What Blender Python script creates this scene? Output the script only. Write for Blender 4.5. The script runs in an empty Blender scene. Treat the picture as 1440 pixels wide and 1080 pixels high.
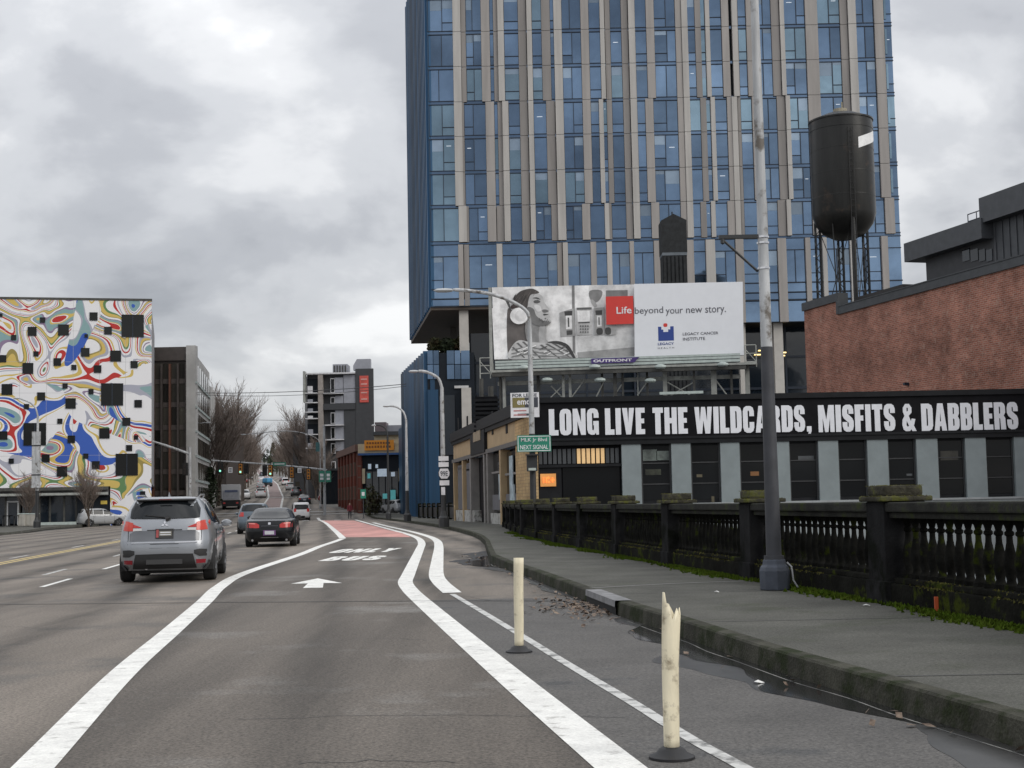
import bpy, bmesh, math, random
from mathutils import Vector, Matrix

random.seed(11)
SC = bpy.context.scene
COL = SC.collection
R = math.radians

# ------------------------------------------------------------------ camera
PW, FPX, CAM_H = 1440.0, 2000.0, 1.4
PITCH, ROLL = math.atan(167 / FPX), R(1.15)
_f = Vector((0, math.cos(PITCH), math.sin(PITCH)))
_u = Vector((0, -math.sin(PITCH), math.cos(PITCH)))
_r = Vector((1, 0, 0))
CR = _r * math.cos(ROLL) - _u * math.sin(ROLL)
CU = _u * math.cos(ROLL) + _r * math.sin(ROLL)
cam_data = bpy.data.cameras.new('camera')
cam_data.sensor_width = 36
cam_data.lens = 36 * FPX / PW
cam_data.clip_start = 0.1
cam_data.clip_end = 9000
cam = bpy.data.objects.new('camera', cam_data)
COL.objects.link(cam)
_m = Matrix((CR, CU, -_f)).transposed().to_4x4()
_m.translation = (0, 0, CAM_H)
cam.matrix_world = _m
SC.camera = cam

# ------------------------------------------------------------------ sky, sun, exposure
SUN_EL, SUN_AZ = R(32), R(128)          # azimuth clockwise from straight ahead (+Y)
world = bpy.data.worlds.new('World')
SC.world = world
world.use_nodes = True
wn, wl = world.node_tree.nodes, world.node_tree.links
wn.clear()
def wnode(t, **k):
    n = wn.new(t)
    for a, b in k.items():
        setattr(n, a, b)
    return n
w_out = wnode('ShaderNodeOutputWorld')
w_bg = wnode('ShaderNodeBackground')
w_sky = wnode('ShaderNodeTexSky', sky_type='NISHITA', sun_disc=False, sun_elevation=SUN_EL, sun_rotation=SUN_AZ)
w_tc = wnode('ShaderNodeTexCoord')
w_sep = wnode('ShaderNodeSeparateXYZ')
wl.new(w_tc.outputs['Generated'], w_sep.inputs[0])
def wmath(op, a, b=None, c=None):
    n = wnode('ShaderNodeMath', operation=op)
    for i, v in enumerate((a, b, c)):
        if v is None:
            continue
        if isinstance(v, (int, float)):
            n.inputs[i].default_value = v
        else:
            wl.new(v, n.inputs[i])
    return n.outputs[0]
zc = wmath('MAXIMUM', w_sep.outputs['Z'], 0.0)
den = wmath('ADD', zc, 0.40)
px = wmath('DIVIDE', w_sep.outputs['X'], den)
py = wmath('DIVIDE', w_sep.outputs['Y'], den)
w_cmb = wnode('ShaderNodeCombineXYZ')
wl.new(px, w_cmb.inputs[0]); wl.new(py, w_cmb.inputs[1]); w_cmb.inputs[2].default_value = 3.7
w_n1 = wnode('ShaderNodeTexNoise')
w_n1.inputs['Scale'].default_value = 3.4
w_n1.inputs['Detail'].default_value = 7
w_n1.inputs['Roughness'].default_value = 0.50
w_n1.inputs['Distortion'].default_value = 0.15
wl.new(w_cmb.outputs[0], w_n1.inputs['Vector'])
w_rmp = wnode('ShaderNodeValToRGB')
cr = w_rmp.color_ramp
cr.interpolation = 'EASE'
stops = [(0.30, (.40, .415, .45)), (0.41, (.53, .545, .58)), (0.50, (.665, .68, .71)), (0.58, (.82, .83, .85)), (0.66, (1.06, 1.065, 1.07))]
while len(cr.elements) < len(stops):
    cr.elements.new(0.5)
for e, (p, c) in zip(cr.elements, stops):
    e.position = p
    e.color = (*c, 1)
wl.new(w_n1.outputs['Fac'], w_rmp.inputs['Fac'])
# the overcast layer brightens evenly towards the zenith, as overcast skies do
grad = wmath('MULTIPLY_ADD', zc, 1.15, 0.80)
w_cl = wnode('ShaderNodeVectorMath', operation='SCALE')
wl.new(w_rmp.outputs['Color'], w_cl.inputs[0]); wl.new(grad, w_cl.inputs['Scale'])
w_clb = wnode('ShaderNodeVectorMath', operation='SCALE')   # to the units of the background strength below
wl.new(w_cl.outputs[0], w_clb.inputs[0]); w_clb.inputs['Scale'].default_value = 10.0
w_mix = wnode('ShaderNodeMix', data_type='RGBA')
w_mix.inputs['Factor'].default_value = 0.93
wl.new(w_sky.outputs[0], w_mix.inputs['A']); wl.new(w_clb.outputs[0], w_mix.inputs['B'])
wl.new(w_mix.outputs['Result'], w_bg.inputs['Color'])
w_bg.inputs['Strength'].default_value = 0.1
wl.new(w_bg.outputs[0], w_out.inputs['Surface'])

sun_data = bpy.data.lights.new('sun', 'SUN')
sun_data.energy = 1.4
sun_data.angle = R(38)
sun_data.color = (1, 0.95, 0.87)
sun = bpy.data.objects.new('sun', sun_data)
COL.objects.link(sun)
_sd = Vector((math.sin(SUN_AZ) * math.cos(SUN_EL), math.cos(SUN_AZ) * math.cos(SUN_EL), math.sin(SUN_EL)))
sun.rotation_euler = _sd.to_track_quat('Z', 'Y').to_euler()
sun.location = (0, 0, 80)

SC.view_settings.view_transform = 'Standard'
SC.view_settings.look = 'None'
SC.view_settings.gamma = 1
SC.view_settings.exposure = 0.0
SC.view_settings.use_curve_mapping = False

# ------------------------------------------------------------------ measuring helpers (photo pixel -> place)
def ray(x, y):
    return _f + CR * ((x - 720) / FPX) - CU * ((y - 540) / FPX)
def P(x, y, Y):
    d = ray(x, y)
    return Vector((0, 0, CAM_H)) + d * (Y / d.y)
def G(x, y, z=0.0):
    d = ray(x, y)
    return Vector((0, 0, CAM_H)) + d * ((z - CAM_H) / d.z)
def lerp_table(t, x):
    if x <= t[0][0]:
        a, b = t[0], t[1]
    elif x >= t[-1][0]:
        a, b = t[-2], t[-1]
    else:
        for a, b in zip(t, t[1:]):
            if a[0] <= x <= b[0]:
                break
    k = (x - a[0]) / (b[0] - a[0])
    return a[1] + (b[1] - a[1]) * k
class Face:
    """A vertical plane of a building: local x runs along it, y into it, z up."""
    def __init__(s, A, B, z=0.0):
        s.A, s.B = Vector((A[0], A[1], z)), Vector((B[0], B[1], z))
        d = s.B - s.A
        s.len = d.length
        s.d = d.normalized()
        s.n = Vector((-s.d.y, s.d.x, 0))
        s.ang = math.atan2(d.y, d.x)
        s.M = Matrix.Translation(s.A) @ Matrix.Rotation(s.ang, 4, 'Z')
    def pix(s, x, y, off=0.0):
        d = ray(x, y)
        o = Vector((0, 0, CAM_H))
        k = ((s.A + s.n * off - o).dot(s.n)) / d.dot(s.n)
        p = o + d * k - s.A
        return p.dot(s.d), p.z
    def u(s, x, y=600): return s.pix(x, y)[0]
    def z(s, x, y): return s.pix(x, y)[1]

# ------------------------------------------------------------------ materials
MATS = {}
def mat(name, col, rough=0.6, metal=0.0, var=0.12, scale=2.0, bump=0.0, bscale=30.0, stretch=None, spec=0.5,
        col2=None, spots=None, rnd=0.0, emit=None, coat=0.0, detail=6.0, grain=None, tracks=None):
    if name in MATS:
        return MATS[name]
    m = bpy.data.materials.new(name)
    m.use_nodes = True
    nt = m.node_tree
    n, l = nt.nodes, nt.links
    b = n['Principled BSDF']
    b.inputs['Roughness'].default_value = rough
    b.inputs['Metallic'].default_value = metal
    b.inputs['Specular IOR Level'].default_value = spec
    b.inputs['Coat Weight'].default_value = coat
    b.inputs['Coat Roughness'].default_value = 0.06
    geo = n.new('ShaderNodeNewGeometry')
    vec = geo.outputs['Position']
    if stretch:
        mp = n.new('ShaderNodeMapping')
        mp.inputs['Scale'].default_value = stretch[:3]
        if len(stretch) > 3:
            mp.inputs['Rotation'].default_value = (0, 0, stretch[3])
        l.new(vec, mp.inputs['Vector'])
        vec = mp.outputs[0]
    nz = n.new('ShaderNodeTexNoise')
    nz.inputs['Scale'].default_value = scale
    nz.inputs['Detail'].default_value = detail
    nz.inputs['Roughness'].default_value = 0.6
    l.new(vec, nz.inputs['Vector'])
    rp = n.new('ShaderNodeValToRGB')
    c1 = tuple(max(0, c * (1 - var)) for c in col)
    c2 = col2 if col2 else tuple(c * (1 + var) for c in col)
    rp.color_ramp.elements[0].position = 0.36
    rp.color_ramp.elements[1].position = 0.66
    rp.color_ramp.elements[0].color = (*c1, 1)
    rp.color_ramp.elements[1].color = (*c2, 1)
    l.new(nz.outputs['Fac'], rp.inputs['Fac'])
    out = rp.outputs['Color']
    if spots:                                           # (colour, scale, threshold, softness)
        n2 = n.new('ShaderNodeTexNoise')
        n2.inputs['Scale'].default_value = spots[1]
        n2.inputs['Detail'].default_value = 8
        n2.inputs['Roughness'].default_value = 0.65
        l.new(geo.outputs['Position'], n2.inputs['Vector'])
        mr = n.new('ShaderNodeMapRange')
        mr.inputs['From Min'].default_value = spots[2]
        mr.inputs['From Max'].default_value = spots[2] + spots[3]
        l.new(n2.outputs['Fac'], mr.inputs['Value'])
        mx = n.new('ShaderNodeMix'); mx.data_type = 'RGBA'
        l.new(mr.outputs[0], mx.inputs['Factor'])
        l.new(out, mx.inputs['A']); mx.inputs['B'].default_value = (*spots[0], 1)
        out = mx.outputs['Result']
    if grain:                                           # (scale, amount): stone chips in asphalt and the like
        n4 = n.new('ShaderNodeTexNoise')
        n4.inputs['Scale'].default_value = grain[0]
        n4.inputs['Detail'].default_value = 3
        n4.inputs['Roughness'].default_value = 0.8
        l.new(geo.outputs['Position'], n4.inputs['Vector'])
        mr4 = n.new('ShaderNodeMapRange')
        mr4.inputs['From Min'].default_value = .3
        mr4.inputs['From Max'].default_value = .7
        mr4.inputs['To Min'].default_value = 1 - grain[1]
        mr4.inputs['To Max'].default_value = 1 + grain[1]
        l.new(n4.outputs['Fac'], mr4.inputs['Value'])
        s4 = n.new('ShaderNodeVectorMath'); s4.operation = 'SCALE'
        l.new(out, s4.inputs[0]); l.new(mr4.outputs[0], s4.inputs['Scale'])
        out = s4.outputs[0]
    if tracks:                                          # (spacing, drift per metre, offset, amount): polish and rubber where wheels run
        sp_ = n.new('ShaderNodeSeparateXYZ'); l.new(geo.outputs['Position'], sp_.inputs[0])
        def mth(op, a, b_=None, c=None):
            q = n.new('ShaderNodeMath'); q.operation = op
            for i_, v_ in enumerate((a, b_, c)):
                if v_ is None: continue
                if isinstance(v_, (int, float)): q.inputs[i_].default_value = v_
                else: l.new(v_, q.inputs[i_])
            return q.outputs[0]
        u_ = mth('MULTIPLY_ADD', sp_.outputs['Y'], tracks[1], sp_.outputs['X'])
        w_ = mth('SINE', mth('MULTIPLY_ADD', u_, 2 * math.pi / tracks[0], tracks[2]))
        w_ = mth('MULTIPLY_ADD', w_, .5, .5)
        w_ = mth('POWER', w_, 2.5)
        n5 = n.new('ShaderNodeTexNoise'); n5.inputs['Scale'].default_value = 1.0; n5.inputs['Detail'].default_value = 7; n5.inputs['Roughness'].default_value = .65
        m5 = n.new('ShaderNodeMapping'); m5.inputs['Scale'].default_value = (1.3, .13, 1); m5.inputs['Rotation'].default_value = (0, 0, R(-8))
        l.new(geo.outputs['Position'], m5.inputs[0]); l.new(m5.outputs[0], n5.inputs[0])
        w_ = mth('MULTIPLY', w_, mth('MULTIPLY_ADD', n5.outputs['Fac'], 2.2, -.4))
        f_ = mth('MULTIPLY_ADD', w_, -tracks[3], 1 + tracks[3] * .3)
        s5 = n.new('ShaderNodeVectorMath'); s5.operation = 'SCALE'
        l.new(out, s5.inputs[0]); l.new(f_, s5.inputs['Scale'])
        out = s5.outputs[0]
    if rnd:
        oi = n.new('ShaderNodeObjectInfo')
        mr = n.new('ShaderNodeMapRange')
        mr.inputs['To Min'].default_value = 1 - rnd
        mr.inputs['To Max'].default_value = 1 + rnd
        l.new(oi.outputs['Random'], mr.inputs['Value'])
        sc = n.new('ShaderNodeVectorMath'); sc.operation = 'SCALE'
        l.new(out, sc.inputs[0]); l.new(mr.outputs[0], sc.inputs['Scale'])
        out = sc.outputs[0]
    l.new(out, b.inputs['Base Color'])
    if bump:
        n3 = n.new('ShaderNodeTexNoise')
        n3.inputs['Scale'].default_value = bscale
        n3.inputs['Detail'].default_value = 4
        l.new(geo.outputs['Position'], n3.inputs['Vector'])
        bp = n.new('ShaderNodeBump')
        bp.inputs['Strength'].default_value = min(1.0, bump)
        bp.inputs['Distance'].default_value = 0.02
        l.new(n3.outputs['Fac'], bp.inputs['Height'])
        l.new(bp.outputs[0], b.inputs['Normal'])
    if emit:
        b.inputs['Emission Color'].default_value = (*emit[:3], 1)
        b.inputs['Emission Strength'].default_value = emit[3]
    MATS[name] = m
    return m

# ------------------------------------------------------------------ mesh helpers
class MB:
    def __init__(s, M=None):
        s.v, s.f, s.M = [], [], M
    def add(s, vs, fs):
        k = len(s.v)
        for p in vs:
            s.v.append(tuple(s.M @ Vector(p)) if s.M else tuple(p))
        s.f += [tuple(i + k for i in f) for f in fs]
        return s
    def box(s, x0, x1, y0, y1, z0, z1):
        return s.add([(x0, y0, z0), (x1, y0, z0), (x1, y1, z0), (x0, y1, z0), (x0, y0, z1), (x1, y0, z1), (x1, y1, z1), (x0, y1, z1)],
                     [(0, 3, 2, 1), (4, 5, 6, 7), (0, 1, 5, 4), (1, 2, 6, 5), (2, 3, 7, 6), (3, 0, 4, 7)])
    def tube(s, p, q, r0, r1=None, n=8, cap=True):
        p, q = Vector(p), Vector(q)
        r1 = r0 if r1 is None else r1
        d = (q - p)
        if d.length < 1e-9:
            return s
        d.normalize()
        a = d.cross(Vector((0, 0, 1)) if abs(d.z) < 0.9 else Vector((1, 0, 0))).normalized()
        b = d.cross(a)
        vs = []
        for c, r in ((p, r0), (q, r1)):
            for i in range(n):
                t = 2 * math.pi * i / n
                vs.append(c + a * (r * math.cos(t)) + b * (r * math.sin(t)))
        fs = [(i, i + n, (i + 1) % n + n, (i + 1) % n) for i in range(n)]
        if cap:
            fs += [tuple(range(n)), tuple(range(2 * n - 1, n - 1, -1))]
        return s.add(vs, fs)
    def path(s, pts, r, n=8):
        pts = [Vector(p) for p in pts]
        rs = r if isinstance(r, (list, tuple)) else [r] * len(pts)
        vs, fs = [], []
        up = None
        for i, p in enumerate(pts):
            d = (pts[min(i + 1, len(pts) - 1)] - pts[max(i - 1, 0)]).normalized()
            a = d.cross(Vector((0, 1, 0)) if abs(d.y) < 0.9 else Vector((1, 0, 0))).normalized()
            b = d.cross(a)
            for k in range(n):
                t = 2 * math.pi * k / n
                vs.append(p + a * (rs[i] * math.cos(t)) + b * (rs[i] * math.sin(t)))
        for i in range(len(pts) - 1):
            for k in range(n):
                fs.append((i * n + k, (i + 1) * n + k, (i + 1) * n + (k + 1) % n, i * n + (k + 1) % n))
        fs += [tuple(range(n)), tuple(range(len(vs) - 1, len(vs) - 1 - n, -1))]
        return s.add(vs, fs)
    def lathe(s, prof, n=16, c=(0, 0, 0), axis='Z'):
        vs, fs = [], []
        for r, h in prof:
            for i in range(n):
                t = 2 * math.pi * i / n
                a, b = r * math.cos(t), r * math.sin(t)
                p = (a, b, h) if axis == 'Z' else ((h, a, b) if axis == 'X' else (b, h, a))
                vs.append((p[0] + c[0], p[1] + c[1], p[2] + c[2]))
        for j in range(len(prof) - 1):
            for i in range(n):
                fs.append((j * n + i, j * n + (i + 1) % n, (j + 1) * n + (i + 1) % n, (j + 1) * n + i))
        fs += [tuple(range(n - 1, -1, -1)), tuple(range(len(vs) - n, len(vs)))]
        return s.add(vs, fs)
    def prism(s, poly, y0, y1):
        """Polygon in (x, z), pushed along y."""
        n = len(poly)
        vs = [(x, y0, z) for x, z in poly] + [(x, y1, z) for x, z in poly]
        fs = [tuple(range(n)), tuple(range(2 * n - 1, n - 1, -1))]
        fs += [(i, i + n, (i + 1) % n + n, (i + 1) % n) for i in range(n)]
        return s.add(vs, fs)
    def slab(s, poly, z0, z1):
        """Polygon in (x, y), pushed along z."""
        n = len(poly)
        vs = [(x, y, z0) for x, y in poly] + [(x, y, z1) for x, y in poly]
        fs = [tuple(range(n - 1, -1, -1)), tuple(range(n, 2 * n))]
        fs += [(i, (i + 1) % n, (i + 1) % n + n, i + n) for i in range(n)]
        return s.add(vs, fs)
    def build(s, name, m, parent=None, frame=None, smooth=False, bevel=0.0, norm=True):
        me = bpy.data.meshes.new(name)
        me.from_pydata([tuple(p) for p in s.v], [], s.f)
        if norm or bevel:
            bm = bmesh.new()
            bm.from_mesh(me)
            bmesh.ops.recalc_face_normals(bm, faces=bm.faces)
            if bevel:
                es = [e for e in bm.edges if len(e.link_faces) == 2 and e.calc_face_angle(0) > 0.6]
                bmesh.ops.bevel(bm, geom=es, offset=bevel, segments=2, affect='EDGES', profile=0.6)
            bm.to_mesh(me)
            bm.free()
        if smooth:
            for p in me.polygons:
                p.use_smooth = True
            if smooth != 'all':
                try:
                    me.set_sharp_from_angle(angle=R(38))
                except Exception:
                    pass
        me.materials.append(m)
        o = bpy.data.objects.new(name, me)
        COL.objects.link(o)
        place(o, parent, frame)
        return o
def world_of(o):
    M = o.matrix_basis.copy()
    while o.parent:
        o = o.parent
        M = o.matrix_basis @ M
    return M
def place(o, parent, frame):
    if parent:
        o.parent = parent
    if frame is not None:
        o.matrix_basis = (world_of(parent).inverted() @ frame) if parent else frame
_unit = {}
def ub(name, m, parent, frame, x0, x1, y0, y1, z0, z1):
    """One box part that shares its mesh with every other box of that material."""
    me = _unit.get(m.name)
    if me is None:
        t = MB().box(-.5, .5, -.5, .5, -.5, .5)
        me = bpy.data.meshes.new('box_' + m.name)
        me.from_pydata(t.v, [], t.f)
        me.materials.append(m)
        _unit[m.name] = me
    o = bpy.data.objects.new(name, me)
    COL.objects.link(o)
    T = Matrix.Translation(((x0 + x1) / 2, (y0 + y1) / 2, (z0 + z1) / 2)) @ Matrix.Diagonal((abs(x1 - x0), abs(y1 - y0), abs(z1 - z0), 1))
    o.parent = parent
    o.matrix_basis = (world_of(parent).inverted() @ frame @ T) if frame is not None else T
    return o
def tag(o, label=None, cat=None, group=None, kind=None):
    if label: o['label'] = label
    if cat: o['category'] = cat
    if group: o['group'] = group
    if kind: o['kind'] = kind
    return o
def empty(name, loc, rz=0.0, label=None, cat=None, group=None, M=None):
    o = bpy.data.objects.new(name, None)
    o.empty_display_size = 0.3
    COL.objects.link(o)
    o.matrix_basis = M if M is not None else Matrix.Translation(loc) @ Matrix.Rotation(rz, 4, 'Z')
    return tag(o, label, cat, group)
def copy_tree(o, parent=None):
    c = o.copy()
    COL.objects.link(c)
    if parent:
        c.parent = parent
    for ch in list(o.children):
        copy_tree(ch, c)
    return c
def struct(o):
    o['kind'] = 'structure'
    return o
def text_mesh(s, bold=0.0):
    cu = bpy.data.curves.new('text', 'FONT')
    cu.body = s
    cu.size = 1.0
    cu.offset = bold
    cu.resolution_u = 3
    o = bpy.data.objects.new('text', cu)
    COL.objects.link(o)
    dg = bpy.context.evaluated_depsgraph_get()
    me = bpy.data.meshes.new_from_object(o.evaluated_get(dg))
    bpy.data.objects.remove(o)
    bpy.data.curves.remove(cu)
    return me
def text_fit(name, s, m, parent, frame, x0, x1, z0, z1, y, bold=0.0, thick=0.01, flat=False):
    """Lettering filling the rectangle (x0..x1, z0..z1) on a face; thick is its depth outwards (towards -y)."""
    me = text_mesh(s, bold)
    me.name = name
    xs = [v.co.x for v in me.vertices]; ys = [v.co.y for v in me.vertices]
    ax, bx, ay, by = min(xs), max(xs), min(ys), max(ys)
    bm = bmesh.new(); bm.from_mesh(me)
    g = bmesh.ops.extrude_face_region(bm, geom=bm.faces[:])
    top = {e for e in g['geom'] if isinstance(e, bmesh.types.BMVert)}
    for v in bm.verts:
        x = x0 + (v.co.x - ax) / (bx - ax) * (x1 - x0)
        z = z0 + (v.co.y - ay) / (by - ay) * (z1 - z0)
        d = thick if v in top else 0.0
        v.co = (x, z, y + d) if flat else (x, y - d, z)
    bmesh.ops.recalc_face_normals(bm, faces=bm.faces)
    bm.to_mesh(me); bm.free()
    for p_ in me.polygons:
        p_.use_smooth = False
    me.materials.clear()
    me.materials.append(m)
    o = bpy.data.objects.new(name, me)
    COL.objects.link(o)
    place(o, parent, frame)
    return o

# ------------------------------------------------------------------ heavy block letters (unit height; outline, then counters)
def _rect(a, b, c, d): return [(a, b), (c, b), (c, d), (a, d)]
GLYPH = {
 'L': (.50, [(0,0),(.5,0),(.5,.2),(.29,.2),(.29,1),(0,1)]), 'I': (.29, _rect(0,0,.29,1)),
 'T': (.56, [(0,1),(0,.8),(.135,.8),(.135,0),(.425,0),(.425,.8),(.56,.8),(.56,1)]),
 'E': (.50, [(0,0),(.5,0),(.5,.19),(.29,.19),(.29,.41),(.46,.41),(.46,.59),(.29,.59),(.29,.81),(.5,.81),(.5,1),(0,1)]),
 'F': (.49, [(0,0),(.29,0),(.29,.40),(.45,.40),(.45,.59),(.29,.59),(.29,.81),(.49,.81),(.49,1),(0,1)]),
 'H': (.66, [(0,0),(.27,0),(.27,.4),(.39,.4),(.39,0),(.66,0),(.66,1),(.39,1),(.39,.6),(.27,.6),(.27,1),(0,1)]),
 'N': (.68, [(0,0),(.24,0),(.24,.52),(.43,0),(.68,0),(.68,1),(.44,1),(.44,.48),(.25,1),(0,1)]),
 'V': (.66, [(.2,0),(.46,0),(.66,1),(.38,1),(.33,.42),(.28,1),(0,1)]),
 'W': (.98, [(.13,0),(.40,0),(.49,.5),(.58,0),(.85,0),(.98,1),(.72,1),(.69,.45),(.60,1),(.38,1),(.29,.45),(.26,1),(0,1)]),
 'M': (.86, [(0,0),(.23,0),(.23,.55),(.34,0),(.52,0),(.63,.55),(.63,0),(.86,0),(.86,1),(.56,1),(.43,.45),(.30,1),(0,1)]),
 'A': (.68, [(0,0),(.27,0),(.29,.16),(.39,.16),(.41,0),(.68,0),(.49,1),(.19,1)], [(.305,.34),(.375,.34),(.34,.70)]),
 'O': (.62, [(0,.2),(.06,.06),(.2,0),(.42,0),(.56,.06),(.62,.2),(.62,.8),(.56,.94),(.42,1),(.2,1),(.06,.94),(0,.8)], [(.27,.21),(.31,.16),(.35,.21),(.35,.79),(.31,.84),(.27,.79)]),
 'D': (.63, [(0,0),(.41,0),(.57,.06),(.63,.2),(.63,.8),(.57,.94),(.41,1),(0,1)], [(.28,.18),(.33,.18),(.36,.22),(.36,.78),(.33,.82),(.28,.82)]),
 'C': (.62, [(.62,.62),(.62,.8),(.56,.94),(.42,1),(.2,1),(.06,.94),(0,.8),(0,.2),(.06,.06),(.2,0),(.42,0),(.56,.06),(.62,.2),(.62,.40),(.36,.40),(.36,.2),(.31,.16),(.27,.2),(.27,.8),(.31,.84),(.36,.8),(.36,.62)]),
 'G': (.62, [(.62,.64),(.62,.8),(.56,.94),(.42,1),(.2,1),(.06,.94),(0,.8),(0,.2),(.06,.06),(.2,0),(.38,0),(.46,.08),(.48,0),(.62,0),(.62,.52),(.33,.52),(.33,.36),(.36,.36),(.36,.2),(.31,.16),(.27,.2),(.27,.8),(.31,.84),(.36,.8),(.36,.64)]),
 'S': (.60, [(.60,.66),(.60,.82),(.54,.94),(.42,1),(.2,1),(.06,.94),(0,.80),(0,.62),(.07,.5),(.33,.33),(.33,.2),(.29,.16),(.26,.2),(.26,.36),(0,.36),(0,.2),(.06,.06),(.2,0),(.40,0),(.54,.06),(.60,.2),(.60,.38),(.53,.50),(.27,.67),(.27,.8),(.31,.84),(.34,.8),(.34,.66)]),
 'B': (.62, [(0,0),(.42,0),(.57,.06),(.62,.18),(.62,.40),(.54,.51),(.61,.62),(.61,.84),(.55,.95),(.42,1),(0,1)], [(.27,.17),(.33,.17),(.35,.2),(.35,.39),(.33,.43),(.27,.43)], [(.27,.6),(.33,.6),(.345,.63),(.345,.8),(.33,.84),(.27,.84)]),
 'R': (.63, [(0,0),(.27,0),(.27,.42),(.33,.40),(.35,0),(.63,0),(.60,.42),(.52,.51),(.61,.62),(.61,.84),(.55,.95),(.42,1),(0,1)], [(.27,.58),(.33,.58),(.345,.61),(.345,.8),(.33,.84),(.27,.84)]),
 ',': (.28, [(.02,.2),(.02,0),(.12,0),(.04,-.2),(.15,-.2),(.28,.02),(.28,.2)]),
 '&': (.78, [(0,.22),(.06,.06),(.18,0),(.42,0),(.51,.07),(.56,0),(.80,0),(.66,.2),(.76,.44),(.55,.46),(.50,.36),(.38,.56),(.55,.68),(.56,.86),(.42,1),(.2,1),(.06,.86),(.06,.7),(.14,.56),(.02,.42)], [(.27,.72),(.35,.74),(.35,.86),(.27,.86)], [(.26,.38),(.23,.22),(.30,.16),(.38,.19)]),
 'Y': (.64, [(.19,0),(.45,0),(.45,.38),(.64,1),(.38,1),(.32,.66),(.26,1),(0,1),(.19,.38)]),
 'U': (.62, [(0,1),(0,.2),(.06,.06),(.2,0),(.42,0),(.56,.06),(.62,.2),(.62,1),(.36,1),(.36,.2),(.31,.16),(.27,.2),(.27,1)]),
}
from mathutils.geometry import tessellate_polygon
def glyph_mesh(ch, sx, sz, y0, y1, x0=0.0, z0=0.0, flat=False, mb=None):
    g = GLYPH[ch]
    loops = g[1:]
    mb = mb or MB()
    pts = [p for lp in loops for p in lp]
    tris = tessellate_polygon([[Vector((a, b, 0)) for a, b in lp] for lp in loops])
    n = len(pts)
    put = (lambda a, b, d: (x0 + a * sx, z0 + b * sz, d)) if flat else (lambda a, b, d: (x0 + a * sx, d, z0 + b * sz))
    vs = [put(a, b, y0) for a, b in pts] + [put(a, b, y1) for a, b in pts]
    fs = [tuple(t) for t in tris]
    k = 0
    for lp in loops:
        m = len(lp)
        for i in range(m):
            fs.append((k + i, k + (i + 1) % m, k + (i + 1) % m + n, k + i + n))
        k += m
    return mb.add(vs, fs)
def block_word(word, m, parent, frame, x0, x1, z0, z1, y0, y1, name='letter', flat=False, gap=.075):
    tot = sum(GLYPH[c][0] for c in word) + gap * (len(word) - 1)
    k = (x1 - x0) / tot
    x = x0
    for c in word:
        glyph_mesh(c, k, z1 - z0, y0, y1, x, z0, flat).build(name, m, parent, frame)
        x += (GLYPH[c][0] + gap) * k

# ================================================================== GROUND, ROAD, PAVEMENTS
GZ = [(-60, 0), (150, 0), (170, .5), (240, 3.1), (360, 7.2), (600, 16), (1000, 31), (1500, 50), (2200, 56), (6000, 60)]
def gz(y): return max(0.0, lerp_table(GZ, y))
CURB = [(-40, 9.0), (-10, 4.95), (0, 3.75), (7.7, 2.78), (11.8, 2.05), (15.1, 1.62), (17.4, 1.25), (20.7, .9), (26.6, .25), (30, -.19), (34.4, -.62),
        (41, -.82), (48, -1.02), (55, -1.36), (61, -1.8), (71, -2.8), (86, -4.55), (109, -7.9), (140, -12.9), (164, -17.2), (200, -27), (240, -34), (360, -55.5), (600, -103), (1000, -181), (2200, -404)]
RAIL = [(-40, 11.0), (0, 6.1), (12.8, 4.62), (16.5, 4.19), (21.9, 3.52), (27, 2.86), (32.5, 2.24), (36.8, 1.76), (41, 1.3), (48.7, .62), (53, .25), (73, -.58)]
LEFT = [(-40, -11.7), (150, -41.7), (240, -49), (360, -71), (600, -116), (1000, -196), (2200, -421)]
def curb(y): return lerp_table(CURB, y)
def rail(y): return lerp_table(RAIL, y)
def left(y): return lerp_table(LEFT, y)

M_asphalt = mat('asphalt', (.150, .130, .110), .72, tracks=(1.72, .135, .9, .85), var=.26, scale=.5, grain=(38, .62), bump=.55, bscale=55, spec=.35, stretch=(1.7, .22, 1, R(-8)),
                spots=((.095, .088, .08), .5, .52, .12))
M_bus = mat('bus_lane_asphalt', (.106, .092, .078), .70, tracks=(1.72, .115, 2.6, .70), var=.28, scale=.45, grain=(40, .68), bump=.6, bscale=60, spec=.35, stretch=(2.2, .16, 1, R(-8)),
            spots=((.18, .172, .16), .35, .54, .16))
M_shoulder = mat('shoulder_asphalt', (.095, .090, .084), .66, var=.24, scale=.7, grain=(38, .66), bump=.6, bscale=50, spec=.4,
                 spots=((.06, .06, .06), .7, .56, .1))
M_white = mat('road_paint_white', (.76, .755, .72), .65, var=.10, scale=3, grain=(45, .16), spots=((.40, .385, .36), 7, .56, .12))
M_worn = mat('road_paint_worn', (.58, .58, .56), .7, var=.1, scale=5, spots=((.16, .16, .155), 5, .48, .14))
M_yellow = mat('road_paint_yellow', (.62, .47, .17), .6, var=.1, spots=((.2, .19, .17), 6, .56, .1))
M_red = mat('road_paint_red', (.56, .27, .24), .7, var=.18, scale=.5, spots=((.36, .24, .22), .9, .52, .14), stretch=(1.5, .2, 1, R(-9)))
M_walk = mat('sidewalk_concrete', (.088, .087, .076), .85, var=.22, scale=.8, grain=(42, .5), bump=.5, bscale=70, spec=.3, spots=((.062, .066, .048), .9, .54, .14))
M_curb = mat('curb_concrete', (.050, .049, .038), .9, var=.35, scale=3, grain=(45, .3), bump=.6, bscale=40, spots=((.018, .024, .008), 2.5, .48, .12), spec=.2)
M_curb_new = mat('curb_concrete_pale', (.20, .20, .205), .8, var=.25, scale=5, bump=.3)
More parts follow.
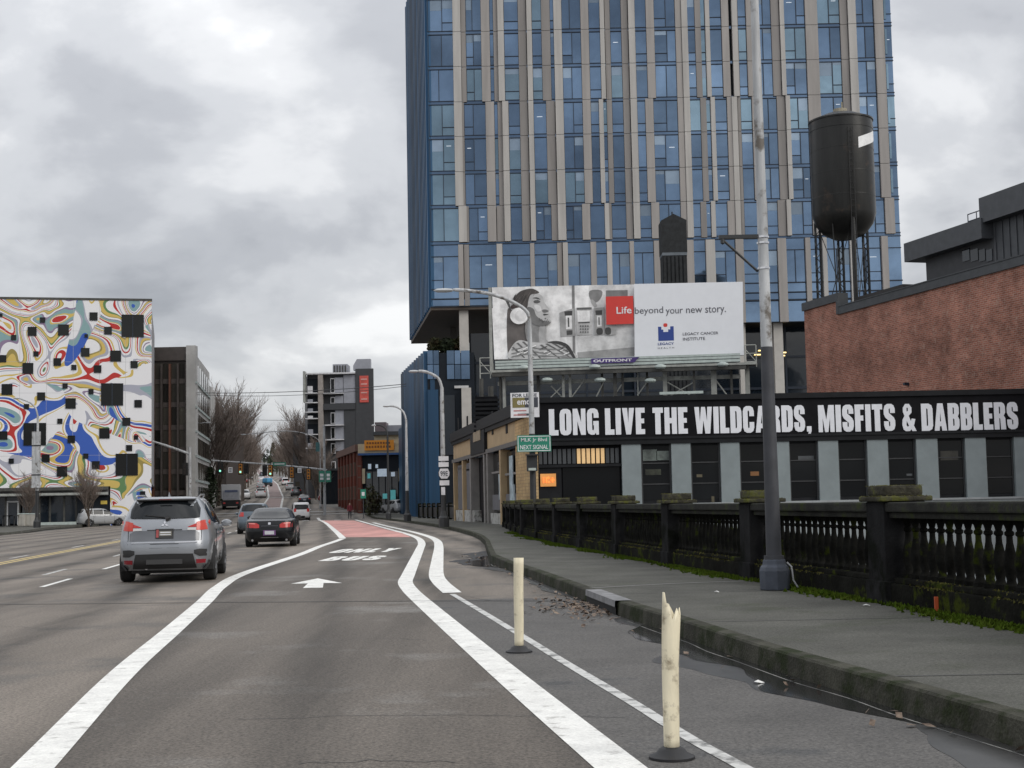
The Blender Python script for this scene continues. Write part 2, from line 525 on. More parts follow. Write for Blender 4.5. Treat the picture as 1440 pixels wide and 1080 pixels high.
M_earth = mat('city_ground', (.12, .115, .105), .9, var=.3, scale=.05)
M_joint = mat('joint_tar', (.03, .03, .03), .6)
M_wet = mat('wet_asphalt', (.022, .022, .023), .10, var=.2, scale=2, spec=.6)

ys = [-60, -40, -20, 0, 20, 40, 60, 66, 72, 80, 95, 112, 130, 150, 160, 170, 190, 215, 240, 280, 320, 360, 450, 600, 800, 1000, 1250, 1500, 2200, 4000, 6500]
mb = MB()
cols = None
for y in ys:
    lx, rx = left(min(y, 2200)), (rail(y) + .42 if y < 73 else curb(min(y, 2200)) + 2.5)
    drop = -6.0 if y < 66 else lerp_table([(66, -6), (125, 0)], min(y, 125))
    z = gz(y) - .07
    row = [(-6000, y, z), (-900, y, z), (-250, y, z), (lx - 6, y, z), (lx, y, z), (rx, y, z), (rx + .05, y, z + drop), (120 + rx * .2, y, z + drop), (600, y, z + drop), (6000, y, z + drop)]
    mb.v += row
    cols = len(row)
for j in range(len(ys) - 1):
    for i in range(cols - 1):
        a = j * cols + i
        mb.f.append((a, a + 1, a + cols + 1, a + cols))
struct(mb.build('ground', M_earth))

def sheet(name, ys, lfun, rfun, dz, m, nx=2):
    mb = MB()
    for y in ys:
        a, b = lfun(y), rfun(y)
        for i in range(nx):
            mb.v.append((a + (b - a) * i / (nx - 1), y, gz(y) + dz))
    for j in range(len(ys) - 1):
        for i in range(nx - 1):
            k = j * nx + i
            mb.f.append((k, k + 1, k + nx + 1, k + nx))
    return mb.build(name, m)
def frange(a, b, s):
    out = []
    while a < b - 1e-6:
        out.append(a); a += s
    return out + [b]
road_ys = frange(-30, 80, 2.0) + frange(84, 240, 6) + [260, 280, 300, 330, 360, 420, 500, 600, 700, 800, 1000, 1250, 1500]
road = struct(sheet('road', road_ys, left, curb, 0.0, M_asphalt, 4))

def catmull(pts, n=8):
    pts = [Vector((p[0], p[1], 0)) for p in pts]
    out = []
    for i in range(len(pts) - 1):
        p0, p1, p2, p3 = pts[max(i - 1, 0)], pts[i], pts[i + 1], pts[min(i + 2, len(pts) - 1)]
        for k in range(n):
            t = k / n
            out.append(.5 * ((2 * p1) + (p2 - p0) * t + (2 * p0 - 5 * p1 + 4 * p2 - p3) * t * t + (3 * p1 - p0 - 3 * p2 + p3) * t ** 3))
    out.append(pts[-1])
    return out
def ribbon(name, pts, width, dz, m, parent=road, n=8):
    c = catmull(pts, n)
    mb = MB()
    L = len(c) - 1
    for i, p in enumerate(c):
        d = (c[min(i + 1, L)] - c[max(i - 1, 0)]).normalized()
        q = Vector((-d.y, d.x, 0))
        w = (width[0] + (width[1] - width[0]) * i / L) if isinstance(width, tuple) else width
        for s in (-.5, .5):
            e = p + q * (w * s)
            mb.v.append((e.x, e.y, gz(e.y) + dz))
    mb.f = [(2 * i, 2 * i + 1, 2 * i + 3, 2 * i + 2) for i in range(L)]
    return mb.build(name, m, parent)
def gp(l): return [G(x, y) for x, y in l]

bus_l = gp([(50, 1077), (172, 948), (241, 888), (287, 847), (310, 825), (345, 806), (422, 780), (449, 769), (470, 762), (482, 757.5)])
bus_l = [bus_l[0] + (bus_l[0] - bus_l[1]) * 1.6] + bus_l
bus_l2 = gp([(482, 757.2), (476, 751), (467, 743), (457, 735), (447, 730.5)])
in_r = gp([(871, 1080), (763, 991), (680, 921), (595, 847.5), (576.5, 830), (570, 819), (574, 809), (581, 793), (590, 773), (593, 764), (587.5, 757), (572, 751), (544.5, 743.5), (521, 737), (500, 731)])
in_r = [in_r[0] + (in_r[0] - in_r[1]) * 2.2] + in_r
out_r = gp([(636, 834), (619, 819), (613.5, 807), (615.3, 787), (617, 768), (613.5, 760), (601, 754), (575.6, 747), (544.5, 740), (525, 735)])
thin_r = gp([(636, 836), (680, 862), (739, 898), (798.6, 935), (887.5, 988), (932, 1016), (976, 1043), (1035.7, 1075.6)])
thin_r = thin_r + [thin_r[-1] + (thin_r[-1] - thin_r[-2]) * 3]

# the bus lane is a darker strip between the two wide lines
def xs_of(pts):
    t = sorted([(p.y, p.x) for p in pts])
    return lambda y: lerp_table(t, y)
bl, br, cr_ = xs_of(bus_l), xs_of(in_r[:13]), xs_of(thin_r)
lane_ys = frange(-2, 62, 1.0)
sheet('bus_lane', lane_ys, bl, br, .004, M_bus, 3).parent = road
sheet('shoulder', frange(-2, 21, 1.0), lambda y: br(y) + .02, lambda y: curb(y) - .01, .004, M_shoulder, 3).parent = road
ribbon('lane_line', bus_l, (.24, .26), .008, M_white)
ribbon('lane_line', bus_l2, .3, .012, M_white)
ribbon('lane_line', in_r, .27, .008, M_white)
ribbon('lane_line', out_r, .30, .008, M_white)
ribbon('lane_line', thin_r, .09, .008, M_worn)
# red bus lane beyond the words
q = gp([(486, 755.5), (578, 755.5), (566, 750), (544.5, 745), (521, 738.5), (497, 732), (450, 732), (459, 735), (470, 743), (478, 750)])
mb = MB(); mb.v = [(p.x, p.y, .008) for p in q]; mb.f = [tuple(range(len(q)))]
mb.build('red_lane', M_red, road)
# double yellow line and dashes
for dx in (-.13, .13):
    ribbon('yellow_line', [(-14.3 + .155 * 42 + dx, -2, 0), (-14.3 + dx, 39.7, 0), (-18.3 + dx, 66.6, 0), (-29.5 + dx, 140, 0)], .11, .004, M_yellow)
for k in range(11):
    y0 = 11.6 + 7.65 * k
    x0 = -8.9 - .136 * (y0 - 26.9)
    ribbon('lane_dash', [(x0, y0, 0), (x0 - .136 * 3.1, y0 + 3.1, 0)], .11, .004, M_white, n=2)
for off in (-19.6, -22.8):
    for k in range(9):
        y0 = 20 + 12 * k
        ribbon('lane_dash', [(off + 8 - .15 * (y0 - 39), y0, 0), (off + 8 - .15 * 3 - .15 * (y0 - 39), y0 + 3, 0)], .11, .004, M_worn, n=2)
# far lines on the hill, with the reddish lane between them
def far_l(y): return lerp_table([(165, -30), (240, -41.3), (360, -62.4), (600, -108), (1000, -185)], y)
def far_r(y): return lerp_table([(165, -27.2), (240, -38.9), (360, -59.7), (600, -105), (1000, -182)], y)
far_ys = frange(172, 360, 8) + [420, 500, 600, 800, 1000]
sheet('bus_lane', far_ys, far_l, far_r, .02, mat('far_lane', (.22, .165, .155), .8, var=.1, scale=.2), 2).parent = road
for fn in (far_l, far_r):
    sheet('lane_line', far_ys, lambda y, f=fn: f(y) - .15, lambda y, f=fn: f(y) + .15, .035, M_worn, 2).parent = road
for y in (168, 176, 236):
    sheet('stop_line', [y, y + 1.4], lambda v: far_l(240) + 0 if v > 230 else -41, lambda v: -35 if v > 230 else -19, .05, M_worn, 2).parent = road
for k in range(13):                                      # zebra bars of the crossing before the side street
    x = -38 + k * 1.65
    mb = MB().add([(x, 144, .006), (x + .7, 144, .006), (x + .2, 148, .006), (x - .5, 148, .006)], [(0, 1, 2, 3)])
    mb.build('crossing_bar', M_worn, road)
# words and arrow
def ground_frame(p, ang): return Matrix.Translation(p) @ Matrix.Rotation(ang, 4, 'Z')
a, b = G(459, 778.2), G(545, 777.2)
block_word('ONLY', M_white, road, ground_frame((a.x, a.y, 0), R(-1)), 0, (b - a).length, 0, 3.6, .009, .011, 'road_letter', True, .14)
a, b = G(447, 789.5), G(528, 788.2)
block_word('BUS', M_white, road, ground_frame((a.x, a.y, 0), R(-1)), 0, (b - a).length, 0, 3.0, .009, .011, 'road_letter', True, .14)
ar = gp([(426, 827.5), (454, 827), (455, 820.5), (481, 820.5), (447, 813.8), (409, 821.5), (433, 821)])
mb = MB(); mb.v = [(p.x, p.y, .0085) for p in ar]; mb.f = [tuple(range(7))]
mb.build('lane_arrow', M_white, road)
# cracks and the tarred bridge joint
ribbon('expansion_joint', gp([(-60, 851), (200, 848.5), (420, 847), (640, 845.5), (800, 846)]), .06, .0085, M_joint, n=4)
for base in ([(880, 1010), (600, 1006), (330, 1012)], [(60, 905), (140, 900), (215, 897)], [(700, 838), (640, 838.5), (560, 839)],
             [(690, 793), (650, 795), (610, 794)], [(745, 846), (690, 845), (650, 838)], [(0, 880), (60, 884), (150, 880)], [(470, 900), (540, 898), (600, 901)], [(420, 1075), (520, 1070), (640, 1074)]):
    pts = gp(base)
    q = []
    for i in range(13):
        t = i / 12 * (len(pts) - 1)
        k = min(int(t), len(pts) - 2)
        p = pts[k].lerp(pts[k + 1], t - k)
        q.append((p.x, p.y + random.uniform(-.05, .05), 0))
    ribbon('crack', q, .009, .0065, M_joint, n=3)

# pavement on the right with its kerb
walk_ys = frange(-30, 80, 1.5) + frange(84, 164, 4)
def walk_edge(y):
    if y < 73: return rail(y) + .5
    return lerp_table([(73, -.2), (76, 0.9), (107, -3.9), (125, -6.0), (164, -13.5)], y)
sidewalk = struct(sheet('sidewalk', walk_ys, lambda y: curb(y) + .15, walk_edge, .17, M_walk, 4))
mb = MB()
for y in walk_ys:
    w = .006 * math.sin(y * 2.3) + .004 * math.sin(y * 5.1)
    for dx, z in ((-.0, 0), (0.012 + w, .155), (.03 + w, .171), (.16, .174)):
        mb.v.append((curb(y) + dx, y, gz(y) + z))
for j in range(len(walk_ys) - 1):
    for i in range(3):
        k = j * 4 + i
        mb.f.append((k, k + 1, k + 5, k + 4))
struct(mb.build('kerb', M_curb, smooth=True))
for y in frange(-4, 60, 4.6):                            # expansion cuts across the pavement
    mb = MB()
    for t in range(7):
        x = curb(y) + .16 + (rail(y) - curb(y) - .2) * t / 6
        yy = y + .012 * random.uniform(-1, 1)
        mb.v += [(x, yy - .012, .1745), (x, yy + .012, .1745)]
    mb.f = [(2 * i, 2 * i + 2, 2 * i + 3, 2 * i + 1) for i in range(6)]
    mb.build('pavement_joint', M_joint, sidewalk)
ribbon('pavement_seam', [(curb(20.3) + .1, 20.3, 0), (2.3, 21.0, 0), (3.5, 21.3, 0)], .05, .176, mat('seam_mortar', (.27, .27, .26), .8), sidewalk)
# a second pavement, left, by the painted building
lw = struct(sheet('far_sidewalk', frange(92, 150, 6), lambda y: left(y) - 9, lambda y: lerp_table([(92, -32.6), (118, -38.6), (150, -41.5)], y), .15, M_walk, 2))
mb = MB()
for y in frange(92, 150, 6):
    e = lerp_table([(92, -32.6), (118, -38.6), (150, -41.5)], y)
    mb.v += [(e - .15, y, .152), (e, y, .152), (e + .03, y, -.02)]
for i in range(len(mb.v) // 3 - 1):
    mb.f += [(3 * i, 3 * i + 1, 3 * i + 4, 3 * i + 3), (3 * i + 1, 3 * i + 2, 3 * i + 5, 3 * i + 4)]
mb.add([(-60, 91.99, -.02), (-32.4, 91.99, -.02), (-32.4, 91.99, .152), (-60, 91.99, .152)], [(0, 1, 2, 3)])
mb.build('far_kerb', M_walk, lw)
# storm drain inlet set into the kerb
inlet = empty('storm_drain', (0, 0, 0), label='storm drain inlet with a pale steel lip set in the kerb beside the leaf litter', cat='drain')
def cpt(y, dx, z): return (curb(y) + dx, y, z)
mb = MB()
ya, yb = 17.6, 19.9
mb.v = [cpt(ya, -.025, .10), cpt(yb, -.025, .10), cpt(yb, -.02, .18), cpt(ya, -.02, .18), cpt(ya, .19, .182), cpt(yb, .19, .182)]
mb.f = [(0, 1, 2, 3), (3, 2, 5, 4)]
mb.build('lip', M_curb_new, inlet)
mb = MB(); mb.v = [cpt(ya, -.012, .0), cpt(yb, -.012, .0), cpt(yb, -.012, .10), cpt(ya, -.012, .10)]; mb.f = [(0, 1, 2, 3)]
mb.build('opening', mat('drain_dark', (.008, .008, .008), .9), inlet)
# wet gutter
def puddle(name, y0, y1, w, seed, m=M_wet, z=.0105):
    rnd = random.Random(seed)
    ph = [rnd.uniform(0, 6.28) for _ in range(6)]
    mb = MB()
    n = int((y1 - y0) / .12)
    for i in range(n + 1):
        y = y0 + (y1 - y0) * i / n
        a = math.sin(math.pi * i / n) ** .6
        q = .62 + .22 * math.sin(y * 1.1 + ph[0]) + .12 * math.sin(y * 2.7 + ph[1]) + .05 * math.sin(y * 6.3 + ph[2])
        mb.v += [(curb(y) - .005, y, z), (curb(y) - .01 - w * a * q, y, z)]
    mb.f = [(2 * i, 2 * i + 1, 2 * i + 3, 2 * i + 2) for i in range(n)]
    return mb.build(name, m, road)
M_damp = mat('damp_asphalt', (.036, .035, .034), .30, var=.3, scale=3, spec=.5, grain=(55, .3))
puddle('damp_gutter', 7, 17.3, .8, 1, M_damp, .0055)
puddle('damp_gutter', 1.0, 9.5, .7, 2, M_damp, .006)
puddle('damp_gutter', 20.2, 30, .3, 3, M_damp, .0055)
puddle('damp_gutter', 29, 42, 1.1, 4, M_damp, .006)
puddle('puddle', 8.6, 16.2, .75, 5, M_wet, .007)
puddle('puddle', 30.5, 38, .8, 9, M_wet, .007)
M_gut = mat('gutter_grit', (.22, .215, .2), .8, var=.3, scale=8, spots=((.07, .07, .068), 2.2, .46, .08))
for k, (a, b) in enumerate(((6, 16.6), (21.5, 33))):
    ribbon('gutter_line', [(curb(y) - .11 - .02 * math.sin(y * 3), y, 0) for y in frange(a, b, .8)], .014, .0075, M_gut, n=3)
# leaf litter
rnd = random.Random(3)
mb = MB()
for i in range(420):
    t = rnd.random()
    y = rnd.gauss(18.8, 1.0) if i < 330 else rnd.uniform(6, 40)
    x = curb(y) - abs(rnd.gauss(0, .38 if i < 330 else .25)) - .03
    s, a, tz = rnd.uniform(.02, .05), rnd.uniform(0, 6.28), rnd.uniform(0, .03)
    c, d = math.cos(a) * s, math.sin(a) * s
    mb.add([(x - c, y - d, .014), (x + d * .6, y - c * .6, .016 + tz), (x + c, y + d, .018 + tz), (x - d * .6, y + c * .6, .02)], [(0, 1, 2, 3)])
tag(mb.build('leaf_litter', mat('dead_leaf', (.12, .06, .035), .8, var=.6, scale=9, col2=(.26, .2, .15)), norm=False), 'brown dead leaves washed into the gutter by the drain', 'leaves', kind='stuff')
# scraps of litter
for i, (x, y, lab) in enumerate(((1218, 852, 'crumpled white paper scrap on the pavement at the foot of the nearest stone pier'), (1008, 833, 'small pale paper scrap in the middle of the pavement'),
                                 (1066, 960, 'small white scrap lying in the road near the kerb, nearest to the viewer'))):
    p = G(x, y, .18 if i < 2 else .01)
    mb = MB()
    rr = random.Random(i)
    n = 7
    vs = [(.08 * math.cos(k * .9) * rr.uniform(.5, 1.1), .06 * math.sin(k * .9) * rr.uniform(.5, 1.1), rr.uniform(0, .03)) for k in range(n)] + [(0, 0, .045)]
    mb.add([(a * .6, b * .6, c * .5) for a, b, c in vs], [(k, (k + 1) % n, n) for k in range(n)])
    o = mb.build('paper_scrap', mat('paper', (.7, .7, .68), .8))
    o.location = (p.x, p.y, p.z)
    tag(o, lab, 'litter')

# ================================================================== BALUSTRADE
M_stone = mat('mossy_stone', (.013, .013, .011), .9, var=.4, scale=2.2, bump=.8, bscale=24, spots=((.040, .050, .008), 2.6, .55, .09), spec=.03)
M_stone_b = mat('baluster_stone', (.011, .011, .010), .9, var=.4, scale=6, bump=.5, bscale=30, spots=((.026, .033, .006), 4, .57, .08), spec=.03)
M_pier = mat('pier_stone', (.021, .021, .022), .95, var=.25, scale=3, bump=.4, bscale=40, spots=((.008, .009, .007), 1.6, .50, .1), spec=.04)
M_cap = mat('pier_cap_stone', (.055, .052, .038), .9, var=.45, scale=5, bump=.9, bscale=22, spots=((.085, .09, .022), 5, .50, .12), spec=.15)
M_railtop = mat('rail_stone', (.026, .026, .023), .95, var=.35, scale=3, bump=.5, bscale=30, spots=((.035, .045, .012), 3, .54, .12), spec=.2)
bal = empty('balustrade', (rail(16.5), 16.5, .17), label='mossy dark stone balustrade with piers and turned balusters along the pavement', cat='balustrade')
pier_ys = [1.0, 6.3, 11.5, 16.5, 21.8, 27.0, 32.3, 37.4, 42.4, 47.6, 53.0, 58.2, 63.4, 68.4, 73.0]
prof = [(.05, 0), (.07, .0), (.07, .05), (.05, .07), (.042, .1), (.062, .2), (.068, .26), (.05, .37), (.032, .46), (.03, .52), (.046, .535), (.046, .56), (.03, .575), (.042, .62), (.058, .64), (.058, .68)]
bal_me = None
far_bal = MB()
def rail_frame(y):
    d = Vector((rail(y + .5) - rail(y - .5), 1.0, 0)).normalized()
    return Matrix.Translation((rail(y) + .2, y, .17)) @ Matrix.Rotation(math.atan2(d.y, d.x) - math.pi / 2, 4, 'Z')
count = 0
for k, y in enumerate(pier_ys):
    F = rail_frame(y)
    MB().box(-.24, .26, -.27, .27, 0, 1.16).box(-.27, .29, -.30, .30, 0, .26).build('pier', M_pier, bal, F, bevel=.015)
    MB().box(-.30, .32, -.35, .35, 1.16, 1.22).build('pier_cap', M_cap, bal, F, bevel=.02)
    MB().box(-.22, .24, -.27, .27, 1.22, 1.34).build('pier_block', M_cap, bal, F, bevel=.03)
    if k == len(pier_ys) - 1:
        break
    y2 = pier_ys[k + 1]
    n = 20
    a = Vector((rail(y) + .2, y, .17)); b = Vector((rail(y2) + .2, y2, .17))
    d = (b - a); L = d.length; d.normalize()
    FM = Matrix.Translation(a) @ Matrix.Rotation(math.atan2(d.y, d.x), 4, 'Z')        # x along the panel, y to the left (road side)
    MB().box(.25, L - .25, -.2, .2, 0, .24).box(.25, L - .25, -.15, .15, .24, .30).build('plinth', M_stone, bal, FM, bevel=.012)
    MB().box(.25, L - .25, -.17, .17, .97, 1.04).box(.25, L - .25, -.22, .22, 1.04, 1.15).build('rail', M_railtop, bal, FM, bevel=.02)
    for i in range(n):
        x = .25 + (L - .5) * (i + .5) / n
        if y < 60:
            if bal_me is None:
                o = MB().lathe([(r, h + .295) for r, h in prof], 10).build('baluster', M_stone_b, bal, FM @ Matrix.Translation((x, 0, 0)), smooth=True)
                bal_me = o.data
            else:
                o = bpy.data.objects.new('baluster', bal_me); COL.objects.link(o)
                place(o, bal, FM @ Matrix.Translation((x, 0, 0)) @ Matrix.Rotation(i * .7, 4, 'Z'))
        else:
            far_bal.M = FM @ Matrix.Translation((x, 0, 0))
            far_bal.lathe([(r, h + .295) for r, h in prof[::2]], 6)
tag(far_bal.build('baluster', M_stone_b, bal, Matrix.Identity(4)), kind='stuff')
# moss and grass at the foot
M_moss = mat('moss', (.10, .185, .012), .95, var=.5, scale=5, col2=(.08, .105, .014), spec=.1)
rnd = random.Random(5)
mb = MB()
for i in range(16000):
    y = 4 + 56 * rnd.random() ** 1.25
    dens = .5 + .5 * math.sin(y * 1.1 + 1.3 * math.sin(y * .37))
    if rnd.random() > .25 + .75 * dens:
        continue
    w = abs(rnd.gauss(0, .10)) * (0.5 + dens)
    x = rail(y) - .02 - w + .1 * rnd.random() - .03
    h, s, a = rnd.uniform(.015, .06), rnd.uniform(.012, .035), rnd.uniform(0, 6.28)
    c, d = math.cos(a) * s, math.sin(a) * s
    z = .172
    mb.add([(x - c, y - d, z), (x + c, y + d, z), (x + rnd.uniform(-.03, .03), y + rnd.uniform(-.03, .03), z + h)], [(0, 1, 2)])
    mb.add([(x - d, y + c, z), (x + d, y - c, z), (x + rnd.uniform(-.03, .03), y + rnd.uniform(-.03, .03), z + h)], [(0, 1, 2)])
tag(mb.build('moss', M_moss, norm=False), 'bright green moss and grass along the foot of the balustrade', 'moss', kind='stuff')
mb = MB()
for i in range(9000):                                     # tufts on the ledge of the plinth
    y = 5 + 45 * rnd.random() ** 1.3
    if math.sin(y * 2.1 + 2 * math.sin(y * .9)) + rnd.uniform(-.6, .6) < -.1:
        continue
    low = rnd.random() < .7
    x = rail(y) + .2 - (rnd.uniform(.15, .2) if low else rnd.uniform(.08, .155))
    z = .17 + (.238 if low else .298)
    s, a, h = rnd.uniform(.008, .022), rnd.uniform(0, 6.28), rnd.uniform(-.03, .025)
    c, d = math.cos(a) * s, math.sin(a) * s
    mb.add([(x - c, y - d, z), (x + c, y + d, z), (x - .02 * (h < 0), y + rnd.uniform(-.02, .02), z + h)], [(0, 1, 2)])
for k, y in enumerate(pier_ys[1:10]):
    F = rail_frame(y)
    for i in range(420):
        u_, v_ = rnd.uniform(-.3, .3), rnd.uniform(-.35, .35)
        on_block = abs(u_) < .24 and abs(v_) < .27
        p = F @ Vector((u_, v_, 1.34 if on_block else 1.22))
        s, a = rnd.uniform(.012, .03), rnd.uniform(0, 6.28)
        c, d = math.cos(a) * s, math.sin(a) * s
        mb.add([(p.x - c, p.y - d, p.z - .004), (p.x + c, p.y + d, p.z - .004), (p.x + rnd.uniform(-.01, .01), p.y, p.z + rnd.uniform(.002, .010))], [(0, 1, 2)])
tag(mb.build('moss', mat('dry_moss', (.10, .095, .028), .95, var=.5, scale=6, spec=.1), norm=False), 'yellowish moss cushions grown over the pier caps', 'moss', kind='stuff')
# small finds on the balustrade
p = P(1064, 702, 20.6)
o = MB().lathe([(.0, -.045), (.03, -.035), (.045, 0), (.03, .035), (.0, .045)], 12).build('ball', mat('green_plastic', (.09, .5, .07), .4), smooth='all')
o.location = (rail(20.6) + .1, 20.6, .17 + 1.15 + .045)
tag(o, 'small bright green ball lying on the balustrade rail beside the big grey pole', 'ball')
o = MB().box(-.02, .02, -.012, .012, 0, .15).build('marker_tag', mat('orange_plastic', (.55, .10, .03), .5), bevel=.004)
o.location = (rail(14.9) - .02, 14.9, .19)
tag(o, 'small orange marker strip standing against the mossy plinth of the balustrade', 'marker')

# ================================================================== DELINEATOR POSTS
M_cream = mat('cream_plastic', (.76, .69, .51), .55, var=.14, scale=10, spots=((.30, .25, .17), 9, .55, .14), stretch=(1, 1, .25))
M_rubber = mat('black_rubber', (.018, .018, .02), .55, var=.3)
def delineator(px, py, top_px, torn, label):
    g = G(px, py, .006)
    s = FPX / g.y
    h = (py - 4 - top_px) / s
    t = empty('delineator_post', g, label=label, cat='post', group='cream delineator posts at the shoulder line')
    MB().lathe([(.0, 0), (.125, 0), (.125, .012), (.085, .03), (.07, .05), (.048, .062), (.0, .062)], 20).build('base', M_rubber, t, smooth=True)
    mb = MB()
    n, rows = 20, 14
    rr = random.Random(4)
    for j in range(rows + 1):
        f = j / rows
        for i in range(n):
            a = 2 * math.pi * i / n
            sq = 1 - .25 * f
            wob = 1 + .03 * math.sin(7 * f + i)
            x, y = .043 * math.cos(a) * (1 + .12 * f) * wob, .043 * math.sin(a) * sq * wob
            top = h
            if torn:
                top = h * (1.0 if math.cos(a) < -.72 else (.87 + .035 * math.sin(5 * a) if math.cos(a) > -.2 else .93))
            x += .02 * f * f if torn else .012 * f
            mb.v.append((x, y, .05 + (top - .05) * f))
    for j in range(rows):
        for i in range(n):
            mb.f.append((j * n + i, j * n + (i + 1) % n, (j + 1) * n + (i + 1) % n, (j + 1) * n + i))
    o = mb.build('tube', M_cream, t, smooth=True)
    md = o.modifiers.new('wall', 'SOLIDIFY'); md.thickness = .005
    MB().box(.036, .047, -.02, .006, h * .55, h * .64).build('reflector_scar', mat('scar_grey', (.2, .19, .17), .7), t)
    return t
delineator(945, 1066, 835, True, 'nearer cream delineator post with a torn jagged top')
delineator(730, 917, 783, False, 'farther cream delineator post with a straight cut top')

# ================================================================== GLASS TOWER
def glass_mat(name, base, rough=.04, rnd=.3, metal=.85, wav=.012):
    m = mat(name, base, rough, metal, var=.16, scale=.25, rnd=rnd, spec=.6)
    nt = m.node_tree
    b = nt.nodes['Principled BSDF']
    if not b.inputs['Normal'].is_linked:
        g = nt.nodes.new('ShaderNodeNewGeometry')
        z = nt.nodes.new('ShaderNodeTexNoise'); z.inputs['Scale'].default_value = .55
        z.inputs['Detail'].default_value = 2
        bp = nt.nodes.new('ShaderNodeBump'); bp.inputs['Strength'].default_value = .5; bp.inputs['Distance'].default_value = wav
        nt.links.new(g.outputs['Position'], z.inputs['Vector'])
        nt.links.new(z.outputs['Fac'], bp.inputs['Height']); nt.links.new(bp.outputs[0], b.inputs['Normal'])
    return m
M_gl = glass_mat('tower_glass', (.135, .20, .295))
M_gl2 = glass_mat('tower_glass_pale', (.20, .29, .36), rnd=.12)
M_gl3 = glass_mat('tower_glass_low', (.10, .165, .26), rnd=.22)
M_sp = glass_mat('spandrel_glass', (.11, .165, .25), rnd=.1)
M_mul = mat('dark_mullion', (.012, .02, .036), .4)
M_core = mat('tower_core', (.010, .014, .02), .6, spec=.2)
M_pl = mat('pier_light', (.41, .395, .375), .75, var=.13, scale=.4, bump=.25, bscale=6, stretch=(3, 3, .25))
M_pt = mat('pier_tan', (.315, .295, .28), .75, var=.13, scale=.4, bump=.25, bscale=6, stretch=(3, 3, .25))
M_pg = mat('pier_grey', (.235, .22, .21), .75, var=.13, scale=.4, bump=.25, bscale=6, stretch=(3, 3, .25))
M_blue = mat('blue_metal', (.020, .075, .155), .4, .25, var=.22, scale=.5, stretch=(1, 1, .06), rnd=.42)
M_soffit = mat('soffit', (.06, .045, .035), .7)
M_col = mat('column_concrete', (.45, .43, .40), .7, var=.08, scale=1)
TF = Face((P(603.5, 220, 137).x, 137), (P(1262, 220, 137).x, 137))
tower = empty('glass_tower', None, label='tall blue glass tower with vertical stone piers behind the billboard', cat='building', M=TF.M)
TL = TF.len
zb_left, zb_right = TF.z(620, 431), TF.z(1100, 453)
fl = [TF.z(620, y) for y in (-101, -52, -3, 46.5, 95.5, 145, 193.5, 243, 291, 342)]
ztop = fl[0]
north = Face((TF.A.x - .142 * 28.5, 137 + 28.5), (TF.A.x, 137))
tail = 28.5
mb = MB()          # core: the body behind the curtain wall (north side follows the side street)
poly = [(0.02, .32), (TL - .02, .32), (TL - .02, tail), (-.142 * tail + .3, tail)]
mb.slab([(x, y) for x, y in poly], zb_left, ztop + 2).slab([(TL * .14, .33), (TL - .03, .33), (TL - .03, tail - .1), (TL * .14, tail - .1)], zb_right, zb_left - .002)
mb.build('core', M_core, tower, TF.M)
FM = TF.M
rr = random.Random(21)
upper = [('l', 637, 648), ('g', 648.5, 655), ('t', 681, 693), ('g', 694, 704), ('l', 704.5, 713), ('g', 729, 740), ('l', 741, 748), ('g', 766, 778), ('l', 779, 790),
         ('t', 817, 828), ('l', 844, 850), ('g', 851, 858), ('g', 874, 883), ('l', 884, 893), ('t', 909, 920), ('t', 950, 958), ('l', 958.5, 967), ('g', 982, 990), ('l', 992, 998),
         ('t', 1015, 1025), ('l', 1025.5, 1033), ('g', 1034, 1038), ('t', 1054, 1066), ('g', 1085, 1096), ('l', 1097, 1103), ('t', 1133, 1150), ('g', 1182, 1192), ('l', 1193, 1204), ('t', 1230, 1243)]
lower = [('t', 645, 652), ('g', 653, 660), ('l', 699, 707), ('t', 746, 752), ('g', 784, 791), ('l', 792, 799), ('t', 831, 839), ('l', 854, 861), ('t', 886, 892), ('t', 920, 931),
         ('t', 966, 976), ('l', 993, 1006), ('t', 1035, 1046), ('t', 1094, 1106), ('t', 1133, 1140), ('l', 1157, 1163), ('l', 1196, 1204), ('t', 1240, 1249)]
TONE = {'l': M_pl, 't': M_pt, 'g': M_pg}
npane = [0]
rest_pane = MB()
rest_mul = MB()
def pane(x0, x1, z0, z1, m, y=.06):
    npane[0] += 1
    if npane[0] <= 298:
        ub('window_pane', m, tower, FM, x0, x1, y, y + .08, z0, z1)
    else:
        rest_pane.box(x0, x1, y, y + .08, z0, z1)
M_reflect = glass_mat('glass_pale_reflection', (.25, .32, .40), rough=.12, rnd=.3, metal=.55)
M_room = mat('room_light', (.6, .65, .7), .5, emit=(.8, .9, 1, .35))
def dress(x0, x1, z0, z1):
    """A pale reflection painted on as a strip, or the ceiling light of a room, seen in some of the panes."""
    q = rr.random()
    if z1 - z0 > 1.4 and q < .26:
        ub('pale_reflection', M_reflect, tower, FM, x0 + .02, x1 - .02, .048, .0585, z1 - (z1 - z0) * rr.uniform(.12, .5), z1 - .02)  # pale reflection put into the colour of a strip over the pane
    elif z1 - z0 > 1.4 and q < .36:
        zz_ = z0 + (z1 - z0) * rr.uniform(.5, .8)
        ub('room_light', M_room, tower, FM, x0 + (x1 - x0) * .25, x0 + (x1 - x0) * .7, .05, .0585, zz_, zz_ + .06)
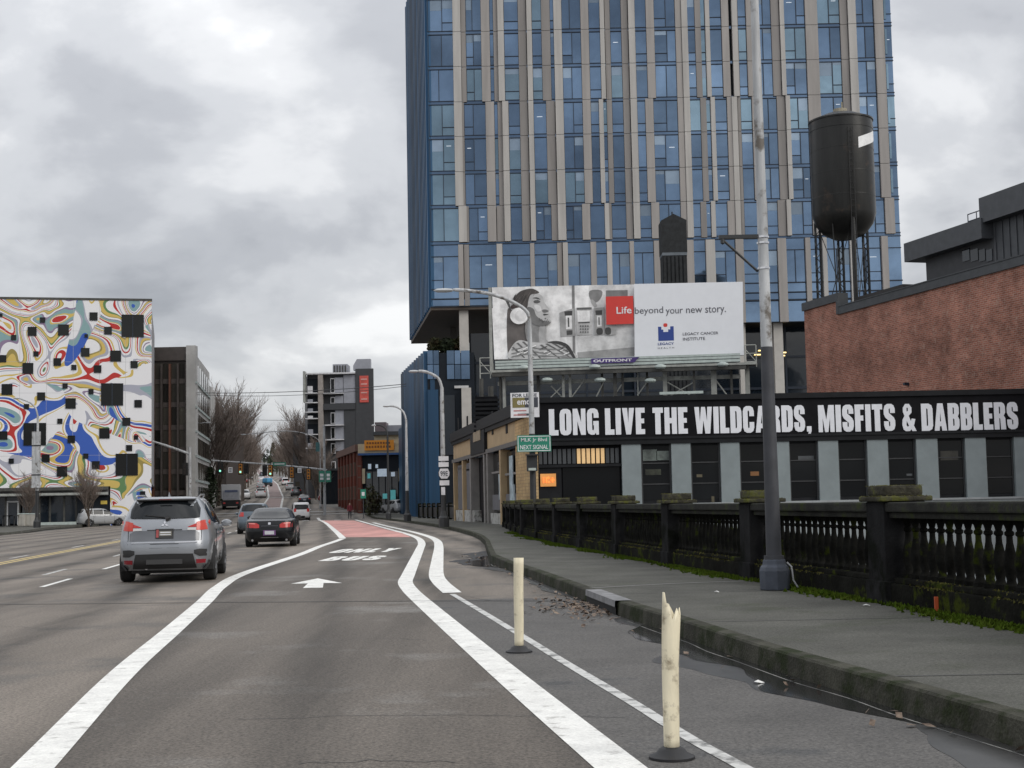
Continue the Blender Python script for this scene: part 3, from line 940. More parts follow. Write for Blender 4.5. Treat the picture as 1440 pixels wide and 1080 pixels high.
def bay(x0, x1, z0, z1, m, trans=None):
    """Glass between two piers: one or two panes with a mullion, sometimes an opening sash."""
    w = x1 - x0
    n = 2 if w > 1.5 else 1
    e = .03
    cut = (x0 + x1) / 2 + (rr.uniform(-.1, .1) * w if n == 2 else 0)
    spans = [(x0, cut), (cut, x1)] if n == 2 else [(x0, x1)]
    sash = rr.choice((0, 1, 2)) if n == 2 else rr.choice((0, 0, 1))
    for i, (a, b) in enumerate(spans):
        if sash == i and (z1 - z0) > 2:
            zz = z0 + .27 * (z1 - z0)
            pane(a + e, b - e, zz + e, z1, m)
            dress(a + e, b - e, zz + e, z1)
            pane(a + e, b - e, z0, zz - e, m)
            rest_mul.box(a + .002, b - .002, -.02, .10, zz - e, zz + e)
        else:
            pane(a + e, b - e, z0, z1, m)
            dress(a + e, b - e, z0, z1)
    if n == 2:
        rest_mul.box(cut - .035, cut + .035, -.05, .12, z0, z1)
order = list(range(1, len(fl) - 1)) + [0]
shift = {}
for fi in order:
    z1, z0 = fl[fi], fl[fi + 1]
    zs1 = z1 - .18                                   # glass from spandrel to spandrel
    zs0 = z0 + .18
    g = (fi + 1) // 3
    edges = []
    yrow = 60 if fi < 6 else 250
    for k, (t, xa, xb) in enumerate(upper):
        key = (g, k)
        if key not in shift:
            shift[key] = rr.choice((-.3, 0, 0, 0, 0, 0, 0, 0, .28))
        a, b = TF.u(xa, 60) + shift[key], TF.u(xb, 60) + shift[key]
        proud = -.34 if t == 'l' else (-.26 if t == 't' else -.16)
        ub('stone_pier', TONE[t], tower, FM, a, b, proud, .31, z0 + .022, z1 - .022)
        edges.append((a, b))
    edges.sort()
    xs = [0.05] + [v for e in edges for v in e] + [TL - .02]
    for a, b in zip(xs[0::2], xs[1::2]):
        if b - a > .35:
            m = M_gl2 if rr.random() < (.30 if fi in (2, 4, 5) else .14) else M_gl
            bay(a, b, zs0, zs1, m)
            if b - a > .8:
                rest_mul.box(a, a + .05, -.03, .12, zs0, zs1)
    ub('spandrel', M_sp, tower, FM, .04, TL - .03, .03, .30, z0 - .155, z0 + .155)
    for zz in (z0 - .17, z0 + .17):
        ub('mullion', M_mul, tower, FM, -.01, TL, -.05, .29, zz - .032, zz + .032)
# the tall row, then the low rows that only run on the right
z1, z0 = fl[-1] - .22, TF.z(620, 406)
zt = TF.z(620, 361)
edges = sorted((TF.u(a, 380), TF.u(b, 380), t) for t, a, b in lower)
for a, b, t in edges:
    zz = zb_right if a > TL * .14 else zb_left
    ub('stone_pier', TONE[t], tower, FM, a, b, -.34 if t != 'g' else -.2, .31, zz, fl[-1] - .23)
xs = [0.05] + [v for e in edges for v in e[:2]] + [TL - .02]
for a, b in zip(xs[0::2], xs[1::2]):
    if b - a > .35:
        bay(a, b, z0, zt - .04, M_gl3)
        pane(a + .03, b - .03, zt + .04, z1, M_gl3)
        rest_mul.box(a, b, -.04, .12, zt - .035, zt + .035)
        pane(a + .03, b - .03, TF.z(620, 420), TF.z(620, 408), M_sp)
        if a > TL * .14:
            pane(a + .03, b - .03, zb_right + .08, TF.z(620, 433), M_gl3)
            rest_mul.box(a, b, -.04, .12, zb_right, zb_right + .07)
for y in (407, 420.5, 431.5):
    ub('mullion', M_mul, tower, FM, -.01, TL, -.06, .30, TF.z(620, y) - .05, TF.z(620, y) + .05)
ub('spandrel', M_sp, tower, FM, .03, TL - .03, .02, .30, TF.z(620, 431) + .06, TF.z(620, 421) - .06)
tag(rest_pane.build('window_pane', M_gl, tower, FM), kind='stuff')
tag(rest_mul.build('mullion', M_mul, tower, FM), kind='stuff')
# dark corner strip at the far right, bright vents in it
for fi in range(1, len(fl) - 1):
    ub('vent_strip', M_gl2, tower, FM, TL - .75, TL - .55, -.05, .04, fl[fi + 1] + .5, fl[fi] - .5)
# north side: ribbed blue metal, and the sloping soffit
NM = north.M
MB().box(0, north.len, .0, .3, zb_left - 0.0, ztop + 2).build('side_wall', M_blue, tower, NM)
for i in range(17):
    x = north.len * (i + .5) / 17
    ub('rib', M_blue, tower, NM, x - .22, x + .22, -.22, .01, zb_left, ztop + 1.9)
for fi in range(2, len(fl), 2):
    ub('panel_joint', M_mul, tower, NM, 0, north.len, -.02, .012, fl[fi] - .04, fl[fi] + .04)
MB().slab([(-.05, .02), (TL * .145, .02), (TL * .145, tail), (-.142 * tail, tail)], zb_left - .35, zb_left - .004).build('soffit', M_soffit, tower, FM)
# storefront under the tower: dark glass, ceiling lights, columns
M_dk = glass_mat('storefront_glass', (.010, .015, .022), rough=.06, rnd=.3, metal=.0)
MB().box(TF.u(660), TL + 8, 4.2, 9, -6, zb_right).build('storefront', M_dk, tower, FM)
for xa in (700, 760, 830, 900, 960, 1040, 1120, 1180):
    ub('storefront_mullion', M_mul, tower, FM, TF.u(xa) - .1, TF.u(xa) + .1, 4.0, 4.19, -6, zb_right)
for y in (500, 545):
    ub('storefront_mullion', M_mul, tower, FM, TF.u(662), TL + 8, 4.05, 4.18, TF.z(900, y) - .12, TF.z(900, y) + .12)
M_lit = mat('ceiling_lamp_lit', (1, .8, .4), .5, emit=(1, .72, .3, 2.2))
for xa, xb, y in ((1074, 1086, 493), (1080, 1090, 487), (1106, 1120, 490), (1104, 1118, 494.5)):
    ub('ceiling_light', M_lit, tower, FM, TF.u(xa), TF.u(xb), 3.7, 3.95, TF.z(xa, y) - .05, TF.z(xa, y) + .05)
for xa, xb, y0 in ((648, 661, 431), (1094, 1107, 453), (1045, 1054, 453)):
    ub('column', M_col, tower, FM, TF.u(xa), TF.u(xb), .5, 1.4, -6, TF.z(xa, y0))
ub('column', mat('column_dark', (.12, .11, .10), .8), tower, FM, TF.u(627), TF.u(636), 14, 15, TF.z(630, 495), zb_left)

# ------------------------------------------------ blue ribbed podium
zp = TF.z(602, 493)
PF = Face((-8.15 - .176 * 23.4, 137 + 23.4), (-8.15, 137))
pod = empty('podium_building', None, label='low blue ribbed metal podium with a glass corner below the tower overhang', cat='building', M=PF.M)
MB().box(0, PF.len, .25, .9, -1, zp - .3).build('wall', M_blue, pod, PF.M)
for i in range(22):
    x = PF.len * (i + .5) / 22
    ub('rib', M_blue, pod, PF.M, x - .3, x + .2, -.34, .26, -1, zp + (.0 if i % 2 else -.12))
PW = Face((-8.15, 137.0), (-8.15 + 4.4, 137.0))
GW = PW.M
for a, b in ((602.5, 610), (611, 618.5), (630, 640), (641, 649), (650, 662)):
    for ya, yb in ((493, 512), (513, 533)):
        ub('window_pane', M_gl, pod, GW, PW.u(a), PW.u(b), -.02, .10, PW.z(a, yb), PW.z(a, ya))
ub('recess', M_core, pod, GW, PW.u(602), PW.u(668), .12, 5, 0, zp - .25)
ub('wall', M_blue, pod, GW, PW.u(602), PW.u(617), -.03, .10, -1, PW.z(606, 548))
ub('wall', mat('podium_white', (.5, .5, .5), .6), pod, GW, PW.u(640), PW.u(660), -.1, .05, PW.z(640, 546), PW.z(640, 542.5))
ub('window_pane', M_dk, pod, GW, PW.u(618), PW.u(640), -.03, .1, PW.z(620, 640), PW.z(620, 556))
ub('column', M_col, pod, GW, PW.u(650), PW.u(663.5), -.55, -.2, -1, PW.z(650, 546))
MB().box(0, 6, 0, 5, -1, TF.z(565, 580)).build('rear_block', M_blue, pod, Matrix.Translation((-8.15 - .176 * 30.2, 137 + 30.2, 0)) @ Matrix.Rotation(PF.ang, 4, 'Z'))

def shrub(name, loc, rx, rz, m, label, cat, n=500, seed=1, leaf=.18):
    t = random.Random(seed)
    e = empty(name, loc, label=label, cat=cat)
    mb = MB()
    for i in range(n):
        d = Vector((t.gauss(0, 1), t.gauss(0, 1), t.gauss(0, 1))).normalized() * (t.random() ** .4)
        c = Vector((d.x * rx, d.y * rx, rz * (1 + d.z) * .9 + .1))
        a, b = Vector((t.gauss(0, 1), t.gauss(0, 1), t.gauss(0, 1))).normalized() * leaf, Vector((t.gauss(0, 1), t.gauss(0, 1), t.gauss(0, 1))).normalized() * leaf
        mb.add([c - a, c + b, c + a, c - b], [(0, 1, 2, 3)])
    mb.build('foliage', m, e, norm=False)
    st = MB()
    for i in range(6):
        st.tube((0, 0, -.3), (t.uniform(-.6, .6) * rx, t.uniform(-.6, .6) * rx, rz * 1.3), .05, .015, 5)
    st.build('stem', M_bark, e)
    return e
M_bark = mat('bark', (.075, .058, .045), .9, var=.3, scale=4)
M_leaf = mat('dark_foliage', (.035, .05, .022), .8, var=.5, scale=1.5)
M_leafr = mat('autumn_foliage', (.10, .055, .02), .8, var=.6, scale=1.2, col2=(.05, .07, .02))
for x, rx, s, m, lab in ((613, .9, 3, M_leafr, 'rusty leaved shrub on the podium roof, left under the overhang'), (628, 1.0, 4, M_leaf, 'dark shrub on the podium roof beside the round column'),
                         (646, .8, 5, M_leafr, 'brownish shrub on the podium roof close to the pale column')):
    p = P(x, 492, 141)
    shrub('roof_shrub', (p.x, 141, zp - .1), rx, .95, m, lab, 'shrub', 420, s)

# ================================================================== RED BRICK BUILDING
BF = Face((P(1133, 500, 98.5).x, 98.5), (P(1440, 500, 75).x, 75))
d_ = BF.d
BF = Face((BF.A.x, BF.A.y), (BF.B.x + d_.x * 9, BF.B.y + d_.y * 9))
brick_b = empty('brick_building', None, label='red brick building with a dark stepped parapet under the water tank', cat='building', M=BF.M)
def brick_mat(name, c1, c2, mortar, sx, sc=1.0, stain=None):
    m = bpy.data.materials.new(name); m.use_nodes = True
    nt = m.node_tree; n, l = nt.nodes, nt.links
    b = n['Principled BSDF']; b.inputs['Roughness'].default_value = .85; b.inputs['Specular IOR Level'].default_value = .2
    tc = n.new('ShaderNodeTexCoord'); sp = n.new('ShaderNodeSeparateXYZ'); cb = n.new('ShaderNodeCombineXYZ')
    l.new(tc.outputs['Object'], sp.inputs[0]); l.new(sp.outputs['X'], cb.inputs[0]); l.new(sp.outputs['Z'], cb.inputs[1])
    bt = n.new('ShaderNodeTexBrick')
    bt.inputs['Scale'].default_value = sc
    bt.inputs['Brick Width'].default_value = sx; bt.inputs['Row Height'].default_value = sx * .34; bt.inputs['Mortar Size'].default_value = .012
    bt.inputs['Color1'].default_value = (*c1, 1); bt.inputs['Color2'].default_value = (*c2, 1); bt.inputs['Mortar'].default_value = (*mortar, 1)
    l.new(cb.outputs[0], bt.inputs['Vector'])
    nz = n.new('ShaderNodeTexNoise'); nz.inputs['Scale'].default_value = .45; nz.inputs['Detail'].default_value = 9; nz.inputs['Roughness'].default_value = .7
    l.new(tc.outputs['Object'], nz.inputs['Vector'])
    mr = n.new('ShaderNodeMapRange'); mr.inputs['From Min'].default_value = .3; mr.inputs['From Max'].default_value = .7; mr.inputs['To Min'].default_value = .5; mr.inputs['To Max'].default_value = 1.5
    l.new(nz.outputs['Fac'], mr.inputs['Value'])
    vs = n.new('ShaderNodeVectorMath'); vs.operation = 'SCALE'
    l.new(bt.outputs['Color'], vs.inputs[0]); l.new(mr.outputs[0], vs.inputs['Scale'])
    out = vs.outputs[0]
    if stain:
        n2 = n.new('ShaderNodeTexNoise'); n2.inputs['Scale'].default_value = 1.9; n2.inputs['Detail'].default_value = 10; n2.inputs['Roughness'].default_value = .75
        l.new(tc.outputs['Object'], n2.inputs['Vector'])
        m2 = n.new('ShaderNodeMapRange'); m2.inputs['From Min'].default_value = .54; m2.inputs['From Max'].default_value = .72
        l.new(n2.outputs['Fac'], m2.inputs['Value'])
        mx = n.new('ShaderNodeMix'); mx.data_type = 'RGBA'; l.new(m2.outputs[0], mx.inputs['Factor']); l.new(out, mx.inputs['A']); mx.inputs['B'].default_value = (*stain, 1)
        out = mx.outputs['Result']
    l.new(out, b.inputs['Base Color'])
    bp = n.new('ShaderNodeBump'); bp.inputs['Strength'].default_value = .6; bp.inputs['Distance'].default_value = .015; bp.invert = True
    l.new(bt.outputs['Fac'], bp.inputs['Height']); l.new(bp.outputs[0], b.inputs['Normal'])
    return m
M_brick = brick_mat('red_brick', (.385, .158, .108), (.25, .097, .066), (.40, .30, .25), .34, stain=(.50, .34, .27))
M_cop = mat('parapet_grey', (.055, .06, .066), .6, var=.15)
zt1 = BF.z(1160, 429)                       # top of brick at the left, raised part
zt2 = BF.z(1300, 410)
us = BF.u(1178, 430)
MB().box(0, us, 0, .5, -6, zt1).box(us, BF.len, 0, .5, -6, zt2).build('wall', M_brick, brick_b, BF.M)
MB().box(.002, BF.len - .002, .501, 16, -6, zt2 - .9).build('body', M_cop, brick_b, BF.M)
MB().box(-.12, us + .02, -.12, .62, zt1, zt1 + .55).box(us - .03, us + .28, -.13, .63, zt2 + .02, zt1 + .55).build('parapet', M_cop, brick_b, BF.M)
MB().box(us + .29, BF.len, -.12, .62, zt2, zt2 + .5).box(us + .29, BF.len, -.16, .66, zt2 + .5, zt2 + .57).build('parapet', M_cop, brick_b, BF.M)
w0, w1 = BF.pix(1208, 410, 1.5)[0], BF.pix(1270, 395, 1.5)[0]
MB().box(w0, w1, 1.5, 4, zt2 - .5, zt2 + 1.0).box(w0 - .1, w1 + .1, 1.4, 4.1, zt2 + 1.0, zt2 + 1.2).build('roof_curb', mat('roof_dark', (.03, .028, .028), .7), brick_b, BF.M)
ub('wall_lamp', M_mul, brick_b, BF.M, BF.u(1276, 540), BF.u(1278.5, 540), -.3, 0.0, BF.z(1277, 542), BF.z(1277, 538))
# grey penthouse
AF = Face((BF.M @ Vector((BF.u(1262, 400), 5, 0))).to_2d(), (BF.M @ Vector((BF.len, 5, 0))).to_2d())
pent = empty('penthouse', None, label='dark grey metal clad penthouse with a window band above the brick parapet', cat='building', M=AF.M)
M_ribbed = mat('ribbed_grey', (.075, .08, .088), .55, .2, var=.12)
ua, ub_, uc = AF.u(1302, 370), AF.u(1397, 335), AF.len
ua0 = AF.u(1286, 350)
zr = AF.z(1340, 333); zr2 = AF.z(1420, 282)
MB().box(ua, ub_ - .01, 0, 8, zt2 - 1, zr - .9).build('wall', mat('penthouse_dark', (.045, .047, .052), .6), pent, AF.M)
MB().box(ua0, ub_ - .02, -.8, 8.2, zr - .9, zr + .35).build('roof', M_ribbed, pent, AF.M)
MB().box(ub_, uc, .0, 9, zt2 - 1, zr2 - 1).build('wall', M_ribbed, pent, AF.M)
MB().box(ub_ - .3, uc, -.7, 9.3, zr2 - 1, zr2 + .55).build('roof', M_ribbed, pent, AF.M)
for i in range(26):
    x = ub_ + .2 + (uc - ub_ - .3) * i / 26
    ub('rib', M_ribbed, pent, AF.M, x, x + .09, -.06, .01, zt2 - 1, zr2 - 1.01)
for a, b in ((1354, 1364), (1365.5, 1376), (1377.5, 1386), (1387.5, 1396)):
    ub('window_pane', M_dk, pent, AF.M, AF.u(a, 355), AF.u(b, 355), -.05, .02, AF.z(a, 372) + .15, AF.z(a, 352))
rl = MB()
for i in range(4):
    x = AF.u(1352, 320) + (ub_ - .5 - AF.u(1352, 320)) * i / 3
    rl.tube((x, .5, zr + .3), (x, .5, zr + 1.25), .035, n=6)
for h in (.8, 1.25):
    rl.tube((AF.u(1352, 320), .5, zr + h), (ub_ - .4, .5, zr + h), .035, n=6)
rl.build('railing', M_mul, pent, AF.M)
p = AF.M @ Vector((AF.u(1292, 380), .6, zt2 - .2))
shrub('roof_shrub', p, .55, .9, M_leaf, 'small dark bush standing at the left end of the penthouse', 'shrub', 260, 8, .12)

# ================================================================== WATER TANK
TZ = 101.0
tc_ = P(1187, 300, TZ); rT = 44.5 / (FPX / TZ)
ztb, ztt = P(1187, 305, TZ).z, P(1187, 172, TZ).z
tank = empty('water_tank', (tc_.x, TZ, zt2 - .6), label='black steel rooftop water tank with a white slash on lattice legs', cat='water tank')
M_tank = mat('tank_black', (.016, .016, .015), .34, .1, var=.35, scale=.8, spec=.4, stretch=(2, 2, .3), spots=((.045, .032, .024), .9, .58, .12), bump=.15, bscale=3)
zo = zt2 - .6
prof = [(.02, ztb - 1.75 - zo), (rT * .35, ztb - 1.62 - zo), (rT * .68, ztb - 1.22 - zo), (rT * .9, ztb - .6 - zo), (rT, ztb + .1 - zo), (rT, ztt - .75 - zo), (rT * 1.012, ztt - .74 - zo), (rT * 1.012, ztt - .5 - zo), (rT, ztt - .49 - zo),
        (rT, ztt - .06 - zo), (rT * 1.03, ztt - .05 - zo), (rT * 1.03, ztt + .06 - zo), (rT * .5, ztt + .55 - zo), (rT * .12, ztt + .75 - zo), (.02, ztt + .76 - zo)]
MB().lathe(prof, 48).build('tank_body', M_tank, tank, smooth=True)
MB().lathe([(.0, ztt + .7 - zo), (.5, ztt + .7 - zo), (.5, ztt + .95 - zo), (.0, ztt + 1.0 - zo)], 16).tube((.15, 0, ztt + .9 - zo), (.15, 0, ztt + 1.5 - zo), .05).build('roof_hatch', mat('hatch_tan', (.3, .27, .2), .7), tank)
for k in range(3):                                                     # hoops
    z = ztb + .3 + (ztt - ztb - 1.5) * (k + .6) / 3.2 - zo
    MB().lathe([(rT - .02, z - .025), (rT + .015, z - .025), (rT + .015, z + .025), (rT - .02, z + .025)], 48).build('seam', M_tank, tank, smooth=True)
lad = MB()
for sx in (-.16, .16):
    lad.tube((sx + .1, -rT - .16, .4), (sx + .1, -rT - .16, ztt - .9 - zo), .025, n=5)
for i in range(34):
    z = .6 + (ztt - 1.2 - zo - .6) * i / 33
    lad.tube((-.06, -rT - .16, z), (.26, -rT - .16, z), .018, n=5)
lad.build('ladder', mat('ladder_black', (.015, .015, .015), .6), tank)
for i, (lx, ly) in enumerate(((-1.85, .5), (1.65, .8), (.1, 1.9))):
    mb = MB()
    for sx, sy in ((-.16, -.16), (.16, -.16), (.16, .16), (-.16, .16)):
        mb.box(lx + sx - .045, lx + sx + .045, ly + sy - .045, ly + sy + .045, -.3, ztb - .3 - zo)
    z = -.2
    H = ztb - .5 - zo
    q = 0
    while z < H - .5:
        for (ax, ay, bx, by) in ((-.16, -.2, .16, -.2), (-.2, -.16, -.2, .16), (.2, -.16, .2, .16)):
            a, b = (lx + ax, ly + ay, z), (lx + bx, ly + by, z + .42)
            if q % 2:
                a, b = (lx + bx, ly + by, z), (lx + ax, ly + ay, z + .42)
            mb.tube(a, b, .028, n=4)
        z += .42; q += 1
    mb.build('leg', M_tank, tank)
MB().tube((.15, -1.9, -.3), (.15, -1.9, ztb - .2 - zo), .17, n=12).build('leg', M_tank, tank, smooth=True)
br = MB()
br.tube((-1.85, .5, .2), (.15, -1.9, H), .03, n=5).tube((.15, -1.9, .2), (1.65, .8, H), .03, n=5).tube((.15, -1.9, .2), (-1.85, .5, H), .03, n=5).tube((1.65, .8, .2), (.15, -1.9, H), .03, n=5)
br.tube((-1.2, -1.45, H + .6), (-1.05, -1.4, 1.6), .05, n=6)
br.build('brace', M_tank, tank)
# white slash, following the curve of the shell
mb = MB()
n = 8
for i in range(n + 1):
    t = i / n
    a = R(-58) + R(44) * t                     # angle round the shell, from front to right
    c = (math.sin(a + R(90)) , -math.cos(a + R(90)))
    x, y = (rT + .02) * math.cos(R(-72) + R(52) * t), (rT + .02) * math.sin(R(-72) + R(52) * t)
    zl = P(1203, 218, TZ).z + (P(1203, 203, TZ).z - P(1203, 218, TZ).z) * t * 1.0 - zo
    zh = P(1203, 203, TZ).z + (P(1222, 188, TZ).z - P(1203, 203, TZ).z) * t - zo
    mb.v += [(x, y, zl), (x, y, zh), (x * .985, y * .985, zl), (x * .985, y * .985, zh)]
for i in range(n):
    a = 4 * i
    mb.f += [(a, a + 4, a + 5, a + 1), (a + 1, a + 5, a + 7, a + 3), (a, a + 2, a + 6, a + 4)]
mb.build('white_slash', mat('tank_white', (.75, .75, .75), .5), tank, smooth=True)

# dark wooden roof tower behind the billboard
p = P(948, 400, 118)
rt = empty('roof_tower', (p.x, 118, 6), label='narrow dark roof tower with a peaked cap seen above the billboard', cat='tower')
s = 118 / FPX
zz = lambda y: P(948, y, 118).z - 6
M_wood = mat('dark_timber', (.014, .016, .018), .8, var=.4, scale=3)
MB().box(-17 * s, 17 * s, -1, 1, 0, zz(362)).build('shaft', M_wood, rt)
MB().box(-17.5 * s, 17.5 * s, -1.05, 1.05, zz(362), zz(358)).build('ledge', mat('ledge_grey', (.12, .14, .16), .6), rt)
MB().prism([(-18 * s, zz(358)), (18 * s, zz(358)), (18 * s, zz(313)), (0, zz(304)), (-18 * s, zz(313))], -1.04, 1.04).build('cap', M_wood, rt)
MB().tube((0, 0, zz(305)), (0, 0, zz(298)), .06).build('finial', M_wood, rt)
for i in range(6):
    ub('board', M_wood, rt, None, (-16 + i * 5.6) * s, (-12.4 + i * 5.6) * s, -1.09, -1.0, 0, zz(363))

# ================================================================== LETTERED BLACK BUILDING
WF = Face((P(745, 650, 72).x, 72.0), (P(1560, 650, 72.6).x, 72.6))
wild = empty('shop_building', None, label='single storey black building with big white lettering and grey pilasters', cat='building', M=WF.M)
W = WF.M
M_black = mat('black_paint', (.007, .007, .009), .6, var=.25, scale=1.5, spec=.12)
M_black2 = mat('black_trim', (.012, .013, .015), .55, var=.2, spec=.18)
M_grey = mat('grey_paint', (.215, .25, .26), .8, var=.07, scale=1.5, bump=.15, bscale=20)
M_grey_low = mat('grey_paint_base', (.28, .31, .32), .8, var=.08, scale=1.5)
M_let = mat('letter_white', (.74, .755, .80), .6, var=.03, scale=4)
M_dkglass = glass_mat('shop_glass', (.006, .007, .008), rough=.04, rnd=.5, metal=.0, wav=.006)
M_dkglass.node_tree.nodes['Principled BSDF'].inputs['Specular IOR Level'].default_value = .22
M_tan = brick_mat('tan_brick', (.50, .36, .19), (.42, .29, .15), (.30, .22, .13), .5)
M_tanp = mat('tan_plaster', (.42, .31, .18), .8, var=.1, scale=1)
Wl = WF.len
M_wframe = mat('window_frame_grey', (.035, .036, .038), .5)
wz = lambda y: WF.z(900, y)
def wz2(x, y): return WF.z(x, y)
zb0, zb1 = wz2(900, 624), wz2(900, 564)             # black band
ztop_w = wz2(900, 560)
MB().box(0, Wl, .0, .4, zb0, zb1).build('sign_band', M_black, wild, W)
MB().box(-.1, Wl, -.12, .6, zb1, ztop_w + .12).build('coping', M_black2, wild, W)
MB().box(-.05, Wl, -.10, -.001, zb0 - .02, zb0 + .34).box(-.05, Wl, -.16, -.101, zb0 + .22, zb0 + .34).build('cornice', M_black2, wild, W)
MB().box(.05, Wl, .62, 30, -6, ztop_w - .6).build('body', M_black, wild, W)
words = [('LONG', 772, 842), ('LIVE', 851, 907), ('THE', 918, 967), ('WILDCARDS,', 977, 1141), ('MISFITS', 1151, 1259), ('&', 1269, 1288), ('DABBLERS', 1296, 1432)]
def cap_h(x): return (WF.z(x, 612.5 - (x - 772) * .0122), WF.z(x, 575.5 - (x - 772) * .0148))
for word, xa, xb in words:
    z0, z1 = cap_h(xa)
    block_word(word, M_let, wild, W, WF.u(xa), WF.u(xb), z0, z1, -.03, 0.0)
# pilasters, windows, base
pil = [(875, 902), (945, 972), (1014, 1041), (1085, 1111), (1152, 1180), (1221, 1250), (1290, 1320), (1359, 1388), (1428, 1457), (1497, 1526)]
zs = wz2(900, 711)
MB().box(WF.u(875, 670), Wl, .0, .6, -6, zs - .02).build('base_wall', M_grey_low, wild, W)
MB().box(WF.u(875, 670), Wl, -.08, .25, zs - .02, zs + .08).build('sill', mat('sill_grey', (.3, .32, .33), .7), wild, W)
for a, b in pil:
    ub('pilaster', M_grey, wild, W, WF.u(a, 670), WF.u(b, 670), -.04, .6, zs + .08, zb0 - .02)
for (a, b), (c, d) in zip(pil, pil[1:]):
    x0, x1 = WF.u(b, 670) + .004, WF.u(c, 670) - .004
    f = ub('window_frame', M_black2, wild, W, x0, x1, .26, .34, zs + .082, zb0 - .022)
    h = zb0 - zs - .1
    for z0, z1 in ((0.06, .31), (.345, .66), (.695, .96)):
        ub('window_pane', M_dkglass, wild, W, x0 + .09, x1 - .09, .24, .30, zs + .08 + h * z0, zs + .08 + h * z1)
    for zq in (.328, .678):
        ub('window_rail', M_wframe, wild, W, x0 + .06, x1 - .06, .20, .33, zs + .08 + h * zq - .03, zs + .08 + h * zq + .03)
    for xx in (x0 + .045, x1 - .045):
        ub('window_stile', M_wframe, wild, W, xx - .04, xx + .04, .18, .33, zs + .082, zb0 - .03)
# what shows behind and in the panes
for xa_, xb_, y0_, y1_, m_ in ((905, 925, 648, 632, mat('pane_pale', (.10, .12, .11), .5, var=.6, scale=1.5)), (924, 942, 647, 634, mat('pane_pale', (.1, .1, .1))), (908, 930, 668, 660, mat('pane_moss', (.035, .04, .025), .6, var=.6, scale=2)),
        (980, 988, 671, 667, mat('pane_tan', (.10, .085, .05), .5)), (1056, 1068, 669, 663, mat('pane_amber', (.13, .06, .02), .5, emit=(1, .4, .1, .05))), (1124, 1146, 648, 641, mat('pane_steel', (.06, .065, .07), .5, var=.5, scale=2)),
        (1276, 1284, 669, 666, mat('pane_steel', (.1, .1, .1))), (1000, 1004, 706, 698, mat('pane_tan', (.1, .1, .1))), (1325, 1350, 647, 634, mat('pane_dusk', (.028, .026, .02), .5, var=.6, scale=1.2))):
    ub('window_card', m_, wild, W, WF.u(xa_, 650), WF.u(xb_, 650), .232, .2395, wz2(xa_, y0_), wz2(xa_, y1_))
# dark shop window on the left with slatted transom
xa, xb = WF.u(757, 670), WF.u(875, 670) - .01
MB().box(0, xa, -.03, .6, -6, zb0 - .021).build('corner_pier', M_tan, wild, W)
MB().box(xa + .01, xb, .3, .6, -6, zb0 - .03).build('shop_recess', M_black, wild, W)
zm0, zm1 = wz2(800, 657), wz2(800, 653)
M_amber = mat('amber_lit_glass', (.6, .42, .2), .4, emit=(1, .62, .30, .32))
M_slat = mat('slat_grey', (.05, .055, .06), .5)
for i in range(17):
    x0 = xa + .05 + (xb - xa - .1) * i / 17
    x1 = x0 + (xb - xa - .1) / 17 * .72
    lit = 815 < 757 + (875 - 757) * (i + .5) / 17 < 856
    ub('slat', M_amber if lit else M_slat, wild, W, x0, x1, .20, .29, wz2(800, 652), wz2(800, 631))
ub('transom', M_black2, wild, W, xa, xb, .05, .3, zm0, zm1)
ub('shop_glass', M_dkglass, wild, W, WF.u(792, 680), xb - .1, .22, .28, wz2(800, 712), zm0 - .03)
ub('door_panel', M_black2, wild, W, xa + .02, WF.u(790, 680), .16, .29, -1, zm0 - .02)
M_neon = mat('neon_orange', (1, .22, .05), .4, emit=(1, .16, .03, 1.5))
M_amb2 = mat('amber_sign', (.55, .26, .07), .5, emit=(1, .40, .10, .28))
sg = empty('window_sign', WF.M @ Vector((WF.u(771, 675), .1, wz2(771, 684))), label='small glowing orange sign hung in the dark shop window', cat='sign')
sw = WF.u(782, 675) - WF.u(760, 675)
ub('panel', M_amb2, sg, None, -sw / 2, sw / 2, -.04, .02, 0, .64)
for k, (a, b, c, d) in enumerate(((-.26, .18, -.22, .46), (-.12, .18, -.06, .44), (-.06, .38, .06, .46), (-.02, .18, .08, .24), (.14, .28, .30, .36), (.19, .20, .25, .44))):
    ub('tube', M_neon, sg, None, a, c, -.07, -.041, b, d)
# tan street side
SF = Face((-4.5, 107.0), (WF.A.x, WF.A.y))
S = SF.M
sl = SF.len
zc = ztop_w
def su(x): return SF.u(x, 660)
zpar0, zpar1 = SF.z(700, 631), SF.z(700, 581)
MB().box(0, sl - .42, -.0, .5, SF.z(700, 630), zc - .55).build('parapet_wall', M_tanp, wild, S)
MB().box(-.1, sl + .1, -.25, .6, zc - .55, zc + .1).box(-.1, sl + .1, -.16, .5, zc - .8, zc - .551).build('cornice', M_black2, wild, S)
MB().box(-.05, sl - .42, -.14, -.002, SF.z(700, 634), SF.z(700, 628)).build('lintel', mat('lintel_grey', (.12, .115, .11), .7), wild, S)
for x in (646, 658.5, 694, 714):
    ub('wall_slot', M_black, wild, S, su(x) - .35, su(x) + .35, -.03, .01, SF.z(x, 632) + (.9), SF.z(x, 632) + 2.3)
MB().box(su(666), su(686), -.2, .4, SF.z(690, 634), zc - .56).build('black_panel', M_black2, wild, S)
ub('panel_window', mat('panel_tan', (.3, .24, .16), .6), wild, S, su(671), su(681), -.24, -.19, SF.z(676, 620), SF.z(676, 603))
MB().box(.1, sl - .45, .45, .6, -.5, SF.z(700, 634)).build('shop_recess', M_black, wild, S)
ub('base_panel', mat('base_white', (.42, .42, .40), .7, spots=((.12, .11, .1), 2, .5, .1)), wild, S, su(641), su(667), -.05, .44, 0, .95)
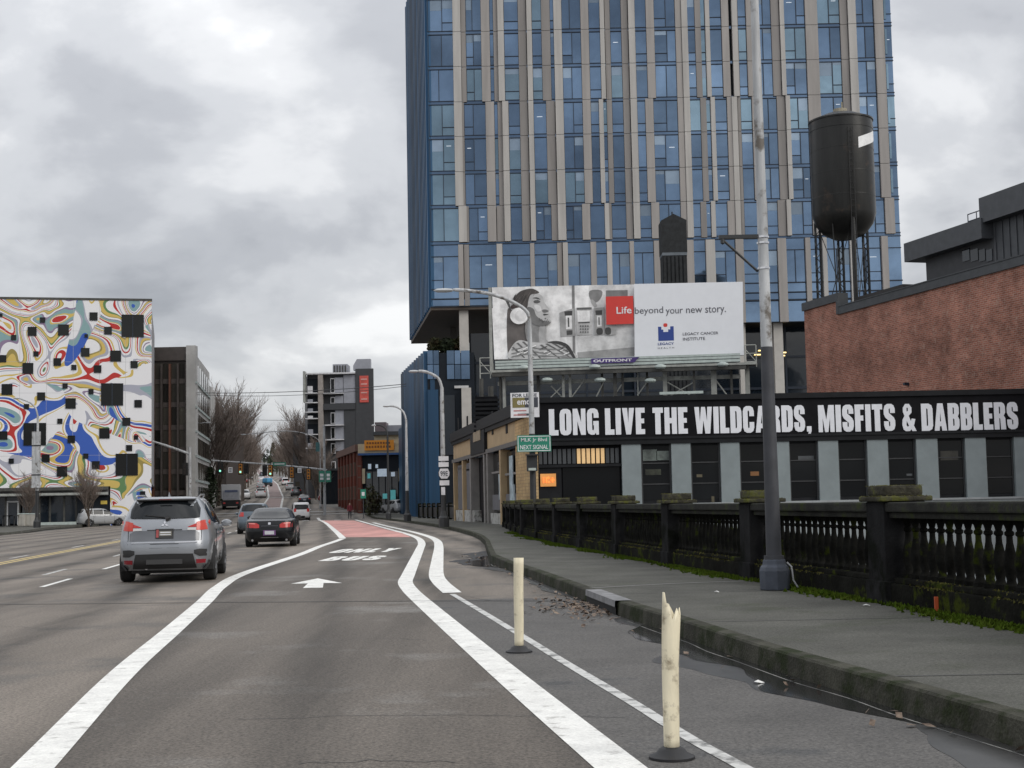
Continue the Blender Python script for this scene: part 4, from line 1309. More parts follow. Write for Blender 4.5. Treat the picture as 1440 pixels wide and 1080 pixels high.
ub('base_panel', mat('base_white', (.4, .4, .4)), wild, S, su(690), su(724), -.05, .44, 0, .8)
for x, w, m in ((640, .5, M_tanp), (652.5, .55, M_tanp), (663.5, .7, mat('post_grey', (.2, .19, .18), .7)), (683, .6, MATS['post_grey']), (687.5, .5, MATS['post_grey']), (706, .5, M_tanp)):
    ub('post', m, wild, S, su(x) - w / 2, su(x) + w / 2, -.12, .45, .0, SF.z(700, 634) - .01)
for a, b in ((641, 652), (653, 662.5), (688.5, 705), (707, 724)):
    ub('shop_window', M_dkglass, wild, S, su(a) + .3, su(b) - .3, .2, .3, .9, SF.z(a, 634) - 1.35 - .08)
    ub('shop_window', M_dkglass, wild, S, su(a) + .3, su(b) - .3, .2, .3, SF.z(a, 634) - 1.3, SF.z(a, 634) - .1)
    ub('transom', MATS['post_grey'], wild, S, su(a) + .1, su(b) - .1, .1, .32, SF.z(a, 634) - 1.42, SF.z(a, 634) - 1.3)
    ub('curtain', mat('curtain_grey', (.12, .12, .13), .8), wild, S, su(a) + .35, su(b) - .35, .1, .19, 1.0, 1.0 + (3.2 if a < 660 else .9))
for a, b, z0, z1 in ((699, 703, 1.6, 3.1), (714, 719, 1.1, 4.0), (716, 721, .9, 2.4)):
    ub('window_poster', mat('poster_pale', (.32, .40, .44), .6, var=.5, scale=1.3), wild, S, su(a), su(b), .08, .12, z0, z1)
MB().box(su(726), sl + .02, -.03, .4, -.5, zc - .82).build('corner_pier', M_tan, wild, S)
MB().box(0.02, sl, .61, 12, ztop_w - .62, ztop_w - .59).build('roof', mat('roof_felt', (.05, .05, .05), .9), wild, S)
# for-lease board on the corner
LF = Face((P(718, 570, 71.4).x, 71.4), (P(758, 570, 71.2).x, 71.2))
lz = lambda y: LF.z(738, y)
ls = empty('lease_sign', LF.M @ Vector((0, 0, lz(587))), LF.ang, label='white for lease board fixed high on the tan brick corner', cat='sign')
L0 = LF.M
M_sw = mat('sign_white', (.72, .72, .74), .5)
M_sd = mat('sign_dark', (.05, .055, .07), .5)
ub('board', M_sw, ls, L0, 0, LF.len, .0, .08, lz(587), lz(552))
ub('band', mat('sign_olive', (.20, .17, .06), .5), ls, L0, .1, LF.len * .5, -.012, -.001, lz(573), lz(559))
ub('band', M_sd, ls, L0, LF.len * .5, LF.len - .05, -.012, -.001, lz(573), lz(559))
text_fit('lettering', 'FOR LEASE', M_sd, ls, L0, .1, LF.len - .1, lz(558.2), lz(553.5), -.001, bold=.02)
text_fit('lettering', 'emcr', M_sw, ls, L0, LF.u(728), LF.u(750), lz(569), lz(563), -.0125, bold=.02)
for y in (577, 583):
    ub('line', mat('sign_red', (.45, .2, .2), .5), ls, L0, .15, LF.len * .55, -.01, -.001, lz(y + 1.2), lz(y - .6))
ub('line', M_sd, ls, L0, LF.len * .25, LF.len * .8, -.01, -.001, lz(584.5), lz(581.5))

# ================================================================== BILLBOARD
AF2 = Face((P(692, 450, 84).x, 84.0), (P(1044, 450, 82.2).x, 82.2))
B = AF2.M
def bz(zx, zy):                                    # drawing units: the board enlarged 3.789 times
    return AF2.pix(680 + zx / 3.789, 390 + zy / 3.788)
board = empty('billboard', AF2.A + Vector((0, 0, ztop_w)), AF2.ang, label='long rooftop billboard with a resting man, a red square and blue logo', cat='billboard')
BL = AF2.len
def lum(v, t=(1, 1, 1)):
    c = min(.85, 1.18 * (v / 255.0) ** 2.2)
    return (c * t[0], c * t[1], c * t[2])
def gm(v, t=(1, 1, 1)):
    return mat('print_%d_%d' % (v, int(t[2] * 100)), lum(v, t), .55, var=.22, scale=1.6, detail=9)
layer = [0]
def poly(pts, v, lay=None, name='print', m=None, t=(1, 1, 1)):
    layer[0] += 1
    y = -.012 - .0022 * (lay if lay is not None else layer[0])
    q = [bz(a, b) for a, b in pts]
    mb = MB()
    mb.v = [(x, y, z) for x, z in q]
    mb.f = [tuple(range(len(q)))]
    o = mb.build(name, m or gm(v, t), board, B, norm=False)
    return o
def smooth(pts, n=5):
    m = len(pts)
    out = []
    for i in range(m):
        p0, p1, p2, p3 = [Vector(pts[(i + k) % m]) for k in (-1, 0, 1, 2)]
        for k in range(n):
            t = k / n
            out.append(tuple(.5 * ((2 * p1) + (p2 - p0) * t + (2 * p0 - 5 * p1 + 4 * p2 - p3) * t * t + (3 * p1 - p0 - 3 * p2 + p3) * t ** 3)))
    return out
c4 = [bz(45, 54), bz(1380, 27), bz(1386, 415), bz(58, 437)]
mb = MB(); mb.prism([c4[3], c4[2], c4[1], c4[0]], -.01, .35)
mb.build('panel', mat('panel_white', (.74, .75, .78), .55, var=.03), board, B)
poly([(45, 54), (470, 44), (475, 430), (58, 437)], 213)
poly([(470, 44), (803, 38), (803, 425), (475, 430)], 200)
poly([(470, 44), (484, 44), (490, 430), (476, 430)], 120)
poly([(486, 46), (560, 44), (560, 160), (488, 165)], 222)
poly(smooth([(565, 72), (628, 70), (628, 105), (600, 135), (570, 120)], 3), 118)
poly([(652, 70), (768, 68), (768, 104), (652, 106)], 112)
poly(smooth([(570, 125), (585, 120), (605, 150), (590, 160)], 3), 150)
poly([(45, 165), (125, 165), (135, 436), (58, 437)], 226)
poly(smooth([(128, 175), (150, 175), (170, 215), (235, 258), (250, 330), (190, 360), (150, 400), (132, 432), (124, 300)], 4), 92, t=(1, .9, .86))
# bedside machines
poly([(498, 322), (803, 284), (803, 425), (508, 415)], 190)
poly([(500, 400), (803, 372), (803, 425), (505, 428)], 140)
poly([(405, 188), (480, 165), (490, 312), (410, 318)], 150)
poly([(430, 182), (474, 178), (472, 205), (434, 206)], 60)
poly([(438, 205), (470, 204), (472, 275), (440, 277)], 215)
poly([(448, 215), (456, 215), (458, 265), (450, 265)], 80)
poly([(442, 284), (474, 282), (474, 305), (444, 308)], 70)
poly([(492, 162), (578, 162), (578, 306), (496, 308)], 176)
poly([(500, 180), (566, 178), (566, 236), (502, 238)], 226)
poly([(496, 162), (576, 160), (576, 172), (497, 174)], 90)
poly([(505, 239), (566, 236), (566, 244), (506, 246)], 80)
for i in range(4):
    for j in range(3):
        x, y = 514 + 13 * i, 256 + 16 * j
        poly([(x, y), (x + 7, y), (x + 7, y + 9), (x, y + 9)], 100, lay=26)
poly([(588, 164), (645, 160), (645, 306), (592, 308)], 140)
poly([(596, 178), (632, 176), (632, 200), (598, 202)], 60)
poly([(604, 205), (630, 204), (630, 262), (606, 264)], 205)
poly([(612, 214), (619, 214), (620, 254), (613, 254)], 80)
poly(smooth([(604, 275), (632, 273), (634, 302), (606, 304)], 3), 60)
poly([(648, 250), (706, 250), (706, 306), (650, 308)], 165)
poly(smooth([(650, 272), (676, 270), (678, 302), (652, 304)], 3), 66)
# the man: neck, shirt, head, hair, headphones
poly(smooth([(228, 235), (300, 255), (332, 268), (330, 320), (342, 352), (240, 350)], 4), 128)
poly(smooth([(300, 262), (334, 268), (332, 320), (344, 352), (300, 350)], 4), 160)
poly(smooth([(138, 434), (150, 372), (190, 336), (245, 345), (340, 350), (390, 343), (448, 365), (478, 400), (490, 428), (300, 434)], 4), 178)
for a, b, c, d in ((150, 375, 215, 430), (175, 352, 262, 432), (205, 345, 300, 432), (330, 356, 460, 428), (360, 350, 478, 418), (300, 362, 400, 432)):
    poly([(a, b), (a + 12, b - 3), (c + 10, d), (c, d)], 95)
for yy in (385, 405, 422):
    poly([(150, yy), (240, yy - 18), (300, yy - 6), (470, yy + 2), (470, yy + 7), (300, yy), (240, yy - 11), (150, yy + 6)], 120)
poly(smooth([(340, 348), (392, 340), (452, 362), (490, 428), (476, 428), (440, 376), (390, 354)], 4), 58)
head = [(236, 130), (250, 95), (285, 86), (312, 100), (322, 124), (328, 140), (345, 160), (350, 170), (342, 180), (352, 190), (347, 200), (354, 210), (350, 222), (362, 236), (352, 250), (322, 258), (288, 258), (252, 236), (236, 195)]
poly(smooth(head, 4), 176)
poly(smooth([(236, 160), (268, 170), (282, 205), (318, 232), (358, 238), (350, 252), (320, 259), (286, 258), (250, 236), (236, 200)], 4), 105)
poly(smooth([(312, 178), (326, 172), (346, 178), (344, 186), (322, 190)], 4), 100)
poly(smooth([(268, 128), (290, 122), (304, 132), (290, 140), (272, 138)], 4), 88)
poly(smooth([(262, 112), (286, 108), (304, 120), (284, 116)], 4), 70)
poly(smooth([(322, 196), (348, 200), (322, 204)], 4), 60)
poly(smooth([(270, 150), (300, 152), (310, 176), (288, 184)], 4), 200)
poly(smooth([(158, 148), (163, 112), (195, 78), (235, 64), (268, 64), (298, 82), (285, 88), (254, 94), (240, 124), (234, 160), (214, 168), (180, 156)], 4), 70, t=(1, .88, .82))
poly(smooth([(150, 150), (180, 152), (232, 166), (238, 200), (218, 190), (180, 165), (150, 170)], 4), 60, t=(1, .7, .66))
rb = random.Random(9)
for i in range(26):                                      # combed hair
    x0, y0 = rb.uniform(168, 285), rb.uniform(70, 120)
    if y0 > 90 and x0 > 232: continue
    l_ = rb.uniform(14, 34)
    poly([(x0, y0), (x0 + 3, y0 - 1), (x0 - l_ * .55 + 3, y0 + l_), (x0 - l_ * .55, y0 + l_ + 1)], rb.choice((40, 52, 98)), lay=62 + i % 3, t=(1, .88, .82))
for i in range(12):                                      # beard and folds in the shirt
    x0, y0 = rb.uniform(300, 350), rb.uniform(215, 245)
    poly([(x0, y0), (x0 + 3, y0), (x0 + 1, y0 + 7), (x0 - 2, y0 + 7)], 72, lay=66)
for i in range(14):
    x0, y0 = rb.uniform(170, 440), rb.uniform(370, 412)
    w_ = rb.uniform(14, 40)
    poly([(x0, y0), (x0 + w_, y0 - w_ * .4), (x0 + w_ + 4, y0 - w_ * .4 + 3), (x0 + 4, y0 + 5)], rb.choice((225, 232, 90)), lay=66)
ell = lambda cx, cy, rx, ry: [(cx + rx * math.cos(k * math.pi / 12), cy + ry * math.sin(k * math.pi / 12)) for k in range(24)]
poly(ell(192, 208, 48, 44), 222)
poly(ell(200, 208, 30, 30), 205)
poly([(120, 128), (136, 128), (150, 170), (146, 182)], 70)
# red square, right-hand panel, logo
M_rd = mat('print_red', (.62, .045, .035), .5, var=.03)
M_bl = mat('print_blue', (.022, .055, .26), .5, var=.03)
poly([(803, 39), (1380, 27), (1386, 415), (806, 425)], 217, m=mat('print_paper', (.76, .78, .82), .55, var=.02))
poly([(652, 106), (798, 102), (801, 250), (656, 255)], 0, m=M_rd)
poly([(930, 266), (948, 266), (948, 281), (958, 281), (958, 294), (984, 293), (984, 280), (995, 280), (995, 264), (1013, 263), (1015, 339), (932, 342)], 0, m=M_bl)
poly(smooth([(960, 250), (978, 249), (978, 265), (961, 266)], 3), 0, m=M_rd)
ty = -.012 - .0022 * (layer[0] + 2)
def btext(s, x0, y0, x1, y1, m, bold=0.0):
    a, b = bz(x0, y1), bz(x1, y0)
    text_fit('lettering', s, m, board, B, a[0], b[0], a[1], b[1], ty, bold=bold, thick=.004)
M_tx = mat('print_text', (.10, .10, .12), .5)
btext('Life', 710, 158, 789, 198, M_sw, .012)
btext('beyond', 808, 158, 957, 209, M_tx, 0)
btext('your', 972, 170, 1062, 209, M_tx, 0)
btext('new', 1080, 166, 1165, 194, M_tx, 0)
btext('story.', 1182, 156, 1290, 205, M_tx, 0)
btext('LEGACY CANCER', 1062, 291, 1250, 312, M_tx, .008)
btext('INSTITUTE', 1063, 320, 1180, 340, M_tx, .008)
btext('LEGACY', 930, 348, 1015, 364, M_bl, .012)
btext('H E A L T H', 930, 373, 1015, 384, M_tx, 0)
# catwalk with bright planks, brand plate, lamps, steel frame
M_plank = mat('plank_pale', (.42, .48, .46), .6, var=.12, scale=4)
M_steel = mat('steel_dark', (.055, .055, .05), .6, var=.3, scale=3)
M_steel_l = mat('steel_pale', (.30, .31, .29), .6, var=.2, scale=3)
cx0, cx1 = bz(72, 460)[0], bz(1366, 460)[0]
for a, b in ((437, 448), (451, 463), (467, 480)):
    z0, z1 = bz(700, b - 4)[1], bz(700, a - 4)[1]
    ub('plank', M_plank, board, B, cx0, cx1, -.85, -.80, z0, z1)
cz = bz(700, 480)[1]
ub('walkway', M_steel_l, board, B, cx0 - .2, cx1 + .9, -.95, .2, cz - .16, cz - .03)
ub('beam', M_steel, board, B, cx0 - .2, cx1 + .3, -.9, -.6, cz - .40, cz - .165)
ub('beam', M_steel_l, board, B, cx0, cx1, .1, .3, cz - .85, cz - .62)
p0, p1 = bz(580, 468), bz(832, 433)
mb = MB().prism([(p0[0], p0[1]), (p1[0] - .3, p0[1]), (p1[0], p1[1]), (p0[0], p1[1])], -.95, -.87)
mb.build('brand_plate', mat('purple_print', (.055, .028, .16), .5), board, B)
text_fit('lettering', 'OUTFRONT', M_sw, board, B, p0[0] + .12, p1[0] - .42, p0[1] + .07, p1[1] - .07, -.951, bold=.035)
zr0 = ztop_w - .5
posts = [(425, 13), (460, 13), (290, 16), (630, 12), (700, 18), (740, 10), (965, 22), (870, 12), (1120, 12), (1225, 30), (1320, 12), (1405, 24), (110, 14), (90, 12), (820, 7)]
for k, (x, w) in enumerate(posts):
    x0, x1 = bz(x - w / 2, 500)[0], bz(x + w / 2, 500)[0]
    ub('post', M_steel_l if k in (0, 1, 6, 9, 11, 12, 14) else M_steel, board, B, x0, x1, -.3 + .12 * (k % 4), .0 + .12 * (k % 4), zr0, cz - .17)
br_ = MB()
for a, b, c, d in ((980, 560, 1120, 640), (1120, 560, 980, 640), (1235, 545, 1305, 640), (360, 580, 420, 640), (420, 580, 360, 640), (640, 560, 600, 640), (745, 560, 690, 640), (870, 560, 820, 630), (540, 545, 470, 640)):
    p, q = bz(a, b), bz(c, d)
    br_.tube((p[0], -.1, p[1]), (q[0], -.1, q[1]), .04, n=5)
br_.build('brace', M_steel_l, board, B)
p, q = bz(940, 628), bz(1170, 622)
ub('pipe', M_plank, board, B, p[0], q[0], -1.2, -1.0, p[1] - .05, p[1] + .1)
for k, (x, y) in enumerate(((230, 492), (600, 488), (945, 487), (1272, 476), (345, 552), (625, 553), (890, 556))):
    p = bz(x, y)
    t = empty('billboard_lamp', B @ Vector((p[0], -1.25 if k < 4 else -.7, p[1] - .12)), AF2.ang, cat='lamp', group='flood lamps under the billboard walkway',
              label='pale oblong flood lamp under the billboard walkway, %s' % (('first from the left in the upper row', 'second from the left in the upper row', 'third from the left in the upper row', 'last on the right in the upper row',
                    'left one of the lower row', 'middle one of the lower row', 'right one of the lower row')[k]))
    mb = MB().lathe([(.02, 0), (.2, .02), (.27, .1), (.25, .2), (.12, .26), (.02, .27)], 14)
    mb.v = [(v[0] * 1.25, v[1], v[2]) for v in mb.v]
    mb.build('housing', M_plank, t, smooth=True)
    MB().tube((0, .1, .2), (0, .9, .1), .03, n=6).build('arm', M_steel, t)
for sx, x, y0, y1 in ((0, 690, 505, 527), (1, 1052, 487, 511)):          # end guards of the walkway
    mb = MB()
    a, b = AF2.pix(x - 12, y1), AF2.pix(x + (2 if sx == 0 else 12), y0)
    if sx: a, b = AF2.pix(1047, y1), AF2.pix(1062, y0)
    for x_ in (a[0], b[0]):
        mb.tube((x_, -.8, a[1] - .3), (x_, -.8, b[1]), .035, n=5)
    for z in (b[1], (a[1] + b[1]) / 2, a[1]):
        mb.tube((a[0], -.8, z), (b[0], -.8, z), .03, n=5)
    mb.tube((a[0], -.8, b[1] - .2), (b[0], -.8, a[1]), .025, n=5)
    mb.build('end_guard', M_steel_l, board, B)
ub('edge_frame', M_steel_l, board, B, c4[0][0] - .22, c4[0][0] - .04, -.02, .3, c4[3][1] - .9, c4[0][1])
# stack of dark roof gear beside the billboard, with a ladder
rp_ = P(684, 575, 92)
gear = empty('roof_vent', (rp_.x, 92, ztop_w - .7), label='dark louvred roof unit beside the left end of the billboard', cat='vent')
MB().box(-.7, .75, -.5, .5, 0, 2.4).build('casing', M_black, gear)
for i in range(8):
    ub('louvre', M_black2, gear, None, -.82, .87, -.62, -.505, .12 + .28 * i, .28 + .28 * i)
MB().tube((-.3, 0, 2.4), (-.3, 0, 3.6), .14).tube((.3, .1, 2.4), (.3, .1, 3.1), .18).build('stack', M_steel, gear)

# ================================================================== PAINTED (MURAL) BUILDING
MF = Face((P(-120, 600, 136).x, 136 - 1.2), (P(213, 600, 140).x, 140))
mural = empty('painted_building', None, label='white building painted all over with swirling coloured bands and square windows', cat='building', M=MF.M)
Mm = MF.M
mz1 = MF.z(150, 422.5)
ML = MF.len
def mural_mat():
    m = bpy.data.materials.new('mural_paint'); m.use_nodes = True
    nt = m.node_tree; n, l = nt.nodes, nt.links
    b = n['Principled BSDF']; b.inputs['Roughness'].default_value = .75
    tc = n.new('ShaderNodeTexCoord')
    mp = n.new('ShaderNodeMapping'); mp.inputs['Scale'].default_value = (1, 0, 1); mp.inputs['Location'].default_value = (3.3, 2.0, 7.1)
    l.new(tc.outputs['Object'], mp.inputs[0])
    def ramp(inp, stops):
        r = n.new('ShaderNodeValToRGB'); r.color_ramp.interpolation = 'CONSTANT'
        while len(r.color_ramp.elements) < len(stops): r.color_ramp.elements.new(.5)
        for e, (p, c) in zip(r.color_ramp.elements, stops):
            e.position = p; e.color = (*c, 1) if len(c) == 3 else c
        l.new(inp, r.inputs[0])
        return r
    def noise(scale, dist, off):
        mo = n.new('ShaderNodeMapping'); mo.inputs['Location'].default_value = off
        l.new(mp.outputs[0], mo.inputs[0])
        z = n.new('ShaderNodeTexNoise'); z.inputs['Scale'].default_value = scale; z.inputs['Detail'].default_value = .6; z.inputs['Distortion'].default_value = dist
        l.new(mo.outputs[0], z.inputs[0])
        return z.outputs['Fac']
    wh, bl, rd, ye, te, pk, gr, gn, pu, ol = (.74, .74, .76), (.035, .10, .42), (.44, .03, .025), (.58, .43, .12), (.22, .35, .36), (.58, .42, .38), (.36, .37, .44), (.11, .22, .09), (.24, .18, .28), (.30, .24, .07)
    a = ramp(noise(.185, 1.1, (1.5, 0, 2.2)), [(0, rd), (.20, bl), (.26, te), (.295, wh), (.312, pu), (.322, wh), (.342, ol), (.350, ye), (.368, gr), (.39, wh), (.404, rd), (.423, wh), (.437, ye), (.452, wh), (.51, gr), (.527, wh), (.542, rd), (.554, wh),
                                          (.568, gn), (.58, ye), (.608, ol), (.617, wh), (.637, pu), (.65, te), (.676, ye), (.684, wh), (.69, rd), (.705, wh), (.722, ye), (.745, bl)])
    c = ramp(noise(.15, 1.6, (11, 0, 4)), [(0, pk), (.25, bl), (.345, te), (.405, gr), (.42, wh), (.52, wh), (.54, ye), (.556, wh), (.575, bl), (.618, wh), (.64, rd), (.67, wh), (.70, te), (.76, bl)])
    k = n.new('ShaderNodeValToRGB'); k.color_ramp.interpolation = 'CONSTANT'
    k.color_ramp.elements[0].color = (0, 0, 0, 1); k.color_ramp.elements[1].position = .52; k.color_ramp.elements[1].color = (1, 1, 1, 1)
    l.new(noise(.11, .9, (5, 0, 9)), k.inputs[0])
    mx = n.new('ShaderNodeMix'); mx.data_type = 'RGBA'
    l.new(k.outputs[0], mx.inputs['Factor']); l.new(a.outputs[0], mx.inputs['A']); l.new(c.outputs[0], mx.inputs['B'])
    l.new(mx.outputs['Result'], b.inputs['Base Color'])
    return m
M_mural = mural_mat()
zs1 = MF.z(80, 685); us0, us1 = MF.u(155, 700), ML
MB().box(0, ML, 0, .4, zs1, mz1).box(us0, ML, 0.0, .4, -.2, zs1).build('painted_wall', M_mural, mural, Mm)
MB().box(.02, ML - .02, .45, 26, 4, mz1 - .4).box(0.5, ML - .5, 2.5, 26, -.5, 3.99).build('body', mat('rear_wall_grey', (.3, .3, .31), .8), mural, Mm)
MB().box(-.05, ML + .05, -.05, .45, mz1, mz1 + .22).build('coping', M_steel, mural, Mm)
MB().box(MF.u(18), MF.u(118), 4, 12, mz1 - .4, MF.z(60, 417) + .45).build('roof_unit', M_cop, mural, Mm)
wins = [(560, 175, 46), (395, 135, 16), (268, 192, 22), (456, 195, 15), (180, 150, 10), (136, 198, 18), (58, 224, 10), (12, 313, 14), (152, 293, 10), (118, 354, 22), (30, 443, 22), (242, 327, 15), (360, 286, 17), (312, 350, 10),
        (412, 357, 15), (488, 302, 22), (566, 338, 14), (364, 217, 6), (275, 428, 10), (384, 452, 10), (174, 472, 16), (298, 502, 21), (112, 515, 10), (473, 464, 46), (583, 503, 15), (533, 579, 16), (253, 577, 10), (147, 632, 47),
        (441, 628, 21), (301, 653, 15), (14, 637, 17), (574, 645, 8), (545, 690, 12), (193, 733, 16), (362, 724, 10), (48, 745, 10), (262, 789, 21), (404, 762, 16), (535, 760, 46), (602, 883, 10), (3, 130, 7),
        (-60, 200, 18), (-100, 420, 30), (-50, 560, 16), (-150, 300, 20), (-140, 640, 40)]
M_wdark = glass_mat('square_window_glass', (.007, .008, .008), rough=.06, rnd=.5, metal=0)
M_wdark.node_tree.nodes['Principled BSDF'].inputs['Specular IOR Level'].default_value = .3
for x, y, h in wins:
    a, b = MF.pix((x - h) / 3, 400 + (y + h) / 3), MF.pix((x + h) / 3, 400 + (y - h) / 3)
    ub('window_pane', M_wdark, mural, Mm, a[0], b[0], -.02, .05, a[1], b[1])
    t = .02
    fr = MB().box(a[0] - t, a[0], -.09, .04, a[1] - t, b[1] + t).box(b[0], b[0] + t, -.09, .04, a[1] - t, b[1] + t).box(a[0], b[0], -.09, .04, b[1], b[1] + t).box(a[0], b[0], -.09, .04, a[1] - t, a[1])
    fr.build('window_frame', M_mul, mural, Mm)
    if h > 40:
        c = (a[0] + b[0]) / 2
        ub('window_bar', M_mul, mural, Mm, c - .04, c + .04, -.06, -.02, a[1], b[1])
for i in range(1, 6):                                     # sheet joints in the painted wall
    z = zs1 + (mz1 - zs1) * i / 6
    ub('sheet_joint', MATS['roof_felt'] if False else mat('joint_grey', (.42, .42, .43), .8), mural, Mm, .0, ML, -.004, .01, z - .012, z + .012)
for i in range(1, 9):
    x = ML * i / 9
    ub('sheet_joint', MATS['joint_grey'], mural, Mm, x - .012, x + .012, -.0045, .01, zs1, mz1)
# storefront at its foot
ub('canopy', M_steel, mural, Mm, 0, MF.u(153), -1.2, .0, zs1 - .34, zs1 - .02)
ub('canopy_edge', M_steel_l, mural, Mm, 0, MF.u(153), -1.26, -1.2, zs1 - .80, zs1 - .58)
ub('fascia', mat('fascia_grey', (.16, .16, .165), .6), mural, Mm, 0, MF.u(153), -.3, .3, zs1 - .85, zs1 - .36)
ub('shop_back', M_core, mural, Mm, 0, us0 - .01, 1.2, 2.4, -.5, zs1 - .86)
for a, b in ((-60, -30), (-29, 8), (9, 27), (57, 70), (71, 90), (91, 107)):
    ub('shop_window', M_dk, mural, Mm, MF.u(a), MF.u(b), .5, .56, .35, zs1 - .9)
for a in (-30, 8.5, 27.5, 56, 70.5, 90.5, 108):
    ub('shop_mullion', M_steel, mural, Mm, MF.u(a) - .09, MF.u(a) + .09, .4, .6, .1, zs1 - .86)
ub('door_frame', mat('frame_pale', (.38, .39, .4), .5), mural, Mm, MF.u(10), MF.u(27), .3, .39, MF.z(18, 706.5), MF.z(18, 704.5))
ub('door_frame', MATS['frame_pale'], mural, Mm, MF.u(10), MF.u(12), .3, .39, .2, MF.z(18, 707))
ub('door_frame', MATS['frame_pale'], mural, Mm, MF.u(25), MF.u(27), .3, .39, .2, MF.z(18, 707))
ub('wall_grey', M_cop, mural, Mm, MF.u(32), MF.u(50), .3, .5, 0, zs1 - .86)
ub('low_wall', M_plank, mural, Mm, MF.u(58), MF.u(108), .2, .38, .1, .42)
ub('wall_dark', M_core, mural, Mm, MF.u(109), us0 - .02, .2, .7, 0, zs1 - .86)
ub('small_sign', mat('sign_yellow', (.6, .45, .08), .5), mural, Mm, MF.u(142), MF.u(151), .12, .19, MF.z(146, 709), MF.z(146, 704))

# ================================================================== DARK GLASS BUILDING
DF = Face((P(205, 600, 165).x, 165), (P(262.5, 600, 165).x, 165))
dark = empty('office_building', None, label='tall brown glass office block with a pale concrete edge beside the painted building', cat='building', M=DF.M)
Dm = DF.M
DL = DF.len
dz1 = DF.z(240, 488)
M_brown = mat('brown_panel', (.075, .062, .056), .55, var=.15)
M_bglass = glass_mat('brown_glass', (.06, .055, .045), rough=.06, rnd=.8, metal=.4)
M_conc = mat('pale_concrete', (.48, .47, .45), .8, var=.15, scale=.5)
MB().slab([(0, .3), (DL, .3), (DL - 3.2, 24), (-3.2, 24)], -.5, dz1 - .02).build('body', M_brown, dark, Dm)
ub('top_panel', M_brown, dark, Dm, 0, DL, -.05, .29, DF.z(240, 507), dz1)
rowsy = [508, 537, 570, 602, 633, 664, 694]
for ya, yb in zip(rowsy, rowsy[1:]):
    z1, z0 = DF.z(240, ya), DF.z(240, yb)
    ub('spandrel', M_brown, dark, Dm, 0, DL, -.05, .28, z0 - .22, z0 + .35)
    for i in range(5):
        a, b = DL * i / 5, DL * (i + 1) / 5
        ub('window_pane', M_bglass, dark, Dm, a + .06, b - .06, .02, .1, z0 + .36, z1 - .24)
for i, m in ((1, mat('copper_fin', (.16, .07, .045), .5)), (3, MATS['copper_fin']), (2, M_brown), (4, M_brown), (5, M_brown)):
    x = DL * i / 5
    ub('fin', m, dark, Dm, x - .10, x + .10, -.4, .28, .3, dz1 - 2)
EF = Face((DF.B.x, DF.B.y), (P(276, 600, 164).x, 164.5))
ub('concrete_edge', M_conc, dark, Dm, DL + .02, DL + 1.1, -.4, .9, -.5, dz1 + .1)
SF2 = Face((DF.B.x + 1.12, DF.B.y - .4), (DF.B.x + 1.12 - .145 * 24, DF.B.y + 23.6))
MB().box(0, SF2.len, .02, 1.05, -.5, SF2.z(270, 487) - .3).build('side_wall', M_conc, dark, SF2.M)
side_top = dz1 - 1.2
for r in range(6):
    z0 = 1.5 + r * (side_top - 2) / 6
    for i in range(6):
        x0 = SF2.len * (.06 + .155 * i)
        ub('side_window', M_bglass, dark, SF2.M, x0, x0 + SF2.len * .11, -.06, .03, z0 + .6, z0 + (side_top - 2) / 6 - .3)
    ub('side_band', M_plank, dark, SF2.M, 0, SF2.len, -.14, .01, z0 + .2, z0 + .45)
rear = empty('rear_block', None, label='lower pale block set behind the brown office building', cat='building', M=Matrix.Translation((DF.B.x - 5.0, 192, 0)))
MB().slab([(-1, 0), (2.0, 0), (.2, 12), (-3, 12)], 0, 18).build('wall', M_conc, rear)
for r in range(5):
    for i in range(3):
        ub('window_pane', M_bglass, rear, None, -.7 + .9 * i, -.1 + .9 * i, -.06, .02, 2.5 + 3.2 * r, 4.4 + 3.2 * r)

# ================================================================== GREY APARTMENT BLOCK, CENTRE
ZC = 232.0
CF = Face((P(428, 600, ZC).x, ZC), (P(526, 600, ZC).x, ZC))
apt = empty('apartment_building', None, label='charcoal and grey apartment block with balconies and a red vertical banner', cat='building', M=CF.M)
Cm = CF.M
def cz_(zy): return CF.z(478, 480 + zy / 4.154)
def cu(zx): return CF.u(420 + zx / 4.154)
M_char = mat('charcoal_panel', (.045, .047, .052), .6, var=.1)
M_lg = mat('panel_light_grey', (.30, .31, .35), .6, var=.08)
M_wht = mat('frame_white', (.6, .6, .62), .6)
MB().slab([(cu(50), .4), (cu(438), .4), (cu(438) - 3, 18), (cu(50) - 3, 18)], 0, cz_(190)).build('body', M_char, apt, Cm)
ub('wall', M_char, apt, Cm, cu(335), cu(440), -.3, .39, 2, cz_(163))
ub('wall', M_char, apt, Cm, cu(266), cu(334.5), -.25, .39, 2, cz_(400))
ub('wall', M_char, apt, Cm, cu(130), cu(334), -.5, .38, cz_(400), cz_(365))
ub('banner', mat('banner_red', (.55, .09, .07), .5, var=.2, scale=1.2), apt, Cm, cu(360), cu(412), -.42, -.31, cz_(360), cz_(205))
for y in (222, 250, 300, 338):
    ub('banner_mark', mat('banner_pale', (.62, .35, .32), .5), apt, Cm, cu(368), cu(404), -.46, -.43, cz_(y + 7), cz_(y))
ub('column', mat('column_beige', (.30, .27, .25), .7), apt, Cm, cu(118), cu(146), -.7, .3, 0, cz_(190))
ub('roof_edge', M_wht, apt, Cm, cu(40), cu(335), -.8, .3, cz_(192), cz_(184))
for a, b, y0, y1 in ((215, 262, 300, 212), (265, 334, 362, 196), (215, 262, 362, 318), (215, 266, 485, 402), (215, 266, 572, 495), (215, 266, 640, 585)):
    ub('panel', M_lg, apt, Cm, cu(a), cu(b), -.15, .39, cz_(y0), cz_(y1))
